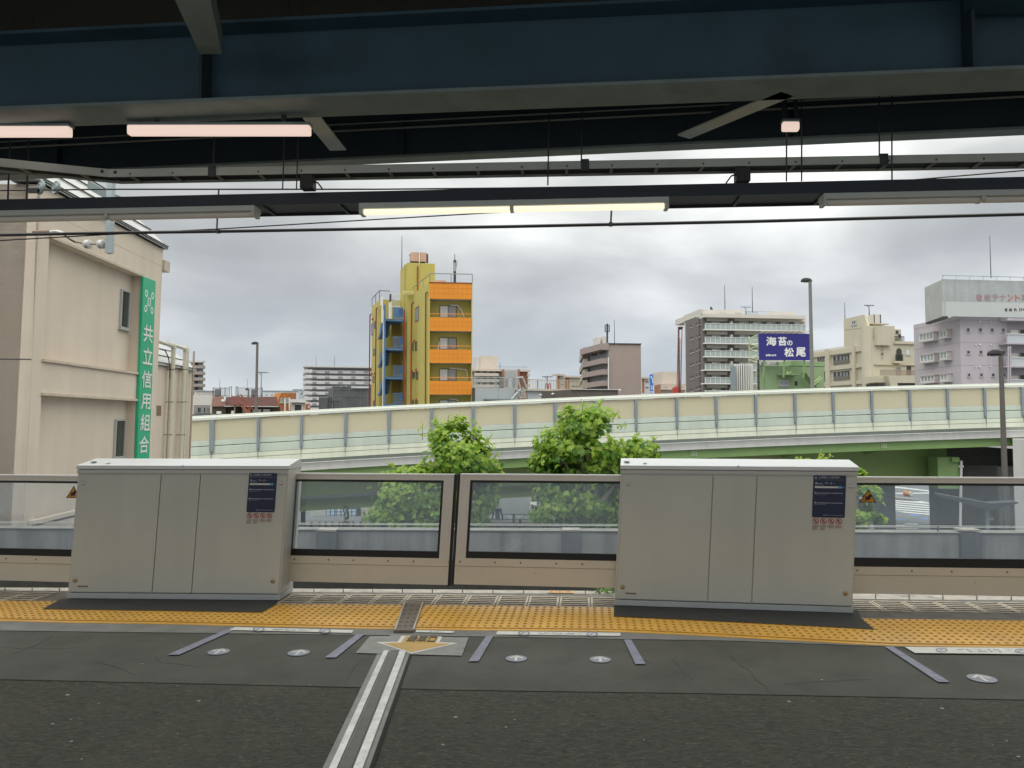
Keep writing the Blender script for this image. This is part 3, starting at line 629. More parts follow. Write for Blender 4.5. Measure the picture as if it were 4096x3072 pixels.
# second girder
z2 = PT(6.32).px(2048, 630)[1]; zw2 = z2 + 0.62
_a, _b = G(2048, 632, z2), G(4096, 541, z2); F2 = Face(_a, _b).off(.07); S2a, S2b = -20, 16
g = thing('steel_girder', 'navy steel girder beyond the braces, behind the first girder', 'girder', ST(0, 6.26, z2))
m = MB(); F2.bm(m, S2a, S2b, z2 + .02, zw2, -.006, .006); m.build('web', m_gird2, g)
m = MB(); F2.bm(m, S2a, S2b, z2, z2 + .02, -.07, .07); m.build('lower_flange', m_flange, g)
m = MB(); F2.bm(m, S2a, S2b, zw2, zw2 + .02, -.07, .07); m.build('upper_flange', m_gird2, g)
for v, r in ((462, .007), (489, .009)):
    m = MB(); zz = PT(6.2).px(2048, v)[1]; m.tube(F2.pt(S2a, zz, .06), F2.pt(S2b, zz, .06), r, 8); m.build('conduit', M('pale conduit', (0.30, 0.31, 0.29), 0.5, var=.1), g)
for s in (-7.1, -4.0, -.9, 2.2, 5.3):
    m = MB(); F2.bm(m, s, s + .02, z2 + .02, zw2, .006, .06); m.build('stiffener', m_gird2, g)
# plan braces between the girders
for (p, q), lb in ((((1245, 470), (1352, 602)), 'short pale steel brace slanting between girders above the far pink reflection end'), (((3150, 376), (2735, 549)), 'long pale steel brace slanting between girders over the bright sky')):
    a, b = G(*p, zf), G(*q, zf); t = thing('plan_brace', lb, 'brace', a, 'slanting braces between the girders')
    m = MB(); m.bar(a, b, .13, .012); m.build('lower_leg', m_brace, t)
    m = MB(); d = (b - a) / np.linalg.norm(b - a); n = np.array([-d[1], d[0], 0]) * (.055 if d[0] < 0 else -.055)
    if n[1] < 0: n = -n
    m.bar(a + n + [0, 0, .013], b + n + [0, 0, .013], .012, .11); m.build('upper_leg', m_gird2, t)
# cable trays
def tray(f, wd, zb, zt, label, mside, mbot, pitch, path):
    """f runs along the near lower edge; path = (h, extra depth) points"""
    Q = lambda h, dt, z: f.pt(h, z, -dt)
    t = thing('cable_tray', label, 'cable tray', Q(path[0][0], 0, zb), 'cable trays under the girders')
    for dt in (0, wd):
        m = MB()
        for (h0, t0), (h1, t1) in zip(path[:-1], path[1:]): m.bar(Q(h0, t0 + dt, zb), Q(h1, t1 + dt, zb), .012, zt - zb)
        m.build('side_rail', mside, t)
    m = MB()
    for (h0, t0), (h1, t1) in zip(path[:-1], path[1:]): m.bar(Q(h0, t0 + wd / 2, zb + .018), Q(h1, t1 + wd / 2, zb + .018), wd - .014, .03)
    m.build('cables', mbot, t)
    for (h0, t0), (h1, t1) in zip(path[:-1], path[1:]):
        n = int(abs(h1 - h0) / pitch)
        for i in range(n):
            k = (i + .5) / n; h = h0 + (h1 - h0) * k; tt = t0 + (t1 - t0) * k
            m = MB(); m.bar(Q(h, tt + .008, zb + .002), Q(h, tt + wd - .008, zb + .002), .022, .012); m.build('rung', m_rung if mside is m_tray else m_tray2, t)
            if mside is m_tray: m = MB(); m.lathe(Q(h, -.007, zb + .022), [(.008, 0), (.006, .004), (.001, .005)], 6, f.n); m.build('bolt', m_rod, t)
    return t
zb1 = PT(5.85).px(2048, 682)[1]; T1 = Face(G(437, 709, zb1), G(4096, 645, zb1)); zt1 = T1.px(2048, 649)[1]
t1 = tray(T1, .17, zb1, zt1, 'grey green cable tray with rungs, bent at one end, just below the navy girder', m_tray, m_traybot, .33, [(-2.6, -1.15), (0, 0), (11.5, 0)])
for u in (415, 462):
    h, z = T1.px(u, 690); m = MB(); m.lathe(T1.pt(h, z, .007 - (h * 1.15 / 2.6 if h < 0 else 0)), [(.014, 0), (.010, .006), (.001, .007)], 8, T1.n); m.build('bolt', m_rod, t1)
for u in (850, 2340, 3535):
    h = T1.px(u, 660)[0]; m = MB(); T1.bm(m, h - .03, h + .03, zb1 - .012, zt1 + .012, -.0, .012); m.build('clamp', m_rod, t1)
zb2 = PT(5.90).px(2048, 797)[1]; T2 = Face(G(0, 843, zb2), G(4096, 757, zb2)); zt2 = T2.px(2048, 753)[1]
t2 = tray(T2, .33, zb2, zt2, 'dark navy cable tray carrying the white tube lamps', m_tray2, m_tray2, .60, [(-2.5, 0), (10.5, 0)])
# hanger rods
for i, u in enumerate((880, 1157, 1212, 2207, 2340, 3152, 3212, 3522, 3570)):
    h = T1.px(u, 600)[0]; zlo = zt1 if u in (2340, 3522, 880) else zt2
    m = MB(); m.tube(T1.pt(h - .03, zlo - .02, .05), T1.pt(h, 4.99, .05), .0055, 6)
    tag(m.build('hanger_rod', m_rod), ('thin steel rod hanging tray from roof by its end clamp', 'thin steel rod just before the grey junction box, first of a pair', 'thin steel rod just before the grey junction box, second of a pair', 'thin steel rod hanging alone above the lit lamps',
        'thin steel rod carrying the clamp over the lit lamps', 'thin steel rod past the second junction box, first of a pair', 'thin steel rod past the second junction box, second of a pair', 'thin steel rod before the dark clamp near frame edge', 'thin steel rod after the dark clamp near frame edge')[i], 'hanger rod', 'rods hanging the cable trays')
for u0, u1, lb in ((1198, 1250, 'grey junction box between trays above first lamp gap'), (2947, 3004, 'grey junction box between trays above the unlit lamp gap')):
    t = thing('junction_box', lb, 'junction box', T1.pt(T1.px((u0 + u1) / 2, 740)[0], zt2, 0), 'grey junction boxes between the trays')
    h0, h1 = T1.px(u0, 740)[0], T1.px(u1, 740)[0]
    m = MB(); T1.bm(m, h0, h1, zt2 + .005, zb1 - .003, -.1, .0); m.build('box', m_traybot, t, bevel=.006)
    m = MB(); T1.bm(m, h0 + .03, h1 - .03, zt2, zt2 + .005, -.06, -.03); m.build('foot', m_rod, t)
    m = MB(); sg = -1 if u0 > 2000 else 1; hh = h1 if sg > 0 else h0
    m.path([T1.pt(hh + sg * x, zz, -.04) for x, zz in ((0, zb1 - .05), (.03, zb1 - .06), (.06, zb1 - .10), (.07, zt2))], .006); m.build('flex_pipe', m_rod, t)
# tube lamps under tray 2
def lamp(u0, u1, lb, lit, h=.085, split=None):
    f = T2.off(.03); h0, h1 = f.px(u0, 830)[0], f.px(u1, 830)[0]; zt = zb2 - .004
    t = thing('tube_lamp', lb, 'lamp', f.pt((h0 + h1) / 2, zt), 'white tube lamps under the navy tray')
    m = MB(); f.bm(m, h0, h1, zt - h * .52, zt, -.14, .0); m.build('housing', m_lamph, t, bevel=.006)
    for e in (h0, h1 - .03):
        m = MB(); f.bm(m, e, e + .03, zt - h, zt - h * .52, -.12, -.005); m.build('end_cap', m_lamph, t, bevel=.004)
    hm = f.px(split, 830)[0]
    for a, b in ((h0 + .035, hm - .015), (hm + .015, h1 - .035)):
        m = MB(); m.tube(f.pt(a, zt - h * .74, -.05), f.pt(b, zt - h * .74, -.05), h * .28, 12); m.build('tube', m_tube if lit else m_lampoff, t)
    m = MB(); f.bm(m, hm - .014, hm + .014, zt - h * .9, zt - h * .52, -.11, -.008); m.build('tube_holder', m_lamph, t)
lamp(-300, 1017, 'unlit white tube lamp under the navy tray, over the cream building', False, split=420)
lamp(1434, 2677, 'lit white tube lamp glowing warm under the navy tray', True, split=2046)
lamp(3296, 4400, 'unlit white tube lamp under the tray, over the violet building', False, split=3940)
# train window reflections of tubes, built as added glowing strips with housings
for u0, u1, v0, v1, tt, lb in ((-250, 272, 502, 541, 5.25, 'pink train window reflection built below girder, cut off by the frame edge'), (505, 1236, 497, 536, 5.25, 'long pink train window reflection built below girder, ending at the short brace'), (3132, 3200, 484, 518, 5.8, 'short pink train window reflection built between the girders beside the long brace')):
    f = PT(tt); h, z = f.px((u0 + u1) / 2, v0); t = thing('pink_tube_reflection', lb, 'lamp', f.pt(h, z, 0), 'glowing strips standing in for train window reflections')
    m = MB(); f.poly(m, [(u0, v0), (u1, v0), (u1, v1), (u0, v1)], -.06, 0); m.build('reflection_strip', m_pink, t, bevel=.012)
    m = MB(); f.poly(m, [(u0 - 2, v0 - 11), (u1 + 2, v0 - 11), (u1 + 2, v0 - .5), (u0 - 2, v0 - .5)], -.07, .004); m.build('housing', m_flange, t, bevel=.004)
    for k in (.15, .85):
        m = MB(); hh, z = f.px(u0 + (u1 - u0) * k, v0 - 10); f.bm(m, hh - .015, hh + .015, z, zf - .001 if tt < 5.4 else 4.99, -.05, -.03); m.build('bracket', m_gird2, t)
# ================================================================== overhead line of the far track
T9 = PT(9.6)
def wire(pts, r, lb, n=6, f=T9):
    q = []
    for (a, b) in zip(pts[:-1], pts[1:]):
        for k in range(6): q.append((a[0] + (b[0] - a[0]) * k / 6, a[1] + (b[1] - a[1]) * k / 6))
    q.append(pts[-1]); m = MB(); m.path([f.pt(*f.px(u, v)) for u, v in q], r, n); return tag(m.build('overhead_wire', m_cable), lb, 'wire', 'wires of the overhead line')
wire([(-500, 764), (0, 762), (430, 757), (1500, 757), (2048, 752), (3000, 738), (4600, 700)], .010, 'thin black messenger wire running level with the grey insulator discs')
wire([(-500, 946), (0, 940), (430, 932), (870, 926), (2048, 906), (3000, 886), (4096, 857), (4600, 843)], .020, 'thick black cable hanging in the open sky below all lamps')
wire([(-500, 990), (0, 962), (430, 938), (870, 916), (1500, 878), (2048, 846), (2600, 806), (3300, 750), (3680, 717), (4096, 682), (4600, 640)], .008, 'thinnest black wire rising gently across the sky behind the lit lamp')
for u, v0, v1, lb in ((867, 758, 922, 'short dropper rod clamped to thick cable near the cream building'), (2443, 744, 894, 'short dropper rod clamped to thick cable under the lit lamp')):
    t = thing('wire_dropper', lb, 'dropper', T9.pt(*T9.px(u, v1)), 'dropper rods on the overhead line')
    m = MB(); m.tube(T9.pt(*T9.px(u + 8, v0)), T9.pt(*T9.px(u, v1)), .012, 6); m.build('rod', m_rod, t)
    m = MB(); T9.box(m, u - 7, u + 7, v1 - 6, v1 + 8, -.03, .03); m.build('clamp', m_cable, t)
# bracket with insulators on the far side of the track
m_galv = M('galvanised steel', (0.38, 0.44, 0.46), 0.45, 0.4, var=0.15, scale=4)
m_porc = M('porcelain', (0.62, 0.62, 0.60), 0.25, var=0.05)
m_porcg = M('grey porcelain', (0.20, 0.25, 0.25), 0.25, var=0.08)
T10 = PT(10.6); pp = lambda u, v, f=T10: f.pt(*f.px(u, v))
t = thing('catenary_bracket', 'galvanised hanging post with slanting beam and white spool insulators', 'bracket', pp(435, 1010))
m = MB(); T10.box(m, 424, 447, 640, 1011, -.04, .04); m.build('post', m_galv, t)
m = MB(); a, b = pp(322, 722), pp(452, 795); m.bar(np.array(a) + [0, .25, -.06], np.array(b) + [0, .25, -.06], .10, .13); m.bar(np.array(b) + [0, .25, 0], np.array(pp(437, 795)) + [0, 0, 0], .10, .08); m.build('slant_beam', m_flange, t)
for u in (352, 407):
    m = MB(); c = pp(u - 12, 977); ax = pp(u + 12, 977) - c; L_ = np.linalg.norm(ax); m.lathe(c, [(.02, 0), (.055, .0), (.065, .02), (.048, .04), (.066, .06), (.066, .075), (.03, .085), (.001, .086)], 16, ax); m.build('spool_insulator', m_porc, t)
m = MB(); m.path([pp(300, 968), pp(340, 975), pp(424, 979)], .008); m.build('pull_wire', m_cable, t)
m = MB(); m.path([pp(200, 928), pp(225, 925), pp(248, 931), pp(262, 943)], .022, 8); m.build('white_arm', m_porc, t)
m = MB(); m.tube(pp(134, 931), pp(200, 929), .03, 10); m.build('rusty_sleeve', M('rusty sleeve', (0.16, 0.10, 0.085), 0.6, var=.2), t)
m = MB(); m.path([pp(262, 943), pp(280, 957), pp(300, 968)], .014, 6); m.build('turnbuckle', m_cable, t)
t = thing('disc_insulator', 'pair of grey porcelain disc insulators on the messenger wire before the cream wall', 'insulator', T9.pt(*T9.px(150, 745)))
for u, v, du in ((158, 748, 0), (182, 732, 0)):
    m = MB(); c = T9.pt(*T9.px(u, v), -.02 if u < 170 else -.2); m.lathe(c, [(.02, -.06), (.035, -.03), (.09, -.02), (.098, .0), (.09, .012), (.06, .006), (.045, .02), (.03, .012), (.001, .02)], 20, np.array([-.55, -.75, .1])); m.build('disc', m_porcg, t)
m = MB(); T9.box(m, 106, 150, 752, 768, -.03, .03); m.build('clamp', m_cable, t)
for u in (38, 113):
    m = MB(); f = T2.off(.06); hh = f.px(u, 740)[0]; m.tube(f.pt(hh - .01, zt2 - .02), f.pt(hh, 4.99), .007, 6)
    tag(m.build('hanger_rod', m_rod), 'thin steel rod in front of the blank cream wall ' + ('at the frame edge' if u < 50 else 'beside the disc insulators'), 'hanger rod', 'rods hanging the cable trays')
# ================================================================== far parapet, track bed, handrail
FPa = Face.by(0, 12.14, 4096, 11.60)
zp = FPa.px(2048, 2124)[1]
h0, h1 = FPa.px(-1500, 2125)[0], FPa.px(5600, 2125)[0]
t = thing('parapet_wall', 'long stained grey concrete parapet beyond the far track', 'wall', FPa.pt((h0 + h1) / 2, -1.2, 0))
m = MB(); FPa.bm(m, h0, h1, -4.9, zp - .0, -.25, 0); m.build('wall', m_conc, t)
m = MB(); FPa.bm(m, h0, h1, zp + .001, zp + .010, -.27, .02); m.build('coping', M('pale coping', (0.24, 0.235, 0.22), .8, var=.3, scale=6), t)
m = MB(); FPa.bm(m, h0, h1, -1.1, -.30, .002, .22); m.build('added_dark_base', M('added dark base', (.075, .078, .07), .85, var=.25, scale=2, streak=.3), t)  # added dark box that darkens the parapet's lower part
for u0, u1 in ((1262, 1345), (2246, 2322), (3846, 3928), (300, 372)):
    m = MB(); FPa.box(m, u0, u1, 2131, 2300, .0, .06); m.build('pilaster', m_concd, t)
    m = MB(); FPa.box(m, u0 + 4, u1 - 2, 2119, 2126, -.2, .05); m.build('cap', m_paver, t)
t = thing('parapet_handrail', 'thin pale double handrail above the stained parapet', 'handrail', FPa.pt((h0 + h1) / 2, zp, -.12))
fo = FPa.off(-.12)
for v in (2096, 2101):
    m = MB(); z = fo.px(2048, v)[1]; m.tube(fo.pt(h0, z), fo.pt(h1, z), .004 if v == 2096 else .006, 8); m.build('rail', M('pale rail', (0.62, 0.62, 0.6), .35, .3, var=.05), t)
for k in range(-6, 9):
    if k in (1, 2, -2, -4, 4): continue
    m = MB(); z = fo.px(2048, 2096)[1]; m.tube(fo.pt(4.2 + k * 2.0, zp), fo.pt(4.2 + k * 2.0, z), .012, 6); m.build('rail_post', m_cover, t)
E2 = [ST(-40, 8.3, -1.1), ST(40, 7.2, -1.1)]
m = MB(); m.face([ST(-40, 7.0, -1.1), ST(40, 6.0, -1.1), FPa.pt(h1 + 25, -1.1, -.02), FPa.pt(h0 - 25, -1.1, -.02)]); struct(m.build('track_bed', m_ballast))
for k, tt in ((0, 9.1), (1, 10.2)):
    m = MB(); m.bar(ST(-30, tt, -1.1), ST(30, tt, -1.1), .07, .15); tag(m.build('track_rail', m_cover), 'steel rail of the far track ' + ('nearest the platform edge' if k == 0 else 'nearest the parapet'), 'rail', 'rails of the far track')
# ================================================================== ground and street
ZG = -5.0
m_ground = M('city ground', (0.14, 0.14, 0.135), 0.9, var=0.3, scale=0.3)
m_road = M('street asphalt', (0.16, 0.17, 0.18), 0.8, var=0.15, scale=1.2)
m_mark = M('road paint', (0.62, 0.62, 0.60), 0.7, var=0.12, scale=3)
m_markb = M('blue road paint', (0.10, 0.24, 0.55), 0.7, var=0.12, scale=3)
m = MB(); m.box(-1800, 1800, -300, 3400, ZG - .5, ZG); struct(m.build('ground', m_ground))
m = MB(); m.box(-120, 140, 22, 100, ZG + .001, ZG + .012); struct(m.build('road', m_road))
def gz(u, v, z=ZG + .018): return G(u, v, z)
def marks(name, quads, mat, label):
    m = MB()
    for q in quads:
        A = [gz(u, v) for u, v in q]; m.loft(A, [a - np.array([0, 0, .004]) for a in A])
    return struct(m.build(name, mat), label)
qs = []
for i in range(6):
    u0 = 3480 + i * 8; v0 = 1999 + i * 7
    qs.append([(u0 + 85 - 25 * i, v0), (u0 + 400 - 30 * i, v0 + 26), (u0 + 400 - 30 * i, v0 + 29.5), (u0 + 85 - 25 * i, v0 + 3.5)])
marks('crosswalk', qs, m_mark, 'white crosswalk stripes on the street between two dark piers')
marks('crosswalk', [[(3480, y), (3620 + i * 26, y + 2), (3620 + i * 26, y + 5.5), (3480, y + 4)] for i, y in enumerate((2098, 2104, 2111, 2118))] + [[(3620, 2094), (3673, 2094), (3668, 2098), (3618, 2097)]], m_mark, 'nearer white crosswalk stripes on the street just above the parapet')
marks('road_marking', [[(3568, 1944), (3720, 1962), (3720, 1966), (3568, 1949)], [(3568, 1972), (3720, 1970), (3720, 1974), (3568, 1975)], [(3568, 1988), (3720, 2010), (3720, 2014), (3568, 1992)]], m_mark, 'long white lane lines across the street')
marks('road_marking', [[(3568, 2042), (3588, 2045), (3617, 2049), (3580, 2049), (3568, 2048)], [(3634, 2056), (3660, 2057), (3690, 2063), (3650, 2063)], [(3568, 2079), (3600, 2075), (3632, 2078), (3590, 2081)], [(3672, 2074), (3712, 2071), (3712, 2077), (3690, 2077)]], m_markb, 'blue painted arrows on the street')
t = thing('road_barrel', 'orange and white barrel lying on the median of the far street', 'barrel', gz(3633, 1984))
m = MB(); a, b = gz(3619, 1984) + [0, 0, .25], gz(3640, 1986) + [0, 0, .25]; m.tube(a, b, .24, 14); m.build('drum', M('drum orange', (0.55, 0.22, 0.05), .5), t)
m = MB(); d = (b - a) / np.linalg.norm(b - a); m.tube(b, b + d * .15, .2, 12); m.build('white_end', m_mark, t)
m = MB(); A = [gz(u, v, ZG + .15) for u, v in ((3560, 1983), (3560, 1990), (3676, 1999), (3672, 1993))]; m.loft(A, [a - np.array([0, 0, .15]) for a in A]); struct(m.build('kerb', M('median kerb', (0.22, .22, .21), .8)))

# ================================================================== cream bank building with the green sign
m_cream = M('cream render', (0.68, 0.585, 0.485), 0.85, var=0.07, scale=0.8, bump=0.12, bscale=25, streak=0.10, dirt=(0.58, 0.495, 0.40), dirt_lo=0.60, dirt_scale=0.5)
m_creamedge = M('cream render darker', (0.58, 0.495, 0.40), 0.85, var=0.1, scale=1.5, streak=0.18)
m_metal = M('mansard sheet', (0.50, 0.505, 0.50), 0.35, 0.3, var=0.08, scale=1.5)
m_seam = M('dark seam', (0.06, 0.06, 0.06), 0.6)
m_wframe = M('window aluminium', (0.50, 0.51, 0.50), 0.4, 0.3, var=0.05)
m_dglass = M('dark window glass', (0.045, 0.055, 0.052), 0.12, var=0.2, scale=1.5, spec=0.6)
m_greens = M('green sign', (0.025, 0.41, 0.21), 0.4, var=0.06, scale=2, spec=0.4)
m_wtext = M('white lettering', (0.74, 0.75, 0.73), 0.5, var=0.04)
FB = Face.by(113, 15.0, 622, 20.73, 0.022)
hE = FB.len; zE = FB.px(630, 986)[1]
bk = thing('bank_building', 'cream rendered building beside the tracks with mansard roof and recessed bays', 'building', FB.pt(hE / 2, ZG, -4))
IN = 9.0
def fbox(h0, h1, z0, z1, o0, o1, mat, name, par, f=FB, bev=0):
    m = MB(); f.bm(m, h0, h1, z0, z1, o0, o1); return m.build(name, mat, par, bevel=bev)
hl = FB.px(185, 1200)[0]; hr = FB.px(558, 1300)[0]
zu1 = FB.px(380, 1029)[1]; zu0 = FB.px(360, 1472)[1]; zl1 = FB.px(360, 1593)[1]
m = MB(); FB.bm(m, 0, hE, ZG, zE, -IN, -.22)
for a in ((0, hl, ZG, zE), (hr, hE, ZG, zE), (hl, hr, zu1, zE), (hl, hr, zl1, zu0), (hl, hr, ZG, -1.6)): FB.bm(m, *a, -.219, 0)
wl = m.build('wall', m_cream, bk)
# short wall turning away from the viewer beyond the corner pier, in a little darker cream
m = MB(); h8 = -9.5; FB.bm(m, -.0, .02, ZG, zE, -IN, .004); m.build('corner_strip', m_creamedge, bk)
fbox(hl - .05, hr + .02, zu0 - .0, zu0 + .05, -.2, .05, m_creamedge, 'recess_ledge', bk)
fbox(hl - .02, hr, zu1 - .002, zu1 + .05, .0, .05, m_creamedge, 'recess_hood', bk)
fbox(hl - .02, hr, zl1 - .002, zl1 + .05, .0, .05, m_creamedge, 'recess_hood', bk)
fr_ = FB.off(-.22)
def wnd(f, rect, par, o=0.0, fm=None, pm=None, fw=.05, mull=1, sill=True, out=.05, name='window'):
    h0, h1, z0, z1 = f.rect(*rect, o) if max(abs(x) for x in rect) > 60 else rect
    if h1 < h0: h0, h1 = h1, h0
    m = MB(); f.bm(m, h0, h1, z0, z0 + fw, o, o + out); f.bm(m, h0, h1, z1 - fw, z1, o, o + out)
    f.bm(m, h0, h0 + fw, z0 + fw, z1 - fw, o, o + out); f.bm(m, h1 - fw, h1, z0 + fw, z1 - fw, o, o + out)
    for k in range(1, mull + 1):
        hm = h0 + (h1 - h0) * k / (mull + 1); f.bm(m, hm - fw * .4, hm + fw * .4, z0 + fw, z1 - fw, o, o + out * .9)
    if sill: f.bm(m, h0 - fw, h1 + fw, z0 - fw, z0 - .002, o, o + out * 1.8)
    w_ = m.build(name, fm or m_wframe, par)
    m = MB(); f.bm(m, h0 + fw * .9, h1 - fw * .9, z0 + fw * .9, z1 - fw * .9, o, o + out * .35); m.build('pane', pm or m_dglass, w_)
    return w_
for rc in ((478, 1160, 513, 1316), (454, 1677, 494, 1832)):
    h0, h1, z0, z1 = FB.rect(*rc, -.22); wnd(FB, (h0, h1, z0, z1), bk, -.22, fw=.04, mull=0, out=.05)
m = MB(); z = FB.px(480, 985)[1]; FB.bm(m, 0, hE, z - .012, z, 0, .003); m.build('groove', m_creamedge, bk)
m = MB(); za = FB.px(55, 1425)[1]; FB.bm(m, -.003, .0, za - .02, za, -9, -.001); m.build('joint', m_seam, bk)
m = MB(); FB.bm(m, hE, hE + .34, FB.px(636, 1075)[1], FB.px(636, 1032)[1], -.7, .06); m.build('cornice_stub', m_creamedge, bk)
# mansard
m = MB(); FB.bm(m, -.1, hE + .08, zE + .03, zE + .068, -.5, .10); m.build('eave_trim', m_seam, bk)
lo = [(-.1, .09, zE + .07), (hE + .08, .09, zE + .07)]; up = [(-.1, -1.0, zE + 1.25), (hE - .75, -1.0, zE + 1.25)]
def rp(h, o, z): return FB.pt(h, z, o)
A = [rp(*lo[0]), rp(*lo[1]), rp(*up[1]), rp(*up[0])]; dn = np.array([0, 0, -.06])
m = MB(); m.loft(A, [a + dn for a in A]); m.loft([rp(*lo[1]), rp(hE + .08, -IN, zE + .07), rp(hE - .75, -IN, zE + 1.25), rp(*up[1])], [p + dn for p in (rp(*lo[1]), rp(hE + .08, -IN, zE + .07), rp(hE - .75, -IN, zE + 1.25), rp(*up[1]))])
rf = m.build('mansard_roof', m_metal, bk)
m = MB()
for k in (.0, .33, .66, .98):
    q = lambda e, kk: np.array(rp(*lo[e])) * (1 - kk) + np.array(rp(*up[e])) * kk
    m.bar(q(0, k) + [0.012, 0, 0.01], q(1, k) + [0.012, 0, .01], .03, .022)
m.build('sheet_seam', m_seam, rf)
# sloping stair parapet low on the wall
m = MB(); FB.poly(m, [(137, 2083), (330, 2036), (330, 2060), (137, 2106)], .0, .12); m.build('stair_parapet', m_cream, bk)
m = MB(); FB.poly(m, [(133, 2100), (330, 2054), (330, 2061), (133, 2107)], .12, .15); m.build('stair_trim', m_seam, bk)
# green sign
sg = thing('vertical_sign', 'tall green sign with white emblem and vertical brush characters on cream wall', 'sign', FB.pt(*FB.px(572, 1500), .1))
m = MB(); FB.poly(m, [(574, 1106), (623, 1125), (596, 1870), (546, 1868)], .01, .075); m.build('board', m_greens, sg)
ez = np.array([FB.sh, 0, 1.0])
def chr_on(f, ch, u, v, wpx, hpx, o, mat, par, bold=.018):
    h0, h1, z0, z1 = f.rect(u - wpx / 2, v - hpx / 2, u + wpx / 2, v + hpx / 2, o)
    return text('lettering', ch, mat, par, f.pt(h0, z0, o), f.d, np.array([f.sh, 0, 1.0]), h1 - h0, z1 - z0, .004, bold)
for ch, u, v, hp in (('共', 592, 1335, 68), ('立', 590, 1424, 66), ('信', 586, 1517, 68), ('用', 583, 1606, 60), ('組', 580, 1689, 64), ('合', 575, 1778, 66)): chr_on(FB, ch, u, v, 37, hp, .076, m_wtext, sg)
m = MB(); hc, zc = FB.px(597, 1208, .076); hw = FB.rect(577, 1162, 617, 1254, .076); ww, hh = (hw[1] - hw[0]) / 2, (hw[3] - hw[2]) / 2
def ring(cx, cz, rx, rz, ang, th):
    A, B = [], []
    for i in range(16):
        a = i * .3927
        for rr, Lq in ((1, A), (th, B)):
            x, z = rx * (rr if rr == 1 else rr * .8) * math.cos(a), rz * rr * math.sin(a); Lq.append(FB.pt(cx + x * math.cos(ang) - z * math.sin(ang), cz + x * math.sin(ang) + z * math.cos(ang), .0775))
    for i in range(16): m.face([A[i], A[(i + 1) % 16], B[(i + 1) % 16], B[i]])
for sx in (-1, 1):
    for sz in (-1, 1): ring(hc + sx * ww * .62, zc + sz * hh * .66, ww * .28, hh * .33, -sx * sz * .42, .62)
for x0, x1, z0, z1 in ((-.3, -.16, -.38, .38), (.16, .3, -.38, .38), (-.3, .3, .26, .36), (-.3, .3, -.36, -.26)): FB.bm(m, hc + ww * x0, hc + ww * x1, zc + hh * z0, zc + hh * z1, .075, .0778)
m.build('emblem', m_wtext, sg)
# annex with the big pipes
FX = FB.off(-.30); hx1 = FX.px(768, 1600)[0]; zx = FX.px(770, 1484)[1]
ax = thing('annex_building', 'lower cream annex with sheet roof behind the green sign', 'building', FX.pt((hE + hx1) / 2, ZG, -3))
m = MB(); FX.bm(m, hE + .002, hx1, ZG, zx, -6, 0); m.build('wall', m_cream, ax)
m = MB(); FX.bm(m, hE + .002, hx1 + .06, zx, zx + .06, -.6, .09); m.build('eave_trim', m_seam, ax)
lo = [(hE + .05, .09, zx + .06), (hx1 + .06, .09, zx + .06)]; up = [(hE + .05, -.75, zx + .80), (hx1 - .5, -.75, zx + .80)]
A = [FX.pt(h, z, o) for h, o, z in lo + up[::-1]]; m = MB(); m.loft(A, [a + dn for a in A]); rf = m.build('sheet_roof', m_metal, ax)
m = MB()
for k in (.0, .33, .66, .98):
    a = FX.pt(lo[0][0], lo[0][2] + (up[0][2] - lo[0][2]) * k, lo[0][1] + (up[0][1] - lo[0][1]) * k); b = FX.pt(lo[1][0] + (up[1][0] - lo[1][0]) * k, lo[1][2] + (up[1][2] - lo[1][2]) * k, lo[1][1] + (up[1][1] - lo[1][1]) * k); m.bar(a, b, .03, .02)
m.build('sheet_seam', m_seam, rf)
m = MB(); FX.box(m, 617, 645, 1622, 1662, 0, .012); vh = m.build('vent_recess', M('vent shade', (.22, .16, .11), .8, var=.1), ax)
m = MB()
for k in range(4): FX.box(m, 619, 627, 1632 + k * 8, 1636 + k * 8, .012, .03)
m.build('louvre', m_wframe, vh)
m_pipe = M('cream pipe', (0.62, 0.59, 0.48), 0.45, var=0.06, scale=2, streak=.08)
for u, r, vt, un, lb in ((694, .062, 1392, 625, 'thick cream drain pipe with elbow, closer to the green sign'), (741, .058, 1402, 668, 'thick cream drain pipe with elbow, second from the green sign'), (752, .03, 1408, 752, 'slim cream pipe right behind the second thick drain pipe')):
    o = .16; f = FX; t = thing('drain_pipe', lb, 'pipe', f.pt(f.px(u, 1700, o)[0], ZG, o), 'cream drain pipes on the annex')
    h, z = f.px(u, vt, o); m = MB(); m.tube(f.pt(h, ZG, o), f.pt(h, z, o), r, 14); m.build('riser', m_pipe, t)
    m = MB(); m.lathe(f.pt(h, z - .02, o), [(r * 1.18, 0), (r * 1.18, .1), (r * .9, .14), (.001, .15)], 14)
    m.build('elbow', m_pipe, t)
    if un != u:
        m = MB(); h2, z2_ = f.px(un, vt, o); m.tube(f.pt(h, z + .05, o), f.pt(h2, z + .09, o), r * .85, 12); m.build('branch', m_pipe, t)
    m = MB()
    for vv in (1480, 1610, 1740):
        zz = f.px(u, vv, o)[1]; m.lathe(f.pt(h, zz, o), [(r * 1.08, 0), (r * 1.08, .02)], 14); f.bm(m, h - .01, h + .01, zz, zz + .02, 0, o - r)
    m.build('pipe_clip', M('pipe clip brown', (.16, .11, .07), .6), t)
for u, vt, r, lb in ((776, 1405, .03, 'thin brown-grey pipe standing at the end corner of the annex'), (678, 1500, .012, 'thin dark cable pipe hugging the annex wall beside the thick pipe')):
    o = .1; h, z = FX.px(u, vt, o); m = MB(); m.tube(FX.pt(h, ZG, o), FX.pt(h, z, o), r, 10); tag(m.build('wall_pipe', M('wall pipe', (.40, .33, .26), .5, var=.1)), lb, 'pipe')
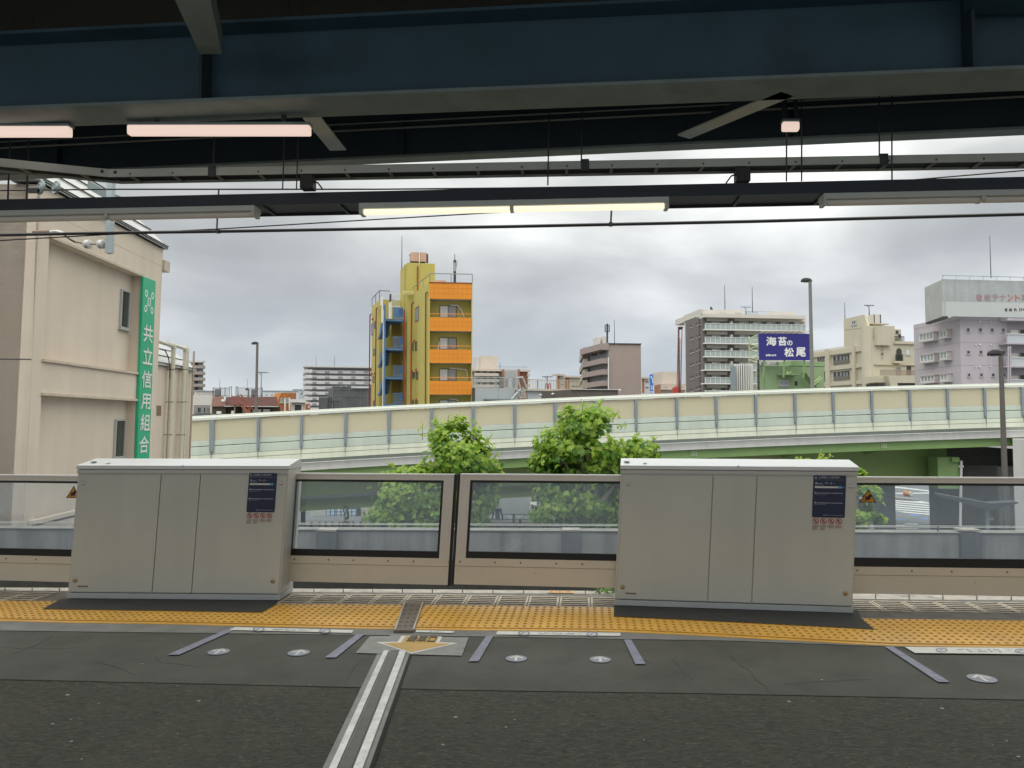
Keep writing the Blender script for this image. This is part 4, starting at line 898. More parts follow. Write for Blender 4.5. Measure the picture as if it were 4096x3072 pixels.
# curved conduit on annex
m = MB(); m.path([FX.pt(*FX.px(u, v, .14), .14) for u, v in ((640, 1396), (660, 1402), (672, 1425), (679, 1460), (679, 1510))], .016, 8); m.build('conduit', m_seam, ax)

# ================================================================== elevated expressway
m_pgreen = M('pale green barrier', (0.535, 0.60, 0.525), 0.5, var=0.07, scale=0.8, streak=.14)
m_pgreen2 = M('pale yellow green fascia', (0.60, 0.635, 0.52), 0.5, var=0.07, scale=0.8, streak=.16, dirt=(0.5, 0.46, 0.28), dirt_lo=0.68, dirt_scale=0.9)
m_rail2 = M('barrier cap', (0.63, 0.655, 0.59), 0.45, var=0.05, scale=1)
m_slab = M('pale concrete edge', (0.70, 0.69, 0.67), 0.8, var=0.07, scale=1.2, streak=.12, dirt=(0.48, 0.42, 0.33), dirt_lo=0.66, dirt_scale=0.6)
m_gg = M('green girder paint', (0.25, 0.38, 0.15), 0.5, var=0.10, scale=0.7)
m_gg2 = M('olive girder paint', (0.28, 0.36, 0.13), 0.5, var=0.12, scale=0.5, dirt=(.22, .36, .12), dirt_lo=.5, dirt_scale=.3)
m_post = M('blue grey post', (0.235, 0.275, 0.30), 0.5, 0.1, var=0.1, scale=3)
m_mullion = M('panel frame', (0.55, 0.53, 0.47), 0.5, 0.1, var=.05)
def poly_mat():
    m = bpy.data.materials.new('amber polycarbonate'); m.use_nodes = True; t = m.node_tree; t.nodes.clear()
    o = t.nodes.new('ShaderNodeOutputMaterial'); df = t.nodes.new('ShaderNodeBsdfPrincipled'); df.inputs['Base Color'].default_value = (0.60, 0.575, 0.455, 1); df.inputs['Roughness'].default_value = .25
    tl = t.nodes.new('ShaderNodeBsdfTranslucent'); tl.inputs[0].default_value = (0.84, 0.80, 0.63, 1); tr = t.nodes.new('ShaderNodeBsdfTransparent'); tr.inputs[0].default_value = (.9, .87, .75, 1)
    a = t.nodes.new('ShaderNodeMixShader'); a.inputs[0].default_value = .34; b = t.nodes.new('ShaderNodeMixShader'); b.inputs[0].default_value = .14
    t.links.new(df.outputs[0], a.inputs[1]); t.links.new(tl.outputs[0], a.inputs[2]); t.links.new(a.outputs[0], b.inputs[1]); t.links.new(tr.outputs[0], b.inputs[2]); t.links.new(b.outputs[0], o.inputs[0]); return m
m_polyc = poly_mat()
YE = lambda u, Y0=38.0: Y0 / (1 - .11 * (u - 2048) / FPX)
FE = Face.by(850, YE(850), 3938, YE(3938))
pu = np.array([850, 1207, 1383, 1556, 2220, 2706, 3022, 3639, 3938]); pv = np.array([1678.5, 1659, 1650, 1641, 1609, 1590, 1578, 1558, 1551])
pq = [FE.px(u, v) for u, v in zip(pu, pv)]
pc = np.polyfit([q[0] for q in pq], [q[1] for q in pq], 3); ZR = lambda h: float(np.polyval(pc, h))
hA, hB = FE.px(200, 1690)[0], FE.px(4700, 1690)[0]
ex = thing('elevated_expressway', 'pale green elevated expressway ramp rising across the view with amber noise panels', 'expressway', FE.pt((hA + hB) / 2, ZG, -4))
def sweep(mb, prof, a=hA, b=hB, n=48, mi=0):
    hs = np.linspace(a, b, n)
    for h0, h1 in zip(hs[:-1], hs[1:]):
        k = len(prof)
        for i in range(k):
            (o0, z0), (o1, z1) = prof[i], prof[(i + 1) % k]
            mb.face([FE.pt(h0, ZR(h0) + z0, o0), FE.pt(h1, ZR(h1) + z0, o0), FE.pt(h1, ZR(h1) + z1, o1), FE.pt(h0, ZR(h0) + z1, o1)], mi)
    for h in (a, b): mb.face([FE.pt(h, ZR(h) + z, o) for o, z in prof])
def swp(name, prof, mat, a=hA, b=hB, n=48):
    m = MB(); sweep(m, prof, a, b, n); return m.build(name, mat, ex)
swp('cap_rail', [(.10, .0), (.10, .11), (.03, .13), (-.12, .13), (-.12, 0)], m_rail2)
swp('cap_rail', [(-.14, .05), (-.14, .205), (-.30, .215), (-.30, .05)], m_rail2)
swp('barrier_panel', [(.04, -1.19), (.04, -.98), (.02, -.965), (-.06, -.965), (-.06, -1.19)], m_pgreen)
swp('barrier_panel', [(.05, -1.605), (.05, -1.245), (.02, -1.225), (-.06, -1.225), (-.06, -1.605)], m_pgreen)
swp('panel_gap', [(.0, -1.24), (.0, -1.18), (-.03, -1.18), (-.03, -1.24)], m_seam)
swp('fascia', [(.125, -1.82), (.10, -1.615), (-.02, -1.610), (-.02, -1.82)], m_pgreen2)
swp('fascia', [(.165, -2.07), (.135, -1.835), (-.02, -1.83), (-.02, -2.07)], m_pgreen2)
for dz in (-1.612, -1.826, -2.075): swp('fascia_seam', [(.09 if dz > -1.7 else .128 if dz > -2 else .16, dz + .012), (.09 if dz > -1.7 else .128 if dz > -2 else .16, dz - .004), (0, dz - .004), (0, dz + .012)], m_seam)
swp('fascia_underside', [(.16, -2.08), (-.16, -2.24), (-.2, -2.24), (-.2, -2.08)], m_pgreen)
swp('slab_edge', [(-.17, -2.62), (-.17, -2.26), (-9.5, -2.26), (-9.5, -2.62)], m_slab)
swp('girder', [(-.42, -3.03), (-.42, -2.63), (-.46, -2.63), (-.46, -3.03)], m_gg)
swp('girder_flange', [(-.30, -3.065), (-.30, -3.035), (-.62, -3.035), (-.62, -3.065)], m_gg)
posts = [500, 690, 850, 1035, 1207, 1383, 1556, 1726, 1892, 2058, 2220, 2380, 2543, 2706, 2864, 3022, 3179, 3332, 3486, 3638, 3789, 3938, 4088, 4240]
hp = [FE.px(u, 1690)[0] for u in posts]
for i, h in enumerate(hp):
    m = MB(); z = ZR(h); wd = .10 if posts[i] == 850 else .062
    FE.bm(m, h - wd, h + wd, z - 1.48, z - .02, -.02, .12); m.build('post', m_post, ex)
    m = MB(); FE.bm(m, h - .004, h + .004, z - 2.06, z - 1.49, .02, .168); m.build('joint', m_post, ex)
    if i == len(hp) - 1: break
    h1 = hp[i + 1]; a, b = h + .075, h1 - .075
    m = MB()
    P4 = lambda hh, dz, o: FE.pt(hh, ZR(hh) + dz, o)
    ins = .045
    m.hexa([P4(a + ins, -.96 + ins, 0), P4(b - ins, -.96 + ins, 0), P4(b - ins, -.96 + ins, -.02), P4(a + ins, -.96 + ins, -.02), P4(a + ins, -.03, 0), P4(b - ins, -.03, 0), P4(b - ins, -.03, -.02), P4(a + ins, -.03, -.02)])
    np_ = m.build('noise_panel', m_polyc, ex)
    m = MB()
    for x0, x1, z0, z1 in ((a, b, -.96, -.96 + ins), (a, a + ins, -.96 + ins, -.02), (b - ins, b, -.96 + ins, -.02)):
        m.hexa([P4(x0, z0, .03), P4(x1, z0, .03), P4(x1, z0, -.04), P4(x0, z0, -.04), P4(x0, z1, .03), P4(x1, z1, .03), P4(x1, z1, -.04), P4(x0, z1, -.04)])
    m.build('panel_frame', m_mullion, np_)
# bolted splices on the edge girder
for u in (1984, 2787, 3555):
    h = FE.px(u, 1815)[0]; z = ZR(h); m = MB(); FE.bm(m, h - .17, h + .17, z - 2.98, z - 2.66, -.419, -.40)
    sp = m.build('splice_plate', m_gg, ex)
    m = MB()
    for i in range(4):
        for j in range(5): m.lathe(FE.pt(h - .12 + .08 * i, z - 2.94 + .06 * j, -.40), [(.02, 0), (.02, .02), (.001, .022)], 6, FE.n)
    m.build('bolt', m_slab, sp)
# cross ribs under the slab
for u in (1400, 1800, 2150, 2500, 2900, 3250, 3600):
    h = FE.px(u, 1800)[0]; z = ZR(h); m = MB(); m.hexa([FE.pt(h - .1, z - 3.0, -.5), FE.pt(h + .1, z - 3.0, -.5), FE.pt(h + .1, z - 3.4, -3.1), FE.pt(h - .1, z - 3.4, -3.1), FE.pt(h - .1, z - 2.63, -.5), FE.pt(h + .1, z - 2.63, -.5), FE.pt(h + .1, z - 2.63, -3.1), FE.pt(h - .1, z - 2.63, -3.1)]); m.build('cross_rib', m_gg, ex)
# inner box girder of the ramp
FI = FE.off(-3.2); li = line([(400, 2040), (1180, 1990), (1600, 1960), (2300, 1932), (3000, 1928), (3770, 1930), (4600, 1935)])
m = MB(); us = np.linspace(300, 3790, 36)
for a, b in zip(us[:-1], us[1:]):
    ha, za = FI.px(a, li(a)); hb, zb = FI.px(b, li(b)); ta, tb = ZR(ha) - 2.63, ZR(hb) - 2.63
    m.hexa([FI.pt(ha, za, 0), FI.pt(hb, zb, 0), FI.pt(hb, zb, -3), FI.pt(ha, za, -3), FI.pt(ha, ta, 0), FI.pt(hb, tb, 0), FI.pt(hb, tb, -3), FI.pt(ha, ta, -3)])
m.build('inner_girder', m_gg2, ex)
# lower ramp behind
lr = thing('lower_ramp', 'lower green ramp girder passing beneath the expressway, seen through the gates', 'ramp', P(2000, 2000, 50))
FR = Face.by(1000, YE(1000, 50), 3500, YE(3500, 50)); ll = line([(300, 2095), (1180, 2046), (1440, 2031), (1940, 1997), (2170, 1984), (2600, 1966), (3500, 1945)])
for nm, d0, d1, o0, mat in (('girder', 0, .74, 0, m_gg2), ('slab_edge', .74, .95, .3, M('lower slab', (.13, .14, .15), .8, var=.1)), ('parapet', .95, 1.9, .2, m_gg)):
    m = MB(); us = np.linspace(300, 3600, 30)
    for a, b in zip(us[:-1], us[1:]):
        ha, za = FR.px(a, ll(a)); hb, zb = FR.px(b, ll(b))
        m.hexa([FR.pt(ha, za + d0, o0), FR.pt(hb, zb + d0, o0), FR.pt(hb, zb + d0, -4), FR.pt(ha, za + d0, -4), FR.pt(ha, za + d1, o0), FR.pt(hb, zb + d1, o0), FR.pt(hb, zb + d1, -4), FR.pt(ha, za + d1, -4)])
    m.build(nm, mat, lr)
# piers
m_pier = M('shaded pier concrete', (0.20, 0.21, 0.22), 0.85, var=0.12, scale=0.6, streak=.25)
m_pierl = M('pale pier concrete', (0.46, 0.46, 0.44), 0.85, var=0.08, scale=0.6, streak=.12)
def pier(u0, u1, v1, Y, dep, mat, lb, v0=2300):
    f = Face.by(u0, Y, u1, Y * .995); m = MB(); p0, p1 = P(u0, HOR, Y), P(u1, HOR, Y); m.prism([p0, p1, p1 * (1 + dep / Y), p0 * (1 + dep / Y)], ZG, P((u0 + u1) / 2, v1, Y)[2]); return tag(m.build('bridge_pier', mat), lb, 'pier', 'concrete piers under the expressway')
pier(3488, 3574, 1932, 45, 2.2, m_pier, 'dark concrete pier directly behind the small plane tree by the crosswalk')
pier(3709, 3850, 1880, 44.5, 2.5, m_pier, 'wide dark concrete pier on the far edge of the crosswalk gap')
pier(3850, 4600, 1862, 46, 3, m_pierl, 'pale broad concrete pier wall behind the bus shelter')
pier(3985, 4062, 1866, 43, 1.5, m_pierl, 'pale narrow concrete column just behind the road lamp post')
pier(4048, 4700, 1757, 39, 2.5, m_pierl, 'pale concrete pier rising to the slab edge at the end of the expressway')
f = Face.by(3770, 44, 4080, 43.4); m = MB(); f.box(m, 3772, 4064, 1795, 1862, -6, 0); tag(m.build('pier_crossbeam', M('shaded crossbeam', (.10, .10, .095), .85, var=.2)), 'dark concrete crossbeam under the expressway end', 'beam')  # concrete colour darkened to paint the shadow under the deck
f = Face.by(3770, 42, 4080, 41.6); t = thing('bridge_bearing', 'green steel girder end with drain pipe below the expressway', 'girder end', f.pt(*f.px(3800, 1905), 0)[:3])
m = MB(); f.box(m, 3752, 3836, 1828, 1955, -1.2, 0); m.build('web', m_gg, t)
m = MB(); f.box(m, 3808, 3838, 1830, 1848, 0, .2); m.build('bracket', m_gg, t)
m = MB(); a = f.pt(*f.px(3840, 1842), .15); b = f.pt(*f.px(3836, 2100), .15); m.tube(a, b, .07, 8); m.build('drain', m_slab, t)
# bus shelter beyond the parapet
t = thing('bus_shelter', 'grey bus shelter with tilted roof and single post before the pale pier', 'shelter', gz(3965, 2200))
f = Face.by(3750, 33, 4100, 32); m = MB(); f.poly(m, [(3752, 1976), (3960, 2014), (4070, 2008), (4075, 2013), (3966, 2040), (3954, 2039), (3752, 1986)], -.9, 0); m.build('roof', M('shelter roof', (.05, .058, .066), .5, var=.1), t)
m = MB(); a = f.pt(*f.px(3963, 2035), -.6); m.tube((a[0], a[1], ZG), a, .075, 10); m.build('post', m_post, t)
m = MB(); f.box(m, 3947, 3975, 2072, 2079, -.7, -.5); m.build('bracket', m_post, t)

# ================================================================== street furniture and shopfronts seen through the gates
def sf(u0, u1, Y): return Face.by(u0, Y, u1, Y * 1.002)
f = sf(1150, 1560, 57); sh = thing('shop_front', 'pale street shop front with blue framed poster windows under the ramp', 'shop', f.pt(f.px(1350, 2080)[0], ZG, -2))
h0, h1 = f.px(1243, 2050)[0], f.px(1590, 2050)[0]
m = MB(); f.bm(m, h0, h1, ZG, f.px(1400, 1935)[1], -5, 0); m.build('wall', M('shop wall', (.50, .49, .46), .8, var=.08), sh)
m_bluef = M('shop blue frame', (.06, .16, .34), .5, var=.1); m_sheet = M('poster sheet', (.60, .66, .72), .5, var=.12, scale=6)
for u0, u1 in ((1304, 1340), (1346, 1382), (1390, 1425)):
    m = MB(); f.box(m, u0, u1, 2032, 2074, 0, .06); w_ = m.build('window', m_bluef, sh)
    for i in range(2):
        for j in range(3):
            a, b = u0 + 2.5 + i * (u1 - u0) / 2.05, u0 + (i + .88) * (u1 - u0) / 2.05; m = MB(); f.box(m, a, b, 2037 + j * 12.5, 2046 + j * 12.5, .06, .08); m.build('poster', m_sheet, w_)
m = MB(); f.box(m, 1428, 1442, 2032, 2076, 0, .1); m.build('door', m_seam, sh)
m = MB(); f.box(m, 1290, 1470, 2077, 2079, .8, .85); m.build('guard_rail', m_wframe, sh)
f = sf(1150, 1290, 52)
for u0, u1, lb in ((1203, 1219, 'dark square post at the near corner of the street under the ramp'),): 
    m = MB(); f.bm(m, f.px(u0, 2080)[0], f.px(u1, 2080)[0], ZG, f.px(1210, 2046)[1], -.25, 0); tag(m.build('street_post', m_seam), lb, 'post')
f = sf(1150, 1480, 46); protoB = None
for u, lb in zip((1245, 1278, 1303, 1330, 1358, 1414, 1443), ('first dark bollard beside the square post', 'dark bollard second from the square post', 'dark bollard third from the square post', 'dark bollard fourth from the square post', 'dark bollard just before the plant pot', 'dark bollard just after the plant pot', 'dark bollard beside the low box near the tree')):
    c = f.pt(f.px(u, 2110)[0], ZG, 0)
    if protoB is None:
        m = MB(); m.lathe(c, [(.075, 0), (.075, .85), (.06, .95), (.001, .97)], 12); protoB = tag(m.build('bollard', M('bollard brown', (.05, .035, .035), .5)), lb, 'bollard', 'dark bollards along the kerb under the ramp'); c0 = c
    else: copy_tree(protoB, c - c0, lb)
c = f.pt(f.px(1383, 2110)[0], ZG, 0); t = thing('plant_pot', 'dark round plant pot between two bollards', 'pot', c)
m = MB(); m.lathe(c, [(.12, 0), (.2, .45), (.22, .78), (.24, .95), (.2, .96), (.18, .9), (.001, .88)], 16); m.build('pot', m_seam, t)
m = MB(); rr = random.Random(2)
for i in range(40):
    a = rr.uniform(0, 6.28); q = c + [math.cos(a) * .12, math.sin(a) * .12, .95 + rr.uniform(0, .8)]; d = np.array([rr.uniform(-.1, .1), rr.uniform(-.1, .1), .05]); m.face([q, q + d, q + d + [0, 0, .16], q + [0, .03, .13]])
m.build('shoots', M('shoots', (.16, .15, .07), .6), t)
# corrugated white wall with its pole
f = sf(1900, 2260, 58); cw = thing('corrugated_shed', 'white corrugated shed wall behind the mottled pole and fence', 'shed', f.pt(f.px(2010, 2080)[0], ZG, -2))
h0, h1 = f.px(1890, 2030)[0], f.px(2119, 2030)[0]; zt = f.px(2010, 1970)[1]
m = MB(); n = 60
for i in range(n):
    z0 = ZG + (zt - ZG) * i / n; z1 = ZG + (zt - ZG) * (i + 1) / n; f.bm(m, h0, h1, z0, z1 - (z1 - z0) * .4, -.3, .03); f.bm(m, h0, h1, z1 - (z1 - z0) * .4, z1, -.3, 0)
m.build('wall', M('corrugated sheet', (.56, .58, .60), .5, .1, var=.06, scale=.8), cw)
m = MB(); f.bm(m, h1, h1 + .12, ZG, zt, -.1, .06); m.build('corner_trim', m_wframe, cw)
m = MB(); f.bm(m, h0, h1, ZG, f.px(2010, 2068)[1], .03, .12); m.build('plinth', m_slab, cw)
h2 = f.px(2300, 2030)[0]; m = MB(); f.bm(m, h1 + .13, h2, ZG, zt, -4, -1); m.build('dark_bay', M('dark bay', (.06, .05, .06), .8), cw)
f2 = sf(1900, 2260, 55); c = f2.pt(f2.px(1990, 2090)[0], ZG, 0); t = thing('trestle_pole', 'white mottled pole on a dark four-legged trestle', 'pole', c)
m = MB(); zt_ = f2.px(1990, 2040)[1]; m.tube((c[0], c[1], zt_), (c[0], c[1], f2.px(1990, 1990)[1]), .13, 10); m.build('pole', M('mottled pole', (.55, .55, .53), .7, var=.5, scale=6, dirt=(.12, .12, .11), dirt_lo=.55, dirt_scale=5), t)
for sx in (-1, 1):
    for sy in (-1, 1): m = MB(); m.tube((c[0] + sx * .38, c[1] + sy * .4, ZG), (c[0] + sx * .22, c[1] + sy * .22, zt_), .05, 6); m.build('leg', m_rod, t)
m = MB(); m.box(c[0] - .3, c[0] + .3, c[1] - .3, c[1] + .3, zt_, zt_ + .1); m.build('platform', m_rod, t)
m = MB(); m.tube((c[0], c[1], ZG), (c[0], c[1], zt_), .16, 10); m.build('lower_pole', m_pier, t)
f2 = sf(1900, 2260, 53); t = thing('street_fence', 'low ochre and grey pipe fence in front of the white shed', 'fence', f2.pt(f2.px(2050, 2090)[0], ZG, 0))
for v in (2058, 2078): m = MB(); m.tube(f2.pt(*f2.px(1905, v)), f2.pt(*f2.px(2190, v)), .03, 6); m.build('rail', m_wframe, t)
for u in (2052, 2058, 2150, 1925): m = MB(); h, z = f2.px(u, 2055); m.tube(f2.pt(h, ZG), f2.pt(h, z), .04, 6); m.build('post', M('ochre post', (.40, .30, .12), .6), t)
for u0, v0, u1, v1 in ((2075, 2078, 2108, 2059), (2005, 2060, 2040, 2078), (1930, 2078, 1960, 2060)): m = MB(); m.tube(f2.pt(*f2.px(u0, v0)), f2.pt(*f2.px(u1, v1)), .018, 5); m.build('brace', m_wframe, t)
c = f2.pt(f2.px(2081, 2110)[0], ZG, .0); f3 = sf(1900, 2260, 47); c = f3.pt(f3.px(2081, 2110)[0], ZG, 0); m = MB(); m.lathe(c, [(.08, 0), (.08, .98), (.001, 1.0)], 10); tag(m.build('bollard', M('rust bollard', (.15, .06, .03), .6)), 'rust brown bollard at the kerb before the white shed', 'bollard')
# small van
f2 = sf(2100, 2300, 56); v_ = thing('kei_van', 'small grey green van seen from behind beside the white shed', 'van', f2.pt(f2.px(2146, 2080)[0], ZG, 0))
h0, h1 = f2.px(2121, 2050)[0], f2.px(2172, 2050)[0]; zr = f2.px(2146, 2021)[1]
m = MB(); f2.bm(m, h0, h1, ZG + .28, zr - .45, -2.8, 0); f2.polym(m, [(h0 + .02, zr - .45), (h1 - .02, zr - .45), (h1 - .08, zr), (h0 + .08, zr)], -2.6, -.02); m.build('body', M('van paint', (.42, .46, .43), .4, var=.04), v_)
m = MB(); f2.bm(m, h0 + .1, h1 - .1, zr - .42, zr - .1, -.02, .0); m.build('rear_window', m_dglass, v_)
for hh in (h0 + .14, h1 - .14):
    for yy in (-.5, -2.2): m = MB(); p = f2.pt(hh, ZG + .28, yy); m.tube(p - f2.d * .08, p + f2.d * .08, .28, 14); m.build('wheel', m_black, v_)
    m = MB(); f2.bm(m, hh - .05, hh + .05, ZG + .75, ZG + .95, 0, .02); m.build('tail_light', M('tail red', (.4, .02, .02), .4), v_)

# ================================================================== plane trees
def leafmats():
    out = []
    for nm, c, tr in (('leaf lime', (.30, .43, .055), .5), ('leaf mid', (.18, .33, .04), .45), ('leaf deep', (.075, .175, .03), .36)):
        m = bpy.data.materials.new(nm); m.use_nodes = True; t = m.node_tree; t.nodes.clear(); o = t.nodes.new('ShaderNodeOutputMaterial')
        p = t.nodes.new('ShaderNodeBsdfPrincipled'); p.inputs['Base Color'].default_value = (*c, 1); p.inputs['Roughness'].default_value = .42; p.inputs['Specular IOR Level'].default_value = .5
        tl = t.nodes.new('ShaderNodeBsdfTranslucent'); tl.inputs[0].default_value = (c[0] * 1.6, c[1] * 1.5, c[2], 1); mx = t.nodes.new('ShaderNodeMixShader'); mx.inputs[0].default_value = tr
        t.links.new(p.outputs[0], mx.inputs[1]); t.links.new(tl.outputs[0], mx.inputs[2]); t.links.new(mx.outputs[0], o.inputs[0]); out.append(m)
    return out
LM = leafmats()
LEAF = [(0, -.08), (.16, .0), (.46, -.06), (.36, .14), (.62, .34), (.36, .38), (.30, .56), (.14, .52), (0, .95), (-.14, .52), (-.30, .56), (-.36, .38), (-.62, .34), (-.36, .14), (-.46, -.06), (-.16, .0)]
def leaf(mb, c, nrm, up, size, mi, rr):
    n = np.array(nrm); n = n / np.linalg.norm(n); u = np.array(up) - n * np.dot(up, n); u = u / (np.linalg.norm(u) + 1e-9); s = np.cross(u, n)
    q = []
    for x, y in LEAF:
        q.append(c + s * x * size + u * y * size + n * (-.28 * abs(x) - .18 * y * y + rr.uniform(-.03, .03)) * size)
    # two halves folded along the midrib
    mb.face([q[0], q[1], q[2], q[3], q[4], q[5], q[6], q[7], q[8]], mi); mb.face([q[8], q[9], q[10], q[11], q[12], q[13], q[14], q[15], q[0]], mi)
m_bark = M('plane bark', (.20, .18, .14), .8, var=.4, scale=6)
def plane_tree(lobes, base_u, Y, lb, seed, dens=1.0, sprigs=()):
    """lobes: (u, v, ru, rv, rel depth) in photo pixels at distance Y"""
    rr = random.Random(seed); k = Y / FPX
    b = P(base_u, 2110, Y); t = thing('plane_tree', lb, 'tree', (b[0], b[1], ZG), 'plane trees between track and expressway')
    m = MB(); tw = MB(); top = np.array(P(base_u, 1990, Y))
    tr = MB(); tr.tube((b[0], b[1], ZG), top - [0, 0, .5], .17, 12, .12); tr.build('trunk', m_bark, t)
    for (u, v, ru, rv, dd) in lobes:
        c = np.array(P(u, v, Y + dd)); R1 = np.array([ru * k, (ru + rv) / 2 * k * .85, rv * k])
        tw.tube(top - [0, 0, .5], c, .07, 7, .025)
        vol = R1[0] * R1[2]; n = int(2700 * vol * dens) + 80
        # clumps give uneven outline, gaps and dark hollows
        ncl = max(7, int(26 * vol)); cl = []
        for i in range(ncl):
            d = np.array([rr.gauss(0, 1), rr.gauss(0, 1), rr.gauss(0, 1)]); d /= np.linalg.norm(d); r = rr.uniform(.45, 1.0) ** .6
            cl.append((c + d * R1 * r, d, rr.uniform(.8, 1.25)))
            if rr.random() < .6: tw.tube(c, c + d * R1 * r, .022, 5, .008)
        for i in range(n):
            cc, d, sc = rr.choice(cl); q = cc + np.array([rr.gauss(0, 1), rr.gauss(0, 1), rr.gauss(0, 1)]) * R1 * .215 * sc
            rel = (q - c) / R1; rad = np.linalg.norm(rel)
            if rad > 1.18: continue
            nd = d * .7 + rel * .8 + np.array([0, -.30, .75]) + np.array([rr.gauss(0, .5), rr.gauss(0, .5), rr.gauss(0, .45)])
            up = np.array([rr.gauss(0, .6), rr.gauss(0, .4), -.5 + rr.gauss(0, .5)]) + d * .4
            size = rr.uniform(.085, .19) * (1.0 if rad < .9 else .8)
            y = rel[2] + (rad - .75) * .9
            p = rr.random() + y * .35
            mi = 0 if p > .66 else (1 if p > .32 else 2)  # young leaves paler; top light and inner shade also put into leaf colour
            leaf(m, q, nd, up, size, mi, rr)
    for (u, v, u2, v2) in sprigs:
        a, e_ = np.array(P(u, v, Y - .1)), np.array(P(u2, v2, Y - .1)); tw.tube(a, e_, .010, 5, .004)
        for i in range(9):
            f = .25 + .75 * i / 8; q = a + (e_ - a) * f + np.array([rr.gauss(0, .04), rr.gauss(0, .04), rr.gauss(0, .02)]); leaf(m, q, (rr.gauss(0, .6), -.6, .6 + rr.gauss(0, .3)), (rr.gauss(0, .6), 0, .5), .085 * (1.25 - f * .75), 0, rr)
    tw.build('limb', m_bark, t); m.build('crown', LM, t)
    return t
plane_tree([(1820, 1775, 118, 105, 0), (1835, 1835, 150, 95, .1), (1655, 1908, 72, 45, -.3), (1700, 1965, 200, 110, .2), (1690, 2060, 215, 75, 0), (1900, 1940, 110, 120, .3), (1620, 1990, 120, 90, -.2), (1910, 2050, 70, 60, .3)], 1790, 17.5,
    'bushy plane tree with two leafy humps behind the meeting gates', 21, 1.05, [(1740, 1720, 1745, 1655), (1790, 1715, 1795, 1662), (1830, 1700, 1838, 1655), (1690, 1760, 1690, 1690), (1890, 1760, 1900, 1690), (1570, 1870, 1545, 1850), (1700, 1860, 1690, 1825), (1940, 1780, 1965, 1740), (1960, 1850, 1990, 1810)])
plane_tree([(2350, 1700, 120, 90, 0), (2320, 1790, 170, 110, 0), (2260, 1850, 130, 90, -.2), (2420, 1850, 120, 100, .2), (2560, 1800, 75, 60, 0), (2340, 1960, 190, 120, .1), (2300, 2060, 170, 65, 0), (2230, 2050, 90, 60, -.2), (2450, 2040, 110, 80, .2)], 2350, 17.0,
    'taller rounded plane tree behind the gate leaf at the middle cabinet', 34, 1.05, [(2330, 1640, 2335, 1602), (2390, 1640, 2415, 1592), (2290, 1660, 2275, 1620), (2450, 1680, 2475, 1640), (2200, 1750, 2165, 1725), (2600, 1770, 2635, 1745), (2540, 1760, 2560, 1725), (2480, 1720, 2500, 1690), (2180, 1800, 2140, 1790)])
plane_tree([(3455, 2000, 70, 70, 0), (3450, 2080, 85, 55, 0), (3300, 1920, 110, 80, .4), (3290, 1855, 40, 25, .4), (3210, 1860, 45, 28, .4), (3430, 1920, 35, 50, 0)], 3420, 16.8,
    'plane tree mostly hidden by the big cabinet, leaves beside the warning triangle', 55, 1.0, [(3290, 1850, 3285, 1808), (3310, 1850, 3322, 1815), (3200, 1850, 3190, 1828)])
# weeds at the platform edge
m = MB(); rr = random.Random(9)
for i in range(110):
    u = rr.uniform(2372, 2470); q = G(u, rr.uniform(2352, 2374), rr.uniform(.0, .10)); leaf(m, q, (rr.gauss(0, .5), -.5, .8), (rr.gauss(0, .6), rr.gauss(0, .6), .2), rr.uniform(.012, .032), rr.choice((1, 2, 2)), rr)
tag(m.build('weed_plant', LM), 'small leafy weed growing at the platform edge by the middle cabinet', 'plant')
# ================================================================== buildings beyond the expressway
def foot(f, g): 
    pc, p1 = f.o[:2], (f.o + f.d * f.len)[:2]; p2 = (g.o + g.d * g.len)[:2]; return [pc, p1, p1 + p2 - pc, p2]
def bld(name, lb, uc, Yc, u1, Y1, u2, Y2, vtop, mat, cat='building', part='wall', root=None, z0=ZG, group=None, zt=None):
    f = Face.by(uc, Yc, u1, Y1); g = Face.by(uc, Yc, u2, Y2); zt = f.px(uc, vtop)[1] if zt is None else zt
    q = foot(f, g); c = sum(np.array(x) for x in q) / 4
    root = root or thing(name, lb, cat, (c[0], c[1], z0), group)
    m = MB(); m.prism(q, z0, zt); m.build(part, mat, root); return root, f, g, zt
def part(root, name, mat, f, rects, o0, o1, par=None):
    sets = [[q] for q in rects] if name in ('screen_frame', 'curtain', 'opening', 'balcony', 'recess', 'end_balcony', 'slit', 'window', 'roof_tank', 'side_wall', 'bulkhead', 'storey_recess', 'roof_plant', 'roof_unit', 'tile', 'roof_box', 'air_unit', 'gallery', 'terrace_opening', 'side_cladding', 'roof_room_window') else [rects]
    for rs in sets:
        m = MB()
        for r in rs: f.box(m, r[0], r[2], r[1], r[3], o0, o1)
        ob = m.build(name, mat, par or root)
    return ob
def pipe(root, name, mat, f, pts, r, o, par=None):
    m = MB(); m.path([f.pt(*f.px(u, v, o), o) for u, v in pts], r, 8); return m.build(name, mat, par or root)
def wins(f, root, rects, o=0., **k): return [wnd(f, r, root, o, **k) for r in rects]
m_glassb = M('bluish glass', (.10, .14, .15), .12, var=.3, scale=.6, spec=.6)
m_curt = M('curtained pane', (.66, .68, .68), .4, var=.15, scale=4, stretch=(6, 6, .4))
m_curt2 = M('grey curtained pane', (.33, .345, .35), .3, var=.15, scale=4, stretch=(6, 6, .4))
m_dark2 = M('dark opening', (.05, .05, .05), .6, var=.2)
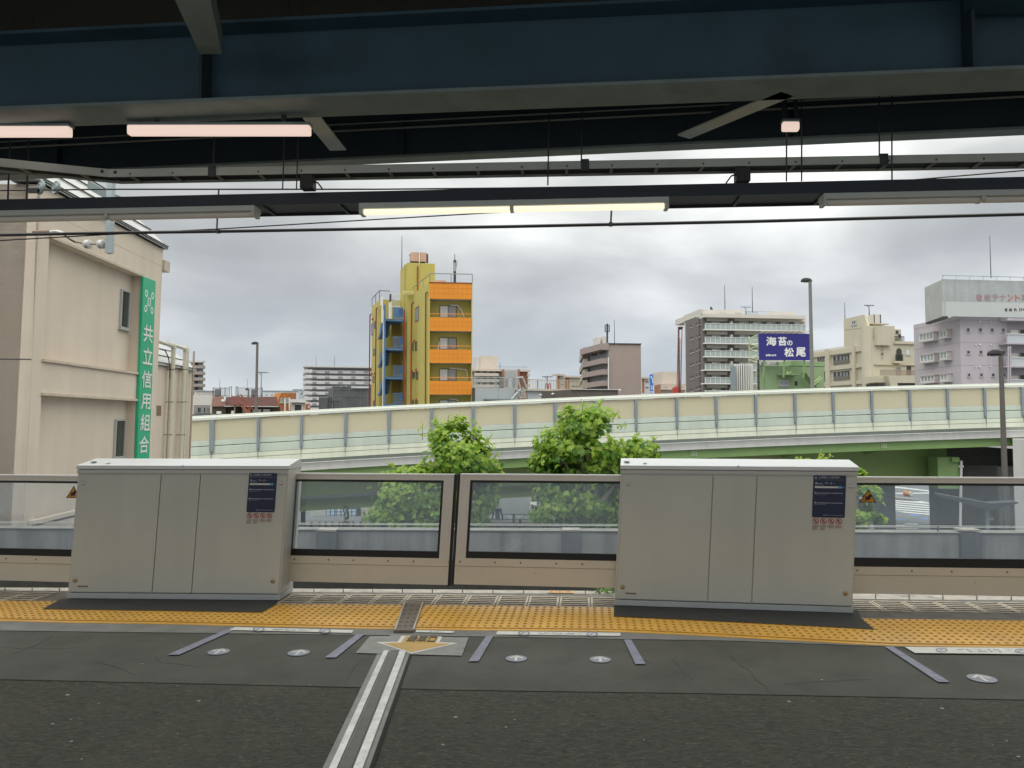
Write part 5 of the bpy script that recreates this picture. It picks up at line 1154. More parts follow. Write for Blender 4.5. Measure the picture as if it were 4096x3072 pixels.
def antenna(name, lb, u, v0, v1, Y, r=.05, kind='mast', cat='antenna'):
    a, b = P(u, v1, Y), P(u, v0, Y); m = MB(); m.tube(a, (a[0], a[1], b[2]), r, 6, r * .5)
    if kind == 'yagi':
        k = Y / FPX; m.tube((a[0] - 20 * k, a[1], b[2] - .1), (a[0] + 24 * k, a[1] + .5, b[2] - .1), r * .6, 5)
        for i in range(7): x = a[0] + (-18 + 6 * i) * k; m.tube((x, a[1] - 4 * k, b[2] - .1), (x, a[1] + 4 * k, b[2] - .1), r * .4, 4); m.tube((x, a[1], b[2] - .1 - 2.5 * k), (x, a[1], b[2] - .1 + 2.5 * k), r * .4, 4)
        m.tube((a[0] - 10 * k, a[1], b[2] - .1), (a[0], a[1], b[2] - .1 - 10 * k), r * .5, 4)
    return tag(m.build(name, m_rod), lb, cat)
# ---------------------------------------------------------------- mustard and orange apartment block
m_must = M('mustard render', (.46, .395, .11), .75, var=.06, scale=.5, streak=.10)
m_mustd = M('mustard render recess', (.46, .39, .12), .8, var=.06, scale=.5)
m_or = M('orange tile', (.68, .245, .02), .45, var=.05, scale=.6); m_orl = M('orange joint', (.45, .15, .01), .6)
m_redp = M('red drain pipe', (.26, .035, .03), .45, var=.08); m_brp = M('brown red drain pipe', (.19, .045, .028), .45, var=.08)
m_blue = M('blue steel', (.105, .21, .41), .45, .1, var=.1, scale=1); m_blued = M('deep blue steel', (.055, .105, .20), .5, var=.1)
m_pale0 = M('grey soffit', (.40, .39, .36), .7, var=.05); m_white2 = M('white paint', (.70, .70, .69), .5, var=.05); m_tank = M('faded pink tank', (.50, .33, .26), .6, var=.15, scale=.8)
yb, YF, YS, zM = bld('orange_balcony_block', 'mustard yellow apartment block with orange tiled balconies and blue outside stairs', 1716, 70, 1887, 70.4, 1651, 76.8, 1130, m_must)
# the balcony bay: recesses sit between the orange fronts
for v0, v1 in ((1198, 1283), (1325, 1399), (1453, 1523), (1579, 1660)):
    part(yb, 'balcony_recess', m_mustd, YF, [(1723, v0, 1884, v1)], .0, .01)
    part(yb, 'balcony_soffit', m_pale0, YF, [(1722, v0 - 2, 1885, v0 + 1)], .0, 1.0)
for k, (v0, v1) in enumerate(((1132, 1196), (1270, 1324), (1398, 1452), (1524, 1578))):
    op = part(yb, 'orange_panel', m_or, YF, [(1718, v0, 1887, v1)], 1.0, 1.15)
    m = MB(); w0, w1 = 1718, 1887
    for i in range(1, 9): u = w0 + (w1 - w0) * i / 9; YF.box(m, u - .35, u + .35, v0 + 1, v1 - 1, 1.15, 1.158)
    for i in (1, 2): v = v0 + (v1 - v0) * i / 3; YF.box(m, w0 + 1, w1 - 1, v - .35, v + .35, 1.15, 1.158)
    m.build('tile_joint', m_orl, op)
    if k: pipe(yb, 'balcony_rail', m_or, YF, [(1719, v0 - 14), (1885, v0 - 13)], .035, 1.05); part(yb, 'rail_post', m_redp, YF, [(1800, v0 - 13, 1802, v0)], 1.0, 1.06)
part(yb, 'side_wall', m_must, YF, [(1713, 1131, 1719, 1700), (1885, 1134, 1889, 1700)], -.3, 1.12)
part(yb, 'parapet', m_brp, YF, [(1715, 1129, 1890, 1132)], -.3, 1.2)
for (u0, v0, u1, v1) in ((1758, 1222, 1827, 1271), (1757, 1350, 1827, 1398), (1757, 1475, 1826, 1524), (1757, 1599, 1826, 1650)):
    w_ = wnd(YF, (u0, v0, u1, v1), yb, .01, fm=M('brown sash', (.10, .085, .075), .4), pm=m_curt2, fw=.06, mull=1, sill=False, out=.08)
    part(yb, 'curtain', m_curt, YF, [(u0 + 2, v0 + 2, u0 + 33, v1 - 2)], .03, .06, w_)
for pts in ([(1800, 1220), (1832, 1222), (1848, 1245), (1856, 1268)], [(1800, 1473), (1862, 1478), (1869, 1490), (1869, 1521)], [(1798, 1596), (1826, 1598), (1832, 1606)], [(1757, 1367), (1753, 1398)]): pipe(yb, 'hose_pipe', m_white2, YF, pts, .05, .2)
m_dkf = M('dark window frame', (.13, .115, .09), .5)
# left flank
for (u0, v0, u1, v1) in ((1662, 1229, 1676, 1284), (1661, 1366, 1669, 1402), (1650, 1370, 1655, 1401), (1665, 1485, 1673, 1517), (1656, 1487, 1661, 1512), (1650, 1490, 1654, 1515), (1662, 1600, 1672, 1630), (1650, 1598, 1657, 1625)):
    wnd(YS, (u0, v0, u1, v1), yb, .0, fm=m_dkf, pm=m_curt2 if v0 < 1300 else m_dglass, fw=.05, mull=1 if v0 < 1300 else 0, sill=False)
for u, v in ((1659, 1357), (1667, 1472), (1652, 1481), (1668, 1592)):
    m = MB(); h, z = YS.px(u, v); m.lathe(YS.pt(h, z - .25, 0), [(.16, 0), (.16, .10), (.11, .22), (.001, .26)], 12); m.build('red_hood', m_redp, yb)
pipe(yb, 'drain_pipe', m_brp, YS, [(1709, 1168), (1703, 1172), (1702, 1300), (1701, 1660)], .055, .12)
pipe(yb, 'drain_pipe', m_redp, YS, [(1654, 1210), (1647, 1216), (1645, 1350), (1643, 1660)], .065, .5)
m = MB()
for v in (1318, 1444, 1570): 
    h0 = YS.px(1713, v - 10)[0]; h1 = YS.px(1651, v)[0]; z = YS.px(1713, v - 10)[1]; YS.bm(m, 0, YS.len, z - .02, z, 0, .006)
m.build('floor_joint', m_mustd, yb)
m = MB(); zz = zM + .75
for a, b in (((0, 0), (YF.len, 0)),): m.path([YF.pt(0, zz, .4), YF.pt(YF.len, zz, .4)], .04); 
m.path([YS.pt(0, zz, 0), YS.pt(YS.len, zz, 0)], .04); m.path([YF.pt(0, zz, .4), YS.pt(0, zz, 0)], .04)
for h in (0, YF.len / 2, YF.len): m.tube(YF.pt(h, zM, .4), YF.pt(h, zz, .4), .04, 6)
for h in (YS.len * .4, YS.len): m.tube(YS.pt(h, zM, 0), YS.pt(h, zz, 0), .04, 6)
m.build('roof_rail', M('roof rail', (.22, .26, .25), .5), yb)
part(yb, 'roof_hatch', m_tank, YF, [(1733, 1121, 1785, 1129)], -2.5, -.8)
# lift tower
_, TF, TS, zT = bld('', '', 1626, 77, 1737, 77.6, 1597, 80.8, 1050, m_must, root=yb, part='tower')
part(yb, 'tower_pipe', m_redp, TF, [(1669, 1064, 1673, 1158)], .0, .14)
m = MB()
for k in range(4): m.path([TF.pt(*TF.px(u, v + k * 3.4, .35), .35) for u, v in ((1612, 1170), (1622, 1166), (1640, 1168), (1656, 1165))], .05, 6)
m.build('cable_bundle', M('cable sheath', (.55, .50, .22), .6), yb)
part(yb, 'tower_pilaster', m_mustd, TS, [(1612, 1062, 1616, 1640)], 0, .12)
tk, WF, WS, _ = bld('', '', 1641, 78, 1702, 78.3, 1634, 79.5, 1008, m_tank, root=yb, part='water_tank', z0=zT + .35)
part(yb, 'tank_base', m_dark2, WF, [(1642, 1044, 1701, 1052)], -3, -.1)
part(yb, 'tank_strap', m_white2, WF, [(1676, 1009, 1679, 1054)], 0, .08)
pipe(yb, 'tank_pipe', m_brp, WF, [(1702, 1017), (1709, 1017), (1709, 1052)], .1, -.5)
m = MB(); m.lathe(WF.pt(WF.px(1659, 1008)[0], WF.px(1659, 1008)[1], -1.5), [(.5, 0), (.5, .14), (.001, .2)], 16); m.build('tank_lid', m_white2, yb)
# rear wing with outside stairs
_, VF, VS, zV = bld('', '', 1514, 80, 1640, 81, 1484, 85.2, 1197, m_must, root=yb, part='wing')
m = MB(); zz = zV + .9; m.path([VS.pt(VS.len, zz), VS.pt(0, zz), VF.pt(VF.px(1560, 1190)[0], zz)], .045)
for h in (0, VS.len * .5, VS.len): m.tube(VS.pt(h, zV), VS.pt(h, zz), .04, 6)
m.build('roof_rail', M('wing rail', (.12, .15, .17), .5), yb)
for (u0, v0, u1, v1) in ((1487, 1295, 1493, 1340), (1498, 1285, 1502, 1313), (1495, 1395, 1500, 1422), (1492, 1503, 1498, 1530), (1494, 1608, 1499, 1640)): wnd(VS, (u0, v0, u1, v1), yb, .0, fm=m_dkf, fw=.05, mull=0, sill=False)
for u, v in ((1492, 1271), (1489, 1489), (1500, 1489), (1498, 1600)):
    m = MB(); h, z = VS.px(u, v); m.lathe(VS.pt(h, z - .25, 0), [(.16, 0), (.16, .10), (.11, .22), (.001, .26)], 12); m.build('red_hood', m_redp, yb)
pipe(yb, 'drain_pipe', m_brp, VS, [(1511, 1231), (1505, 1234), (1503, 1400), (1500, 1660)], .065, .2)
pipe(yb, 'drain_pipe', m_redp, VS, [(1485, 1256), (1480, 1262), (1478, 1450), (1476, 1660)], .065, .35)
YST = 76.5; SF = Face.by(1520, YST, 1620, YST + .6)
st = part(yb, 'stair_post', m_blue, SF, [(1533, 1218, 1541, 1700)], 0, .25)
part(yb, 'stair_post_flange', m_white2, SF, [(1531, 1238, 1533.6, 1700)], .02, .27)
part(yb, 'stair_pipe', m_redp, SF, [(1614, 1238, 1619, 1700)], .1, .3)
m_well = M('stairwell wall', (.40, .27, .06), .8, var=.06)
for k, v in enumerate((1276, 1392, 1508, 1617)):
    part(yb, 'landing', m_blue, SF, [(1541, v, 1614, v + 9)], -3.2, 0)
    part(yb, 'stairwell_wall', m_well, SF, [(1566, v + 9, 1606, v + 66)], -3.3, -3.1)
    # railing with bars on the landing
    m = MB(); SF.box(m, 1573, 1614, v - 45, v - 42.5, -.05, .05); SF.box(m, 1573, 1614, v - 6, v - 3, -.05, .05)
    for i in range(13): u = 1573 + i * 3.3; SF.box(m, u - .5, u + .5, v - 43, v - 5, -.03, .03)
    SF.box(m, 1596, 1611, v - 40, v - 14, -.12, -.04); m.build('landing_rail', m_blue, yb)
    # flight going down and away to the other side of the post
    m = MB(); SF.polym(m, [SF.px(1564, v + 9), SF.px(1541, v + 12), SF.px(1519, v + 66), SF.px(1520, v + 74), SF.px(1556, v + 66)], -2.4, -.6)
    fl = m.build('stair_flight', m_blued, yb)
    m = MB()
    for i in range(6): y = v + 16 + i * 9; SF.box(m, 1543 - i * 3, 1562 - i * 1.2, y, y + 3.2, -.6, -.45)
    m.build('tread', M('tread shade', (.025, .04, .07), .6), fl)
    m = MB(); SF.polym(m, [SF.px(1541, v - 5), SF.px(1541, v + 14), SF.px(1520, v + 66), SF.px(1517, v + 66), SF.px(1524, v + 20)], -.4, -.3); m.build('flight_side', m_blue, fl)
part(yb, 'stair_top_panel', m_blue, SF, [(1574, 1230, 1612, 1268)], -2, -1.9)
m = MB()
for i in range(9): u = 1566 + i * 4; SF.box(m, u - .5, u + .5, 1182, 1225, -2, -1.9)
SF.box(m, 1564, 1600, 1179, 1183, -2, -1.9); SF.box(m, 1564, 1600, 1224, 1228, -2, -1.9); m.build('white_gate', m_white2, yb)
part(yb, 'roof_post', m_dark2, SF, [(1559, 1176, 1565, 1212)], -2, -1.6)
for u, v0, v1 in ((1525, 1190, 1222), (1529, 1186, 1290), (1558, 1210, 1275), (1564, 1206, 1275)): part(yb, 'panel_antenna', m_white2, SF, [(u - 2.3, v0, u + 2.3, v1)], .3, .6)
antenna('lightning_rod', 'long thin lightning rod standing on the mustard tower', 1607, 945, 1075, 79, .05)
t = thing('mobile_antenna', 'small mobile phone antenna mast on the roof above the orange panels', 'antenna', P(1819, 1129, 73))
f = Face.by(1800, 73, 1840, 73); m = MB(); a = f.pt(*f.px(1819, 1130)); b = f.pt(*f.px(1819, 1016)); m.tube(a, f.pt(*f.px(1819, 1040)), .12, 8); m.tube(f.pt(*f.px(1819, 1040)), b, .03, 6); m.build('mast', m_rod, t)
m = MB(); f.box(m, 1816, 1822, 1051, 1084, .1, .3); m.build('panel', m_galv, t); m = MB(); f.polym(m, [f.px(1826, 1043), f.px(1830, 1043), f.px(1827, 1073), f.px(1823, 1073)], .0, .15); m.build('panel', m_galv, t)
# ---------------------------------------------------------------- far slab block
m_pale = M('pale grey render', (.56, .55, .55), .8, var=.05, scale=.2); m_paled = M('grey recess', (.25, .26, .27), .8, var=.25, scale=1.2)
fb, f, g, zt = bld('slab_block', 'long far pale grey apartment block with rows of balconies and two roof rods', 1224, 400, 1520, 408, 1211, 430, 1468, m_pale)
part(fb, 'roof_slab', m_pale, f, [(1212, 1464, 1520, 1470)], -30, 3)
vs = [1488 + 21.3 * i for i in range(9)]
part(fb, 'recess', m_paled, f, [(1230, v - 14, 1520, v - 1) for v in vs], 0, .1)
for v in vs: part(fb, 'balcony', m_pale, f, [(1231, v - 6, 1520, v + 6)], .1, 1.6)
part(fb, 'end_balcony', m_pale, g, [(1211, v - 4, 1222, v + 8) for v in vs], 0, 3)
part(fb, 'balcony_pane', m_paled, f, [(1248 + 52 * i, v - 3, 1266 + 52 * i, v + 4) for i in range(5) for v in vs[:7]], 1.6, 1.7)
for u, lb in ((1264, 'first of two thin rods on the far slab block roof'), (1338, 'second of two thin rods on the far slab block roof')): antenna('lightning_rod', lb, u, 1421, 1467, 402, .12)
# dark netted scaffold building
m_net = M('scaffold net', (.10, .105, .11), .85, var=.3, scale=.5, streak=.15)
nb, f, g, zt = bld('netted_building', 'building wrapped in dark grey scaffold netting next to the mustard block', 1330, 190, 1500, 192, 1312, 205, 1546, m_net)
part(nb, 'lower_net', m_net, f, [(1275, 1589, 1330, 1680)], -8, -2)
m = MB()
for u in (1330, 1360, 1387, 1414, 1441, 1470): f.box(m, u - .25, u + .25, 1528, 1640, 0, .1)
for v in (1531, 1540, 1560, 1585): f.box(m, 1330, 1490, v - .25, v + .25, 0, .1)
m.build('scaffold_tube', m_galv, nb)
part(nb, 'pale_sheet', m_pale, f, [(1405, 1545, 1480, 1553)], .3, .5)
part(nb, 'lamp_board', m_white2, f, [(1363, 1544, 1369, 1546), (1382, 1543, 1388, 1545), (1413, 1545, 1420, 1547)], .3, .6)
antenna('yagi_antenna', 'white aerial on a stub pole before the netted building', 1335, 1601, 1640, 70, .06, 'yagi')
antenna('yagi_antenna', 'slim aerial before the middle of the netted building', 1416, 1586, 1640, 120, .06, 'yagi')
antenna('vent_mast', 'short white mast with round insulators beside the netted building', 1312, 1594, 1640, 70, .09)
# ---------------------------------------------------------------- brown mansard house and neighbours
m_mans = M('brown red mansard', (.085, .036, .032), .85, var=.12, scale=1.5); m_mansl = M('faded brown gable', (.32, .19, .15), .8, var=.06)
m_timber = M('dark timber', (.08, .06, .045), .8, var=.2, scale=3); m_redst = M('rust red steel', (.30, .095, .06), .6, var=.15)
f = Face.by(840, 72, 1130, 74); g = Face.by(900, 72.3, 845, 73.5)
mh = thing('mansard_house', 'low house with dark red mansard roof, gable and red outside stairs', 'house', f.pt(f.px(980, 1650)[0], ZG, -5))
m = MB(); f.box(m, 852, 1118, 1625, 2000, -9, -.3); m.build('wall', m_timber, mh)
m = MB(); q = [f.px(902, 1586), f.px(1108, 1585), f.px(1116, 1624), f.px(898, 1626)]
m.loft([f.pt(q[0][0], q[0][1], -1.3), f.pt(q[1][0], q[1][1], -1.3), f.pt(q[2][0], q[2][1], .2), f.pt(q[3][0], q[3][1], .2)], [f.pt(q[0][0], q[0][1], -9), f.pt(q[1][0], q[1][1], -9), f.pt(q[2][0], q[2][1], -9.5), f.pt(q[3][0], q[3][1], -9.5)]); m.build('roof', m_mans, mh)
m = MB(); f.poly(m, [(851, 1588), (893, 1585), (903, 1623), (845, 1624)], -.9, .1); m.build('gable', m_mansl, mh)
part(mh, 'eave', m_pale, f, [(898, 1624, 1114, 1627)], -.3, .35); part(mh, 'gable_eave', m_mansl, f, [(846, 1624, 900, 1626)], -.3, .3)
part(mh, 'window', m_curt2, f, [(968, 1637, 998, 1652), (1010, 1637, 1045, 1652), (1052, 1637, 1080, 1652)], -.3, .02)
part(mh, 'plank_wall', m_timber, f, [(848, 1626, 903, 1660)], -.3, .1)
m = MB(); h, z = f.px(891, 1603, .1); m.lathe(f.pt(h, z, .1), [(.14, 0), (.12, .08), (.001, .13)], 10, f.n); m.build('round_vent', m_white2, mh)
m = MB()
for u in range(852, 1050, 4):
    if 918 < u < 944: continue
    f.box(m, u - .5, u + .5, 1553 + abs(u - 900) * .01, 1586, -2.2, -2.1)
for v in (1552, 1583): f.box(m, 851, 918, v - .8, v + .8, -2.2, -2.1); f.box(m, 944, 1050, v - .8, v + .8, -2.2, -2.1)
for u in (852, 883, 900, 951, 1049): f.box(m, u - 1.3, u + 1.3, 1550, 1587, -2.25, -2.05)
m.build('roof_fence', m_rod, mh)
for u in (921, 947): pipe(mh, 'ladder_hoop', m_galv, f, [(u - 4, 1586), (u - 3, 1546), (u + 4, 1545), (u + 6, 1586)], .05, -1.5)
part(mh, 'roof_box', m_paled, f, [(860, 1556, 880, 1586), (1005, 1557, 1030, 1586)], -4, -3)
m = MB(); f.polym(m, [f.px(958, 1615), f.px(968, 1615), f.px(1004, 1656), f.px(984, 1656)], .6, 1.4)
f.box(m, 926, 970, 1611, 1616, .4, 1.5); sr = m.build('stair', m_redst, mh)
m = MB()
for a, b in (((962, 1580), (1004, 1640)), ((962, 1590), (1004, 1650)), ((966, 1580), (1012, 1640))): m.tube(f.pt(*f.px(*a), 1.4), f.pt(*f.px(*b), 1.4), .04, 5)
for u0, v0, u1, v1 in ((925, 1580, 928, 1614), (957, 1580, 960, 1614), (926, 1584, 958, 1587), (926, 1597, 958, 1599), (934, 1585, 937, 1612), (948, 1585, 951, 1612)): f.box(m, u0, u1, v0, v1, 1.3, 1.5)
m.build('stair_rail', m_redst, sr)
part(mh, 'stair_post', M('buff post', (.32, .25, .17), .7), f, [(936, 1616, 941, 1660)], .7, 1.1)
part(mh, 'air_unit', m_white2, f, [(866, 1645, 885, 1655), (925, 1643, 937, 1656)], .6, 1.0)
antenna('yagi_antenna', 'tall rooftop aerial beside the big road lamp near the mansard house', 1044, 1486, 1586, 80, .05, 'yagi')
for u, v0, lb in ((878, 1516, 'thin far roof rod above the mansard house gable'), (988, 1517, 'thin far roof rod above the mansard house stairs')): antenna('lightning_rod', lb, u, v0, 1600, 220, .08)
m_offw = M('off white wall', (.58, .56, .52), .8, var=.05, scale=.4)
wb, f, g, zt = bld('white_house', 'off white low building between cream annex and the mansard house', 845, 84, 700, 84, 848, 92, 1580, m_offw)
wins(f, wb, [(788, 1628, 806, 1652), (812, 1628, 824, 1652), (829, 1628, 838, 1652)], fw=.08, mull=0)
m = MB(); f3 = Face.by(770, 70, 852, 70)
for u in range(776, 842, 3): f3.box(m, u - .4, u + .4, 1623, 1655, 0, .05)
for v in (1622, 1654): f3.box(m, 774, 843, v - .8, v + .8, 0, .06)
tag(m.build('balcony_fence', m_rod), 'dark bar fence in front of the off white low building', 'fence')
m = MB(); f3.box(m, 600, 1000, 1656, 1900, -6, 0); tag(m.build('low_roof_wall', M('low dark wall', (.20, .20, .18), .8, var=.1)), 'dark low wall running along the expressway top under the mansard house', 'wall')
tb, f, g, zt = bld('balcony_tower', 'far grey brown balcony tower peeking out beside the thin corner pipe', 809, 300, 760, 300, 811, 310, 1443, m_pale)
part(tb, 'roof_slab', m_pale, f, [(740, 1442, 810, 1449)], 0, 3)
for v in (1461, 1486, 1510, 1535, 1560): part(tb, 'balcony', M('tower balcony', (.30, .265, .25), .8, var=.05), f, [(740, v, 809, v + 12)], 0, 3); part(tb, 'window', m_dark2, f, [(782, v - 10, 790, v - 1)], 0, .2)
for uc, u1, Y, vt, lb, col in ((780, 860, 260, 1562, 'low far pale building left of the roof fence', (.55, .53, .5)), (1050, 1192, 300, 1562, 'long low far white bluish hall behind the orange house', (.58, .62, .66)), (1170, 1214, 420, 1557, 'tall far white blue block end beside the slab block', (.56, .62, .66))):
    r_, f, g, zt = bld('far_building', lb, uc, Y, u1, Y + 3, uc - 6, Y + 30, vt, M('far wall', col, .8, var=.04, scale=.2), group='low far buildings on the horizon')
    part(r_, 'roof_band', M('far band', (.36, .40, .45), .8), f, [(uc, vt, u1, vt + 3)], 0, .3); wins(f, r_, [(uc + 12 + 22 * i, vt + 14, uc + 20 + 22 * i, vt + 22) for i in range(3)], fw=.2, mull=0, sill=False)
m_patt = M('orange patterned cladding', (.42, .17, .045), .8, var=.55, scale=3.5)
oh, f, g, zt = bld('patterned_house', 'small orange house with mottled patterned cladding and one wide window', 1113, 90, 1160, 91, 1110, 96, 1589, m_patt)
m = MB(); f.poly(m, [(1112, 1602), (1125, 1571), (1185, 1571), (1185, 1660), (1112, 1660)], -1.5, .02); m.build('gable', m_patt, oh)
part(oh, 'side_cladding', M('plain orange', (.38, .16, .08), .8, var=.08), f, [(1160, 1574, 1185, 1600), (1114, 1626, 1160, 1660)], .02, .08)
wins(f, oh, [(1121, 1592, 1154, 1611)], o=.02, pm=m_curt2, mull=1, fw=.08)
pipe(oh, 'pole', m_white2, f, [(1158, 1590), (1158, 1640)], .09, .6); pipe(oh, 'pole', m_white2, f, [(1140, 1594), (1140, 1650)], .09, .6)
hu, f, g, zt = bld('white_hut', 'small white flat roofed hut with dark doorway above the expressway', 1166, 80, 1220, 80.5, 1163, 84, 1597, m_offw)
part(hu, 'fascia', m_white2, f, [(1162, 1597, 1223, 1610)], 0, .4); part(hu, 'doorway', m_dark2, f, [(1178, 1619, 1206, 1645)], 0, .05)
part(hu, 'door_frame', m_white2, f, [(1174, 1615, 1178, 1645), (1206, 1615, 1210, 1645), (1174, 1615, 1210, 1619)], 0, .12)
rh, f, g, zt = bld('red_shed', 'small rust red shed between white hut and netted building', 1222, 90, 1240, 90, 1221, 93, 1615, M('rust wall', (.33, .12, .06), .8, var=.1))
part(rh, 'window', m_offw, f, [(1233, 1622, 1238, 1632)], 0, .08)
pipe_ = MB()
for u, v in ((1144, 1640), (1304, 1638), (1206, 1640)):
    pass
# ---------------------------------------------------------------- middle distance, right of the mustard block
m_beige = M('beige render', (.55, .49, .42), .8, var=.05, scale=.3); m_brick = M('brick wall', (.33, .15, .095), .8, var=.1, scale=1)
bb, f, g, zt = bld('beige_block', 'beige apartment block with roof box, brick end and striped screen', 1995, 230, 2110, 232, 1885, 236, 1480, m_beige)
part(bb, 'roof_box', m_beige, f, [(1922, 1423, 1989, 1482)], -14, -6); part(bb, 'roof_box_side', m_pale, f, [(1908, 1426, 1923, 1482)], -14, -7)
part(bb, 'brick_end', m_brick, f, [(2078, 1486, 2111, 1600)], 0, .5); part(bb, 'roof_slab', m_beige, f, [(1890, 1477, 2122, 1485)], -10, 1.5)
for v in (1492, 1516, 1538, 1560): part(bb, 'balcony', m_beige, f, [(1900, v, 1995, v + 12)], 1, 2.4); part(bb, 'opening', m_dark2, f, [(1906 + 26 * i, v - 9, 1920 + 26 * i, v) for i in range(4)], 0, .3)
part(bb, 'end_balcony', m_beige, f, [(2111, v, 2121, v + 12) for v in (1494, 1514, 1535)], 0, 2)
part(bb, 'screen_frame', m_brick, f, [(2011, 1477, 2017, 1560), (2073, 1477, 2079, 1560)], 1.5, 3)
part(bb, 'screen_slat', m_white2, f, [(2017 + i * 4.3, 1477, 2019 + i * 4.3, 1560) for i in range(13)], 2, 2.6); part(bb, 'screen_back', M('violet dark', (.09, .07, .10), .7), f, [(2017, 1477, 2073, 1560)], 1.5, 2)
m = MB()
for u in range(1992, 2110, 8): f.box(m, u - .5, u + .5, 1466, 1477, -2, -1.7)
f.box(m, 1990, 2110, 1466, 1467.5, -2, -1.7); m.build('roof_rail', m_galv, bb)
antenna('lightning_rod', 'thin rod on the beige block roof', 2000, 1449, 1478, 231, .1)
gs, f, g, zt = bld('grey_shed', 'plain grey clad shed roof storey right behind the mustard block', 1900, 66, 2060, 67, 1890, 70, 1551, M('grey cladding', (.36, .38, .40), .6, var=.04, scale=.4))
part(gs, 'corner_joint', m_seam, f, [(1893, 1551, 1900, 1610)], -.5, .02); part(gs, 'panel_joint', m_paled, f, [(1993, 1552, 1994, 1600)], 0, .02); part(gs, 'canopy', m_post, f, [(1944, 1595, 2060, 1599)], 0, .8)
m = MB()
for u0, u1, v0, v1 in ((1890, 2062, 1508, 1549),):
    for u in range(1892, 2062, 5): f.box(m, u - .35, u + .35, 1511 + (u - 1892) * .02, 1549, -.5, -.42)
    f.box(m, u0, u1, 1509, 1511.5, -.5, -.4); f.box(m, u0, u1, 1520, 1521.5, -.5, -.4)
for u in (1909, 1984, 2060): f.box(m, u - 1.2, u + 1.2, 1508, 1551, -.55, -.38)
m.build('roof_fence', m_galv, gs)
m = MB()
for a, b in (((2064, 1512), (2078, 1552)), ((2088, 1512), (2102, 1552)), ((2064, 1550), (2078, 1596)), ((2086, 1550), (2100, 1594)), ((2042, 1597), (2080, 1556)), ((2062, 1512), (2088, 1510))): m.tube(f.pt(*f.px(*a), .3), f.pt(*f.px(*b), .3), .07, 6)
for i in range(6): v = 1562 + i * 6; m.tube(f.pt(*f.px(2077 + i * .6, v), .3), f.pt(*f.px(2096 + i * .6, v), .3), .035, 5)
m.build('roof_ladder', m_galv, gs)
fr2, f, g, zt = bld('flat_building', 'flat roofed pale building with tan bar fence and hooped ladder on its roof', 2112, 76, 2345, 78, 2108, 82, 1560, M('pale grey cladding', (.46, .48, .50), .7, var=.04))
part(fr2, 'roof_edge', m_beige, f, [(2110, 1556, 2350, 1564)], -3, .3)
m = MB()
for u in range(2112, 2345, 6): f.box(m, u - .35, u + .35, 1522, 1556, -1, -.95)
f.box(m, 2110, 2346, 1519.5, 1522, -1, -.93)
for u in (2112, 2151, 2190, 2231, 2270, 2310, 2345): f.box(m, u - 1, u + 1, 1519, 1557, -1.05, -.9)
m.build('roof_fence', M('tan rail', (.33, .29, .20), .6, var=.1), fr2)
for u in (2186, 2198): pipe(fr2, 'ladder_hoop', m_redst, f, [(u - 3, 1560), (u - 3, 1538), (u, 1533), (u + 4, 1536), (u + 5, 1563)], .05, .2)
antenna('yagi_antenna', 'aerial standing at the hooped ladder of the flat roofed building', 2189, 1503, 1545, 80, .06, 'yagi')
lb2, f, g, zt = bld('brown_flat_roof', 'low brown slate clad roof storey with white lamp at its corner', 2285, 64, 2473, 65, 2166, 68, 1558, M('brown slate', (.115, .095, .09), .8, var=.12, scale=1.5))
part(lb2, 'roof_trim', m_pale, f, [(2285, 1556.5, 2476, 1559)], -.3, .15)
for ff, u, v in ((g, 2217, 1576), (g, 2168, 1580), (f, 2476, 1561)): m = MB(); h, z = ff.px(u, v); m.lathe(ff.pt(h, z, .0), [(.05, 0), (.05, .1), (.085, .12), (.07, .24), (.001, .26)], 10, ff.n); m.build('flood_lamp', m_white2, lb2)
# brown apartment block with stair
m_tau = M('taupe tile wall', (.335, .275, .25), .8, var=.05, scale=.6); m_tau2 = M('taupe balcony', (.33, .27, .25), .8, var=.05); m_stn = M('grey brown stair wall', (.40, .36, .325), .8, var=.06)
tb, f, g, zt = bld('taupe_block', 'taupe apartment block with slanted balconies, zigzag stair and blank tiled end', 2437, 190, 2566, 191, 2353, 205, 1375, m_tau)
part(tb, 'corner_trim', m_dark2, f, [(2435, 1373, 2567, 1376)], -1, .3)
part(tb, 'recess', m_paled, g, [(2354, 1380, 2434, 1600)], 0, .1)
for v in (1380, 1424, 1468, 1513, 1556):
    h0, z = g.px(2432, v + 12); h1 = g.px(2354, v + 20)[0]
    for nm, za, zb, o in (('balcony', z - 1.15, z + .1, 1.8),) if v > 1390 else (('roof_slab', z - .5, z + 1.0, 2.2),):
        m = MB(); g.bm(m, -.2, g.len, za, zb, 0, o); m.build(nm, m_tau2, tb)
    m = MB(); g.bm(m, 2, 6, z + .3 - 3 + 1.6, z + 1.5 - 3 + 1.4, .1, .2); g.bm(m, 8, 12, z - 1.1, z + .1, .1, .2); m.build('opening', m_dark2, tb)
    part(tb, 'door', m_white2, g, [(2424, v - 16 + 26, 2429, v - 4 + 26)], .1, .25)
SFc = Face.by(2353, 203, 2316, 204)
for k, v in enumerate((1389, 1435, 1478, 1523)):
    m = MB(); SFc.poly(m, [(2353, v), (2332, v), (2317, v + 42), (2317, v + 62), (2334, v + 30), (2353, v + 26)], -3, 0); m.build('stair_flight', m_stn, tb)
part(tb, 'stair_core', m_pale, SFc, [(2331, 1400, 2353, 1600)], -6, -3)
pipe(tb, 'drain', m_white2, f, [(2434, 1430), (2434, 1600)], .15, .5)
part(tb, 'roof_tank', m_offw, f, [(2386, 1349, 2402, 1382), (2410, 1346, 2425, 1378)], -9, -5)
t = thing('mobile_antenna', 'ring shaped mobile antenna mast on the taupe block roof', 'antenna', P(2429, 1373, 192))
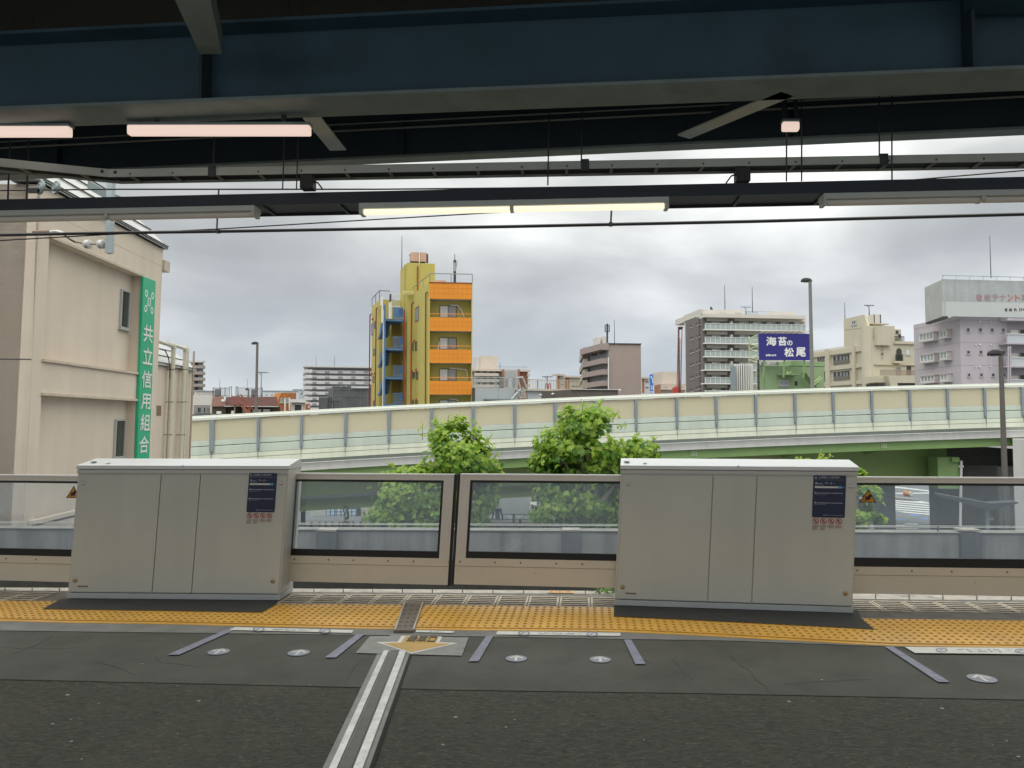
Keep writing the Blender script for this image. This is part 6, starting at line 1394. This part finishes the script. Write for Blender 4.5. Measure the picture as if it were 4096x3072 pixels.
ff = Face.by(2400, 192, 2460, 192); m = MB(); m.tube(ff.pt(*ff.px(2429, 1374)), ff.pt(*ff.px(2429, 1295)), .22, 8); m.build('mast', m_rod, t)
m = MB()
for u in (2421, 2429, 2437): ff.box(m, u - 1.6, u + 1.6, 1299, 1327, .2, .6)
ff.box(m, 2420, 2438, 1299, 1301, .1, .3); ff.box(m, 2420, 2438, 1325, 1327, .1, .3); m.build('panel_ring', m_rod, t)
antenna('lightning_rod', 'thin rod beside the ring antenna on the taupe block', 2458, 1278, 1373, 193, .09)
for uc, u1, Y, vt, lb, c1 in ((2258, 2336, 300, 1505, 'far beige brick flats just before the zigzag stair', (.50, .44, .37)), (2232, 2260, 290, 1498, 'far narrow beige stair tower with balconies behind the bar fence', (.50, .43, .38)), (2570, 2600, 330, 1510, 'far white balcony sliver between taupe block and blue sign', (.56, .56, .55))):
    r_, f, g, zt = bld('far_flats', lb, uc, Y, u1, Y + 3, uc - 8, Y + 20, vt, M('far flats wall', c1, .8, var=.05, scale=.3), group='far flats behind the taupe block')
    part(r_, 'roof_slab', m_beige, f, [(uc - 2, vt - 2, u1, vt + 5)], -2, 1); part(r_, 'brick_panel', m_brick, f, [(uc, vt + 7, uc + (u1 - uc) * .25, vt + 60)], 0, .3)
    wins(f, r_, [(uc + (u1 - uc) * .35, vt + 13, u1 - 5, vt + 22), (uc + (u1 - uc) * .35, vt + 36, u1 - 5, vt + 45)], fw=.2, mull=2, sill=False)
pk, f, g, zt = bld('pink_flats', 'far pinkish flats with square roof house between blue sign and crane', 2640, 250, 2750, 252, 2618, 258, 1535, M('pinkish wall', (.50, .41, .35), .8, var=.05))
part(pk, 'roof_house', m_beige, f, [(2650, 1487, 2708, 1537)], -12, -3); part(pk, 'brick_side', m_brick, g, [(2617, 1540, 2640, 1600)], 0, .2)
for v in (1546, 1566): 
    wins(f, pk, [(2655 + 33 * i, v, 2670 + 33 * i, v + 8) for i in range(3)], fw=.2, mull=1, sill=False); part(pk, 'ledge', m_beige, f, [(2642, v + 9, 2750, v + 13)], 0, 1.2)
# blue direction sign
bs = thing('road_sign', 'tall narrow blue direction sign with white curved arrow and characters', 'sign', P(2608, 1577, 60)); f = Face.by(2598, 60, 2620, 60)
m = MB(); f.poly(m, [(2599, 1498), (2612, 1497), (2614, 1580), (2601, 1580)], -.05, .05); m.build('panel', M('sign blue', (.03, .14, .52), .4), bs)
m = MB(); m.tube(f.pt(f.px(2609, 1580)[0], ZG, -.1), f.pt(*f.px(2609, 1500), -.1), .09, 8); m.build('post', m_galv, bs)
m = MB(); f.polym(m, [f.px(2609.6, 1532), f.px(2612, 1532), f.px(2610.5, 1516), f.px(2606, 1508), f.px(2607, 1505), f.px(2601.5, 1506), f.px(2603.5, 1513), f.px(2604.8, 1510), f.px(2608.5, 1518)], .051, .056); m.build('arrow', m_wtext, bs)
for ch, v in (('羽', 1551), ('田', 1573)): h0, h1, z0, z1 = f.rect(2602, v - 8, 2613, v + 8, .052); text('lettering', ch, m_wtext, bs, f.pt(h0, z0, .054), f.d, (0, 0, 1), h1 - h0, z1 - z0, .003, .01)
# red drilling mast
cr_ = thing('drill_mast', 'tall rust red drilling mast with dark round head on a machine', 'crane', P(2722, 1690, 95)); f = Face.by(2690, 95, 2750, 95)
m_mast = M('rust mast', (.22, .075, .065), .6, var=.15)
m = MB()
for a, b in (((2712, 1312), (2706, 1572)), ((2716, 1312), (2716, 1572)), ((2727, 1312), (2721, 1572))): m.tube(f.pt(*f.px(*a), .2 if a[0] != 2716 else -.3), f.pt(*f.px(*b), .2 if a[0] != 2716 else -.3), .055, 8)
for i in range(26): v = 1352 + i * 8.4; m.tube(f.pt(*f.px(2714, v)), f.pt(*f.px(2724, v + 8)), .035, 5)
m.build('lattice', m_mast, cr_)
m = MB(); f.box(m, 2714, 2720, 1315, 1690, -.3, -.1); m.build('leader', M('leader taupe', (.20, .15, .14), .6), cr_)
m = MB(); c = f.pt(*f.px(2722, 1313)); m.lathe(c, [(.2, -.15), (.30, 0), (.37, .06), (.33, .14), (.18, .2), (.001, .22)], 16); m.build('head', m_timber, cr_)
m = MB(); f.box(m, 2694, 2713, 1552, 1574, -.2, .6); f.box(m, 2700, 2712, 1546, 1556, 0, .4); m.build('red_machine', M('machine red', (.48, .05, .03), .5, var=.15), cr_)
m = MB(); f.box(m, 2690, 2740, 1575, 1900, -1.5, 1.0); m.build('base', m_dark2, cr_)
# ---------------------------------------------------------------- dark tiled apartment block with glass balconies
m_char = M('charcoal brown tile', (.16, .142, .135), .75, var=.07, scale=.6); m_crm2 = M('warm white render', (.58, .555, .50), .8, var=.05, scale=.4)
m_bglass = M('frosted balcony glass', (.36, .43, .42), .25, var=.10, scale=.35, spec=.5)
da, f, g, zt = bld('glass_balcony_block', 'tall apartment block with charcoal tiled end and rows of frosted glass balconies', 2810, 160, 3224, 163, 2742, 170, 1262, m_crm2)
part(da, 'penthouse', m_crm2, f, [(2810, 1240, 2979, 1264)], -16, .4); part(da, 'penthouse', m_crm2, f, [(3100, 1246, 3180, 1264)], -14, -3)
part(da, 'roof_band', m_crm2, f, [(2818, 1258, 3223, 1272)], -2, 2.4)
m = MB(); g.bm(m, .6, g.len - 1.6, ZG, g.px(2775, 1270)[1] - .4, 0, .35); tl = m.build('tiled_end', m_char, da)
m = MB(); f.box(m, 2812, 2823, 1256, 1700, 0, 1.2); m.build('tiled_return', m_char, da)
m = MB(); g.bm(m, 0, g.len, zt, zt + 1.3, -.5, .2); m.build('end_parapet', m_crm2, da)
for v in (1306, 1355, 1408, 1460, 1512, 1562):
    for u in (2761, 2770, 2785, 2796):
        if v == 1306 and u == 2770: continue
        dv = -(u - 2761) * .35; m = MB(); g.box(m, u - 1.6, u + 1.6, v - 7 + dv, v + 4 + dv, .35, .4); w_ = m.build('slit_window', m_dark2, tl); m = MB(); g.box(m, u - 1, u + 2, v + 4 + dv, v + 6 + dv, .35, .55); m.build('sill', m_white2, w_)
wins(f, da, [(2878, 1250, 2906, 1256), (2939, 1250, 2967, 1256)], o=.4, fw=.15, mull=1, sill=False)
for k, v in enumerate((1297, 1350, 1404, 1457, 1511, 1563)):
    ur = 3222 if k == 0 else 3040
    ur2 = ur if k < 3 else 2950
    part(da, 'storey_recess', m_crm2, f, [(2823, v - 24, ur2, v + 20)], 0, .05)
    part(da, 'opening', m_glassb, f, [(2828 + 55 * i, v - 10, 2858 + 55 * i, v + 8) for i in range(5 if k else 7) if 2858 + 55 * i < ur2 + 40], .05, .15)
    part(da, 'curtain', m_curt, f, [(2848 + 55 * i, v - 9, 2866 + 55 * i, v + 8) for i in range(5 if k else 7) if 2858 + 55 * i < ur2 + 40], .15, .25)
    part(da, 'dark_bay', m_char, f, [(2913, v - 24, 2938, v + 20)], .05, .9); part(da, 'party_wall', m_crm2, f, [(2924, v - 12, 2931, v + 20)], .9, 1.8)
    part(da, 'bulkhead', m_crm2, f, [(2826, v - 24, 2912, v - 12), (2938, v - 24, ur2, v - 12)], .05, .7)
    part(da, 'balcony_slab', m_white2, f, [(2820, v + 21, ur, v + 26)], 0, 2.3)
    m = MB(); f.box(m, 2822, ur, v, v + 20, 2.1, 2.2); gp = m.build('balcony_glass', m_bglass, da)
    m = MB(); f.box(m, 2821, ur, v - 1.2, v + .6, 2.05, 2.3)
    u = 2822
    while u < ur: f.box(m, u - .8, u + .8, v, v + 21, 2.05, 2.3); u += 20.2
    m.build('balcony_post', m_white2, gp)
m = MB()
for i in range(8): f.box(m, 2980 + i * 7, 2981 + i * 7, 1246, 1260, -6, -5.8)
f.box(m, 2980, 3035, 1245, 1247, -6, -5.8); f.box(m, 3040, 3105, 1246, 1247.5, -8, -7.8); m.build('roof_rail', m_galv, da)
for u, v0, lb in ((2900, 1139, 'tall thin rod on the glass balcony block, closer to its tiled end'), (3010, 1147, 'tall thin rod on the glass balcony block above the blue billboard')): antenna('lightning_rod', lb, u, v0, 1250, 163, .09)
antenna('yagi_antenna', 'small aerial between the two rods on the glass balcony block', 2984, 1226, 1258, 163, .07, 'yagi')
t = thing('satellite_dish', 'small dark dish on the penthouse edge of the glass balcony block', 'dish', P(2842, 1240, 161)); m = MB(); c = P(2842, 1237, 161); m.lathe(c, [(.001, .1), (.25, .14), (.42, .3), (.44, .3), (.26, .08), (.001, .04)], 14, (.6, -.6, .4)); m.build('bowl', m_rod, t); m = MB(); m.tube(c, P(2843, 1242, 161), .06, 6); m.build('foot', m_rod, t)
# striped cylinder stair
ssn = thing('slatted_stair_tower', 'rounded dark stair tower with white vertical slats beside the green building', 'building', P(2988, 1690, 118))
c = P(2988, 1690, 118); k = 118 / FPX; m = MB(); zt = P(2988, 1462, 118)[2]; rad = 36 * k; m.lathe((c[0], c[1] + 1.5, ZG), [(rad * .95, 0), (rad * .95, zt - ZG), (.001, zt - ZG)], 28); m.build('wall', m_char, ssn)
for i in range(13):
    a = math.pi + math.pi * (i + .5) / 13; x, y = c[0] + math.cos(a) * rad, c[1] + 1.5 + math.sin(a) * rad; m = MB(); m.tube((x, y, ZG), (x, y, zt + .3), .10, 6); m.build('slat', m_white2, ssn)
m = MB(); m.bar((c[0] - rad - .9, c[1] + .4, ZG), (c[0] - rad - .3, c[1] - .2, ZG), .15, zt - ZG - .1); m.build('side_panel', m_post, ssn)
# green building with the blue billboard
m_lime = M('light green wall', (.27, .38, .20), .75, var=.06, scale=.6, streak=.08, dirt=(.33, .42, .10), dirt_lo=.66, dirt_scale=.35)
gb, f, g, zt = bld('green_building', 'light green low building with outside stair below the blue billboard', 3036, 108, 3300, 111, 3030, 114, 1462, m_lime)
part(gb, 'upper_block', m_lime, f, [(3165, 1445, 3300, 1464)], -4, -.5)
part(gb, 'roof_plant', m_offw, f, [(3044, 1447, 3068, 1460), (3080, 1450, 3120, 1459)], -2, -1); part(gb, 'roof_unit', m_post, f, [(3050, 1448, 3060, 1458), (3108, 1448, 3116, 1460)], -1, -.8)
wins(f, gb, [(3116, 1521, 3154, 1542)], pm=m_curt2, fw=.1, mull=1); part(gb, 'window', m_dark2, f, [(3180, 1525, 3190, 1542)], 0, .06); part(gb, 'lower_window', m_paled, f, [(3116, 1543, 3153, 1552)], 0, .06)
part(gb, 'landing', m_lime, f, [(3135, 1495, 3206, 1500)], 0, 1.6); m = MB(); f.polym(m, [f.px(3196, 1494), f.px(3208, 1494), f.px(3262, 1550), f.px(3240, 1550)], .4, 1.5); m.build('stair', m_lime, gb)
m = MB()
for a, b in (((3210, 1545), (3250, 1510)), ((3214, 1552), (3256, 1515)), ((3118, 1500), (3136, 1490)), ((3118, 1500), (3118, 1486))): m.tube(f.pt(*f.px(*a), 1.7), f.pt(*f.px(*b), 1.7), .07, 6)
m.build('stair_rail', M('lime rail', (.40, .55, .22), .6), gb)
pipe(gb, 'drain', m_lime, f, [(3062, 1488), (3062, 1600)], .1, .1); part(gb, 'meter_box', m_offw, f, [(3134, 1474, 3140, 1488)], 0, .3)
m_bill = M('billboard indigo', (.030, .028, .20), .45, var=.06, scale=.4)
bi = thing('billboard', 'indigo billboard with white brush lettering on a rooftop lattice', 'billboard', P(3140, 1442, 106)); f = Face.by(3036, 106.5, 3245, 107)
m = MB(); f.poly(m, [(3036, 1334), (3245, 1335), (3245, 1441), (3039, 1440)], -.3, 0); m.build('board', m_bill, bi)
def bt(ch, u, v, wp, hp, bold): h0, h1, z0, z1 = f.rect(u - wp / 2, v - hp / 2, u + wp / 2, v + hp / 2, .01); return text('lettering', ch, m_wtext, bi, f.pt(h0, z0, .01), f.d, (0, 0, 1), h1 - h0, z1 - z0, .02, bold)
for ch, u, v, wp, hp in (('海', 3085, 1365, 39, 34), ('苔', 3129, 1365, 33, 34), ('の', 3159, 1372, 20, 19), ('松', 3156, 1409, 36, 35), ('尾', 3203, 1408, 37, 35)): bt(ch, u, v, wp, hp, .035)
bt('創業300年', 3084, 1421, 42, 8.5, .03)
m = MB()
for i in range(9): u = 3042 + i * 22; m.tube(f.pt(*f.px(u, 1333), -.3), f.pt(*f.px(u + 12, 1327), .9), .06, 5)
m.tube(f.pt(*f.px(3034, 1327), .9), f.pt(*f.px(3222, 1325), .9), .05, 5); m.build('lamp_arm', m_offw, bi)
m = MB()
for i in range(5): v = 1338 + i * 22; m.tube(f.pt(*f.px(3036, v), -.4), f.pt(*f.px(3016, v + 11), -1.8), .07, 5); m.tube(f.pt(*f.px(3016, v + 11), -1.8), f.pt(*f.px(3036, v + 22), -.4), .07, 5)
m.tube(f.pt(*f.px(3016, 1338), -1.8), f.pt(*f.px(3016, 1448), -1.8), .07, 5); m.build('lattice', M('pale green steel', (.45, .55, .35), .6), bi)
m = MB(); hz = f.px(3140, 1465)[1]; 
for u in (3060, 3140, 3220): m.tube(f.pt(f.px(u, 1440)[0], hz - 1.5, -.6), f.pt(*f.px(u, 1438), -.2), .12, 6)
m.build('support', m_lime, bi)
pipe_t = thing('utility_pole', 'dark ribbed utility pole between slatted tower and green building', 'pole', P(3031, 1690, 100)); m = MB(); a = P(3033, 1440, 100); m.tube((a[0], a[1], ZG), a, .16, 10, .12)
for i in range(9): m.lathe((a[0], a[1], a[2] - .6 - i * .75), [(.2, 0), (.2, .1)], 8)
m.build('shaft', m_dark2, pipe_t)
# ---------------------------------------------------------------- cream mansion
m_mn = M('cream mansion render', (.53, .49, .385), .8, var=.05, scale=.3, streak=.08); m_mnd = M('mansion trim', (.48, .42, .31), .8, var=.06)
mn, f, g, zt = bld('cream_mansion', 'cream rendered block with rounded corner, arched window and raised letters', 3505, 130, 3800, 133, 3250, 147.2, 1373, m_mn)
m = MB(); gtop = g.px(3455, 1258)[1]
q = [g.px(3376, 1277), g.px(3458, 1258), g.px(3474, 1309), g.px(3376, 1320)]
g.polym(m, q, -.35, .06); g.polym(m, [g.px(3376, 1315), g.px(3474, 1308), g.px(3508, 1303), g.px(3508, 1380), g.px(3376, 1398)], -2.7, .012); m.build('tower_wall', m_mn, mn)
m = MB(); f.poly(m, [(3503, 1303), (3579, 1304), (3579, 1376), (3503, 1376)], -3, .012); m.build('tower_front', m_mn, mn)
part(mn, 'parapet', m_mn, f, [(3579, 1366, 3700, 1376)], -1, .3); part(mn, 'roof_room', m_mn, f, [(3579, 1317, 3605, 1368)], -4, -.5); part(mn, 'roof_room_window', m_dark2, f, [(3585, 1322, 3594, 1334), (3595, 1337, 3604, 1349)], -.5, -.4)
part(mn, 'roof_rail', m_rod, f, [(3581 + 5 * i, 1346, 3582 + 5 * i, 1366) for i in range(8)] + [(3581, 1345, 3618, 1347)], .0, .1)
# rounded corner
m = MB(); c = f.pt(0, 0, -.0); m.lathe((c[0] - .62, c[1] + 1.0, ZG), [(1.05, 0), (1.05, f.px(3510, 1303)[1] - ZG), (.001, f.px(3510, 1303)[1] - ZG)], 24); m.build('round_corner', m_mn, mn, smooth=False)
# water tank
wt, f4, g4, z4 = bld('', '', 3500, 134, 3534, 134.4, 3473, 138, 1257, m_offw, root=mn, part='water_tank', z0=f.px(3500, 1300)[1])
part(mn, 'tank_rib', m_dark2, f4, [(3497, 1258, 3499, 1296), (3522, 1258, 3524, 1296)], 0, .1); part(mn, 'tank_deck', m_mnd, f4, [(3472, 1293, 3556, 1297)], -5, .8)
# left wing: piers, bands and recessed galleries
for v0, v1, v2 in ((1395, 1408, 1425), (1455, 1470, 1487), (1520, 1532, 1548)): pass
gal = [((3333, 1421, 3396, 1456), (3270, 1430, 3309, 1466)), ((3334, 1486, 3397, 1520), (3258, 1491, 3309, 1526)), ((3335, 1550, 3398, 1585), (3258, 1552, 3309, 1590))]
for row in gal:
    for r in row:
        gr = part(mn, 'gallery', m_dark2, g, [r], 0, .06)
        u0, v0, u1, v1 = r; part(mn, 'gallery_rail', M('gallery rail', (.16, .15, .13), .6), g, [(u0, v0 + (v1 - v0) * .55, u1, v1)], .08, .14, gr)
        part(mn, 'gallery_pane', m_paled, g, [(u0 + (u1 - u0) * a, v0 + 3, u0 + (u1 - u0) * (a + .12), v1 - 4) for a in (.15, .4, .62, .8)], .06, .08, gr)
for u0, u1 in ((3310, 3326), (3418, 3429), (3486, 3500)):
    h0, h1 = g.px(u1, 1480)[0], g.px(u0, 1480)[0]; m = MB(); zz = g.px((u0 + u1) / 2, 1690 - (1690 - 1373) * 130 / (130 + h0 * .95))[1]; g.bm(m, h0, h1, ZG, zt, 0, .5); m.build('pilaster', m_mn, mn)
zs = [f.px(3505, v)[1] for v in (1380, 1398, 1448, 1464, 1516, 1532)]
for za, zb in ((zs[1], zs[0]), (zs[3], zs[2]), (zs[5], zs[4])): m = MB(); g.bm(m, 1.5, g.len, za, zb, 0, .3); m.build('spandrel', m_mn, mn)
wins(g, mn, [(3446, 1366, 3454, 1381), (3446, 1435, 3454, 1448), (3447, 1503, 3455, 1516)], fw=.1, mull=0, sill=False)
wins(g, mn, [(3407, 1282, 3424, 1299), (3485, 1328, 3494, 1343)], o=.08, pm=m_glassb, fw=.15, mull=1)
part(mn, 'roof_coping', m_mnd, g, [(3250, 1395, 3376, 1398)], -.0, .01)
antenna('lightning_rod', 'thin rod on the slanted tower of the cream mansion', 3380, 1210, 1278, 138, .07)
antenna('yagi_antenna', 'wide aerial above the mansion water tank', 3477, 1219, 1262, 136, .09, 'yagi')
for i, ch in enumerate('平和島マンション'):
    v = 1322 + i * 15.6; h0, h1, z0, z1 = f.rect(3523, v - 4.3, 3532.5, v + 4.3, .08); text('raised_letter', ch, M('brown letters', (.13, .08, .05), .6), mn, f.pt(h0, z0, .14), f.d, (0, 0, 1), h1 - h0, z1 - z0, .02, .03)
# arched window and balconies on the front
m = MB(); ar = [f.px(3585, 1444), f.px(3606, 1444)] + [(f.px(3595.5, 1405)[0] + math.cos(a * math.pi / 10) * (f.px(3606, 1405)[0] - f.px(3595.5, 1405)[0]), f.px(3595, 1405)[1] + math.sin(a * math.pi / 10) * (f.px(3606, 1405)[0] - f.px(3595.5, 1405)[0])) for a in range(11)]
f.polym(m, ar, 0, .07); aw = m.build('arched_window', m_dark2, mn)
part(mn, 'balconet_rail', m_rod, f, [(3583 + 3.2 * i, 1419, 3584 + 3.2 * i, 1444) for i in range(10)] + [(3582, 1418, 3615, 1420)], .6, .7, aw); part(mn, 'balconet_slab', m_mn, f, [(3582, 1444, 3611, 1452)], 0, .9, aw)
wins(f, mn, [(3622, 1395, 3639, 1419)], pm=m_curt, fw=.15, mull=0)
part(mn, 'string_course', m_mnd, f, [(3499, 1458, 3700, 1461)], 0, .25)
part(mn, 'window', m_paled, f, [(3588, 1470, 3604, 1500)], 0, .08); part(mn, 'door', m_dark2, f, [(3628, 1464, 3645, 1500)], 0, .08)
part(mn, 'terrace_rail', M('terrace rail', (.33, .27, .22), .7), f, [(3522 + 4 * i, 1481, 3523 + 4 * i, 1502) for i in range(40)] + [(3521, 1480, 3690, 1482)], 3.0, 3.1)
m = MB(); f.poly(m, [(3553, 1503), (3700, 1501), (3700, 1532), (3590, 1532), (3600, 1600), (3575, 1600)], .1, 4.2); m.build('terrace_block', m_mn, mn)
part(mn, 'terrace_side', m_mn, f, [(3508, 1505, 3552, 1530)], .1, 3.2); part(mn, 'terrace_opening', m_dark2, f, [(3592, 1534, 3700, 1545), (3528, 1533, 3538, 1545)], .1, 4.0)
# ---------------------------------------------------------------- violet building with roof billboard
m_vio = M('pale violet render', (.46, .42, .455), .75, var=.05, scale=.4, streak=.07); m_vioj = M('violet joint', (.33, .30, .33), .8)
vb, f, g, zt = bld('violet_building', 'pale violet rendered building with small square windows and bay windows', 3851, 95, 4300, 97, 3664, 104.5, 1261, m_vio)
vj = [f.px(3851, v)[1] for v in (1279, 1369, 1460)]
m = MB()
for z in vj: f.bm(m, 0, f.px(4028, 1300)[0], z - .05, z, 0, .012); g.bm(m, 0, g.len, z - .05, z, 0, .012)
m.build('floor_joint', m_vioj, vb)
for r in ((3865, 1311, 3879, 1329), (3914, 1311, 3928, 1329), (3961, 1312, 3975, 1329), (4006, 1312, 4019, 1330), (3866, 1401, 3880, 1417), (3916, 1401, 3930, 1417), (3963, 1402, 3977, 1418), (4008, 1402, 4022, 1418), (3869, 1492, 3882, 1508), (3918, 1492, 3932, 1508), (3965, 1492, 3979, 1508), (4010, 1493, 4023, 1508)): wnd(f, r, vb, .0, fw=.07, mull=0, fm=M('violet frame', (.40, .38, .39), .6))
for v in (1287, 1379, 1467):
    for u, s in ((3900, .045), (3917, .07), (3961, .05)): m = MB(); h, z = f.px(u, v); m.lathe(f.pt(h, z, 0), [(s, 0), (s * 1.6, .06), (s * 1.4, .18), (.001, .22)], 10, f.n); m.build('vent_hood', m_white2, vb)
for r in ((3695, 1333, 3752, 1362), (3777, 1321, 3805, 1350), (3698, 1418, 3754, 1447), (3778, 1408, 3807, 1437), (3699, 1503, 3756, 1529), (3779, 1496, 3808, 1524)):
    u0, v0, u1, v1 = r; h0, h1, z0, z1 = g.rect(*r); h0, h1 = min(h0, h1), max(h0, h1)
    m = MB(); g.bm(m, h0 - .1, h1 + .1, z1, z1 + .12, 0, .7); g.bm(m, h0 - .1, h1 + .1, z0 - .16, z0, 0, .75); g.bm(m, h0, h0 + .08, z0, z1, .0, .6); g.bm(m, h1 - .08, h1, z0, z1, 0, .6); b_ = m.build('bay_window', M('bay frame', (.50, .46, .45), .6), vb)
    n = 4 if u1 - u0 > 40 else 2
    m = MB()
    for i in range(n + 1): hh = h0 + .08 + (h1 - h0 - .16) * i / n; g.bm(m, hh - .05, hh + .05, z0, z1, .5, .62)
    g.bm(m, h0, h1, z1 - .1, z1, .5, .62); g.bm(m, h0, h1, z0, z0 + .1, .5, .62); m.build('sash', m_white2, b_)
    m = MB(); g.bm(m, h0 + .05, h1 - .05, z0 + .02, z1 - .02, .3, .5); m.build('pane', M('net curtained pane', (.33, .36, .35), .2, var=.35, scale=2.5, spec=.6), b_)
# open gallery end
m = MB(); f.box(m, 4029, 4400, 1263, 1285, 0, 1.2); m.build('gallery_parapet', m_vio, vb)
for v0 in (1287, 1379, 1469):
    part(vb, 'gallery_recess', m_vioj, f, [(4029, v0, 4400, v0 + 60)], 0, .02); part(vb, 'gallery_door', m_offw, f, [(4043, v0 + 34, 4072, v0 + 52)], .02, .1); part(vb, 'gallery_opening', m_dark2, f, [(4084, v0 + 32, 4100, v0 + 48)], .02, .1)
    part(vb, 'gallery_panel', M('pale blue panel', (.48, .51, .54), .6, var=.04), f, [(4030, v0 + 52, 4400, v0 + 86)], .9, 1.1); part(vb, 'gallery_rail', m_white2, f, [(4029, v0 + 50, 4400, v0 + 53)], .85, 1.2); part(vb, 'gallery_beam', m_vio, f, [(4026, v0 + 86, 4400, v0 + 92)], .0, 1.3)
for pu_ in (4033, 4041): pipe(vb, 'drain', m_vio, f, [(pu_, 1385), (pu_, 1600)], .09, 1.3)
m_tin = M('weathered tin board', (.40, .43, .43), .5, .1, var=.10, scale=.5, streak=.2, dirt=(.32, .35, .36), dirt_lo=.55, dirt_scale=.9); m_wbd = M('pale painted board', (.50, .52, .515), .55, var=.04, scale=.3)
rb = thing('rooftop_billboard', 'weathered grey rooftop billboard with faded red tenant wanted lettering', 'billboard', P(3900, 1262, 98)); f = Face.by(3786, 93.5, 4300, 95.5); g2 = Face.by(3786, 93.5, 3712, 99.5)
h1 = f.px(4300, 1200)[0]; z0, zm, z1 = f.px(3786, 1265)[1], f.px(3786, 1206)[1], f.px(3786, 1117)[1]
m = MB(); f.bm(m, 0, h1, zm, z1, -.25, 0); m.build('upper_board', m_tin, rb)
m = MB(); f.bm(m, 0, h1, z0, zm - .002, -.25, .01); m.build('lower_board', m_wbd, rb)
m = MB(); g2.bm(m, 0, g2.len, z0, z1, -.25, 0); m.build('side_board', M('side board', (.40, .41, .385), .55, var=.1, scale=.6, dirt=(.48, .50, .50), dirt_lo=.55, dirt_scale=.5), rb)
m = MB(); g2.bm(m, 0, g2.len, z0 - .25, z0 - .01, -.5, -.05); m.build('base_frame', m_dark2, rb)
m = MB(); m.path([f.pt(-.3, z1 + .42, .3), f.pt(h1, z1 + .42, .3)], .05)
for i in range(9): m.tube(f.pt(i * 1.75, z1, -.1), f.pt(i * 1.75 - .1, z1 + .42, .3), .022, 5)
m.build('top_rail', m_galv, rb)
m_rf, m_rr = M('faded red lettering', (.36, .24, .26), .6, var=.12, scale=2), M('red lettering', (.52, .16, .13), .6, var=.1)
for ch, u, mm in (('看', 3916, m_rf), ('板', 3949, m_rf), ('テ', 3981, m_rf), ('ナ', 4012, m_rf), ('ン', 4041, m_rr), ('ト', 4070, m_rr), ('募', 4099, m_rf), ('集', 4132, m_rf)):
    wd = {'ト': 17, 'ン': 22}.get(ch, 25); h0, h1_, za, zb = f.rect(u - wd / 2, 1178, u + wd / 2, 1204, .01); text('lettering', ch, mm, rb, f.pt(h0, za, .012), f.d, (0, 0, 1), h1_ - h0, zb - za, .01, .025)
for ch, u, wd in (('連', 4024, 11), ('絡', 4042, 12), ('先', 4061, 12), ('(34', 4087, 22)): h0, h1_, za, zb = f.rect(u - wd / 2, 1233, u + wd / 2, 1245, .02); text('lettering', ch, m_dark2, rb, f.pt(h0, za, .022), f.d, (0, 0, 1), h1_ - h0, zb - za, .01, .025)
antenna('lightning_rod', 'tall rod rising from the weathered rooftop billboard', 3964, 943, 1112, 95, .055)
# ---------------------------------------------------------------- road lamps
m_lpost = M('lamp post steel', (.19, .185, .175), .5, .3, var=.08); m_lbr = M('lamp post brown', (.12, .11, .10), .5, .2, var=.1); m_lhead = M('lamp head', (.03, .028, .027), .7, var=.1)
def road_lamp(u, vh, vb, Y, r, hw, lb, mp, side=-1, z0=ZG, lean=0):
    a, b = P(u, vb, Y), P(u, vh, Y); k = Y / FPX; t = thing('road_lamp', lb, 'street lamp', (a[0], a[1], z0), 'road lamps along the expressway')
    m = MB(); m.tube((a[0], a[1], z0), (a[0] + lean * k, a[1], b[2] - 3 * k), r * 1.25, 12, r * .8); m.build('post', mp, t)
    x = a[0] + lean * k; L_ = hw * 2 * k; c = np.array([x + side * L_ * .32, a[1], b[2] - 2 * k]); m = MB()
    prof = [(-.52, .05, -.01), (-.45, .14, .05), (-.2, .21, .09), (.15, .2, .09), (.42, .12, .06), (.5, .04, .0)]
    rings = []
    for px_, wy, hz in prof: rings.append([c + np.array([px_ * L_ * -side, math.cos(q * .7854) * wy * L_, (hz * 3.0 if math.sin(q * .7854) > 0.01 else .14) * L_ * math.sin(q * .7854)]) for q in range(8)])
    for p_, q_ in zip(rings[:-1], rings[1:]):
        for i in range(8): m.face([p_[i], p_[(i + 1) % 8], q_[(i + 1) % 8], q_[i]])
    m.face(rings[0]); m.face(rings[-1][::-1]); m.build('head', m_lhead, t, smooth=True)
    m = MB(); m.disc(c + [0, 0, -.145 * L_], (1, 0, 0), (0, 1, 0), .3 * L_, .12 * L_, (0, 0, -1), .02, 16); m.build('lens', m_wbd, t)
road_lamp(1023, 1372, 1655, 46, .085, 14, 'tall dark road lamp standing before the red mansard house', m_lbr, -1, lean=2)
road_lamp(993, 1556, 1655, 75, .09, 8, 'small shorter road lamp beside the mansard house stair', m_lpost, -1)
road_lamp(3252, 1121, 1560, 44, .11, 22, 'tallest road lamp overlapping the edge of the indigo billboard', m_lpost, -1, lean=-4)
road_lamp(4027, 1413, 2140, 36, .12, 32, 'road lamp before the violet building and pale pier, standing this side', m_lbr, -1, lean=-2)
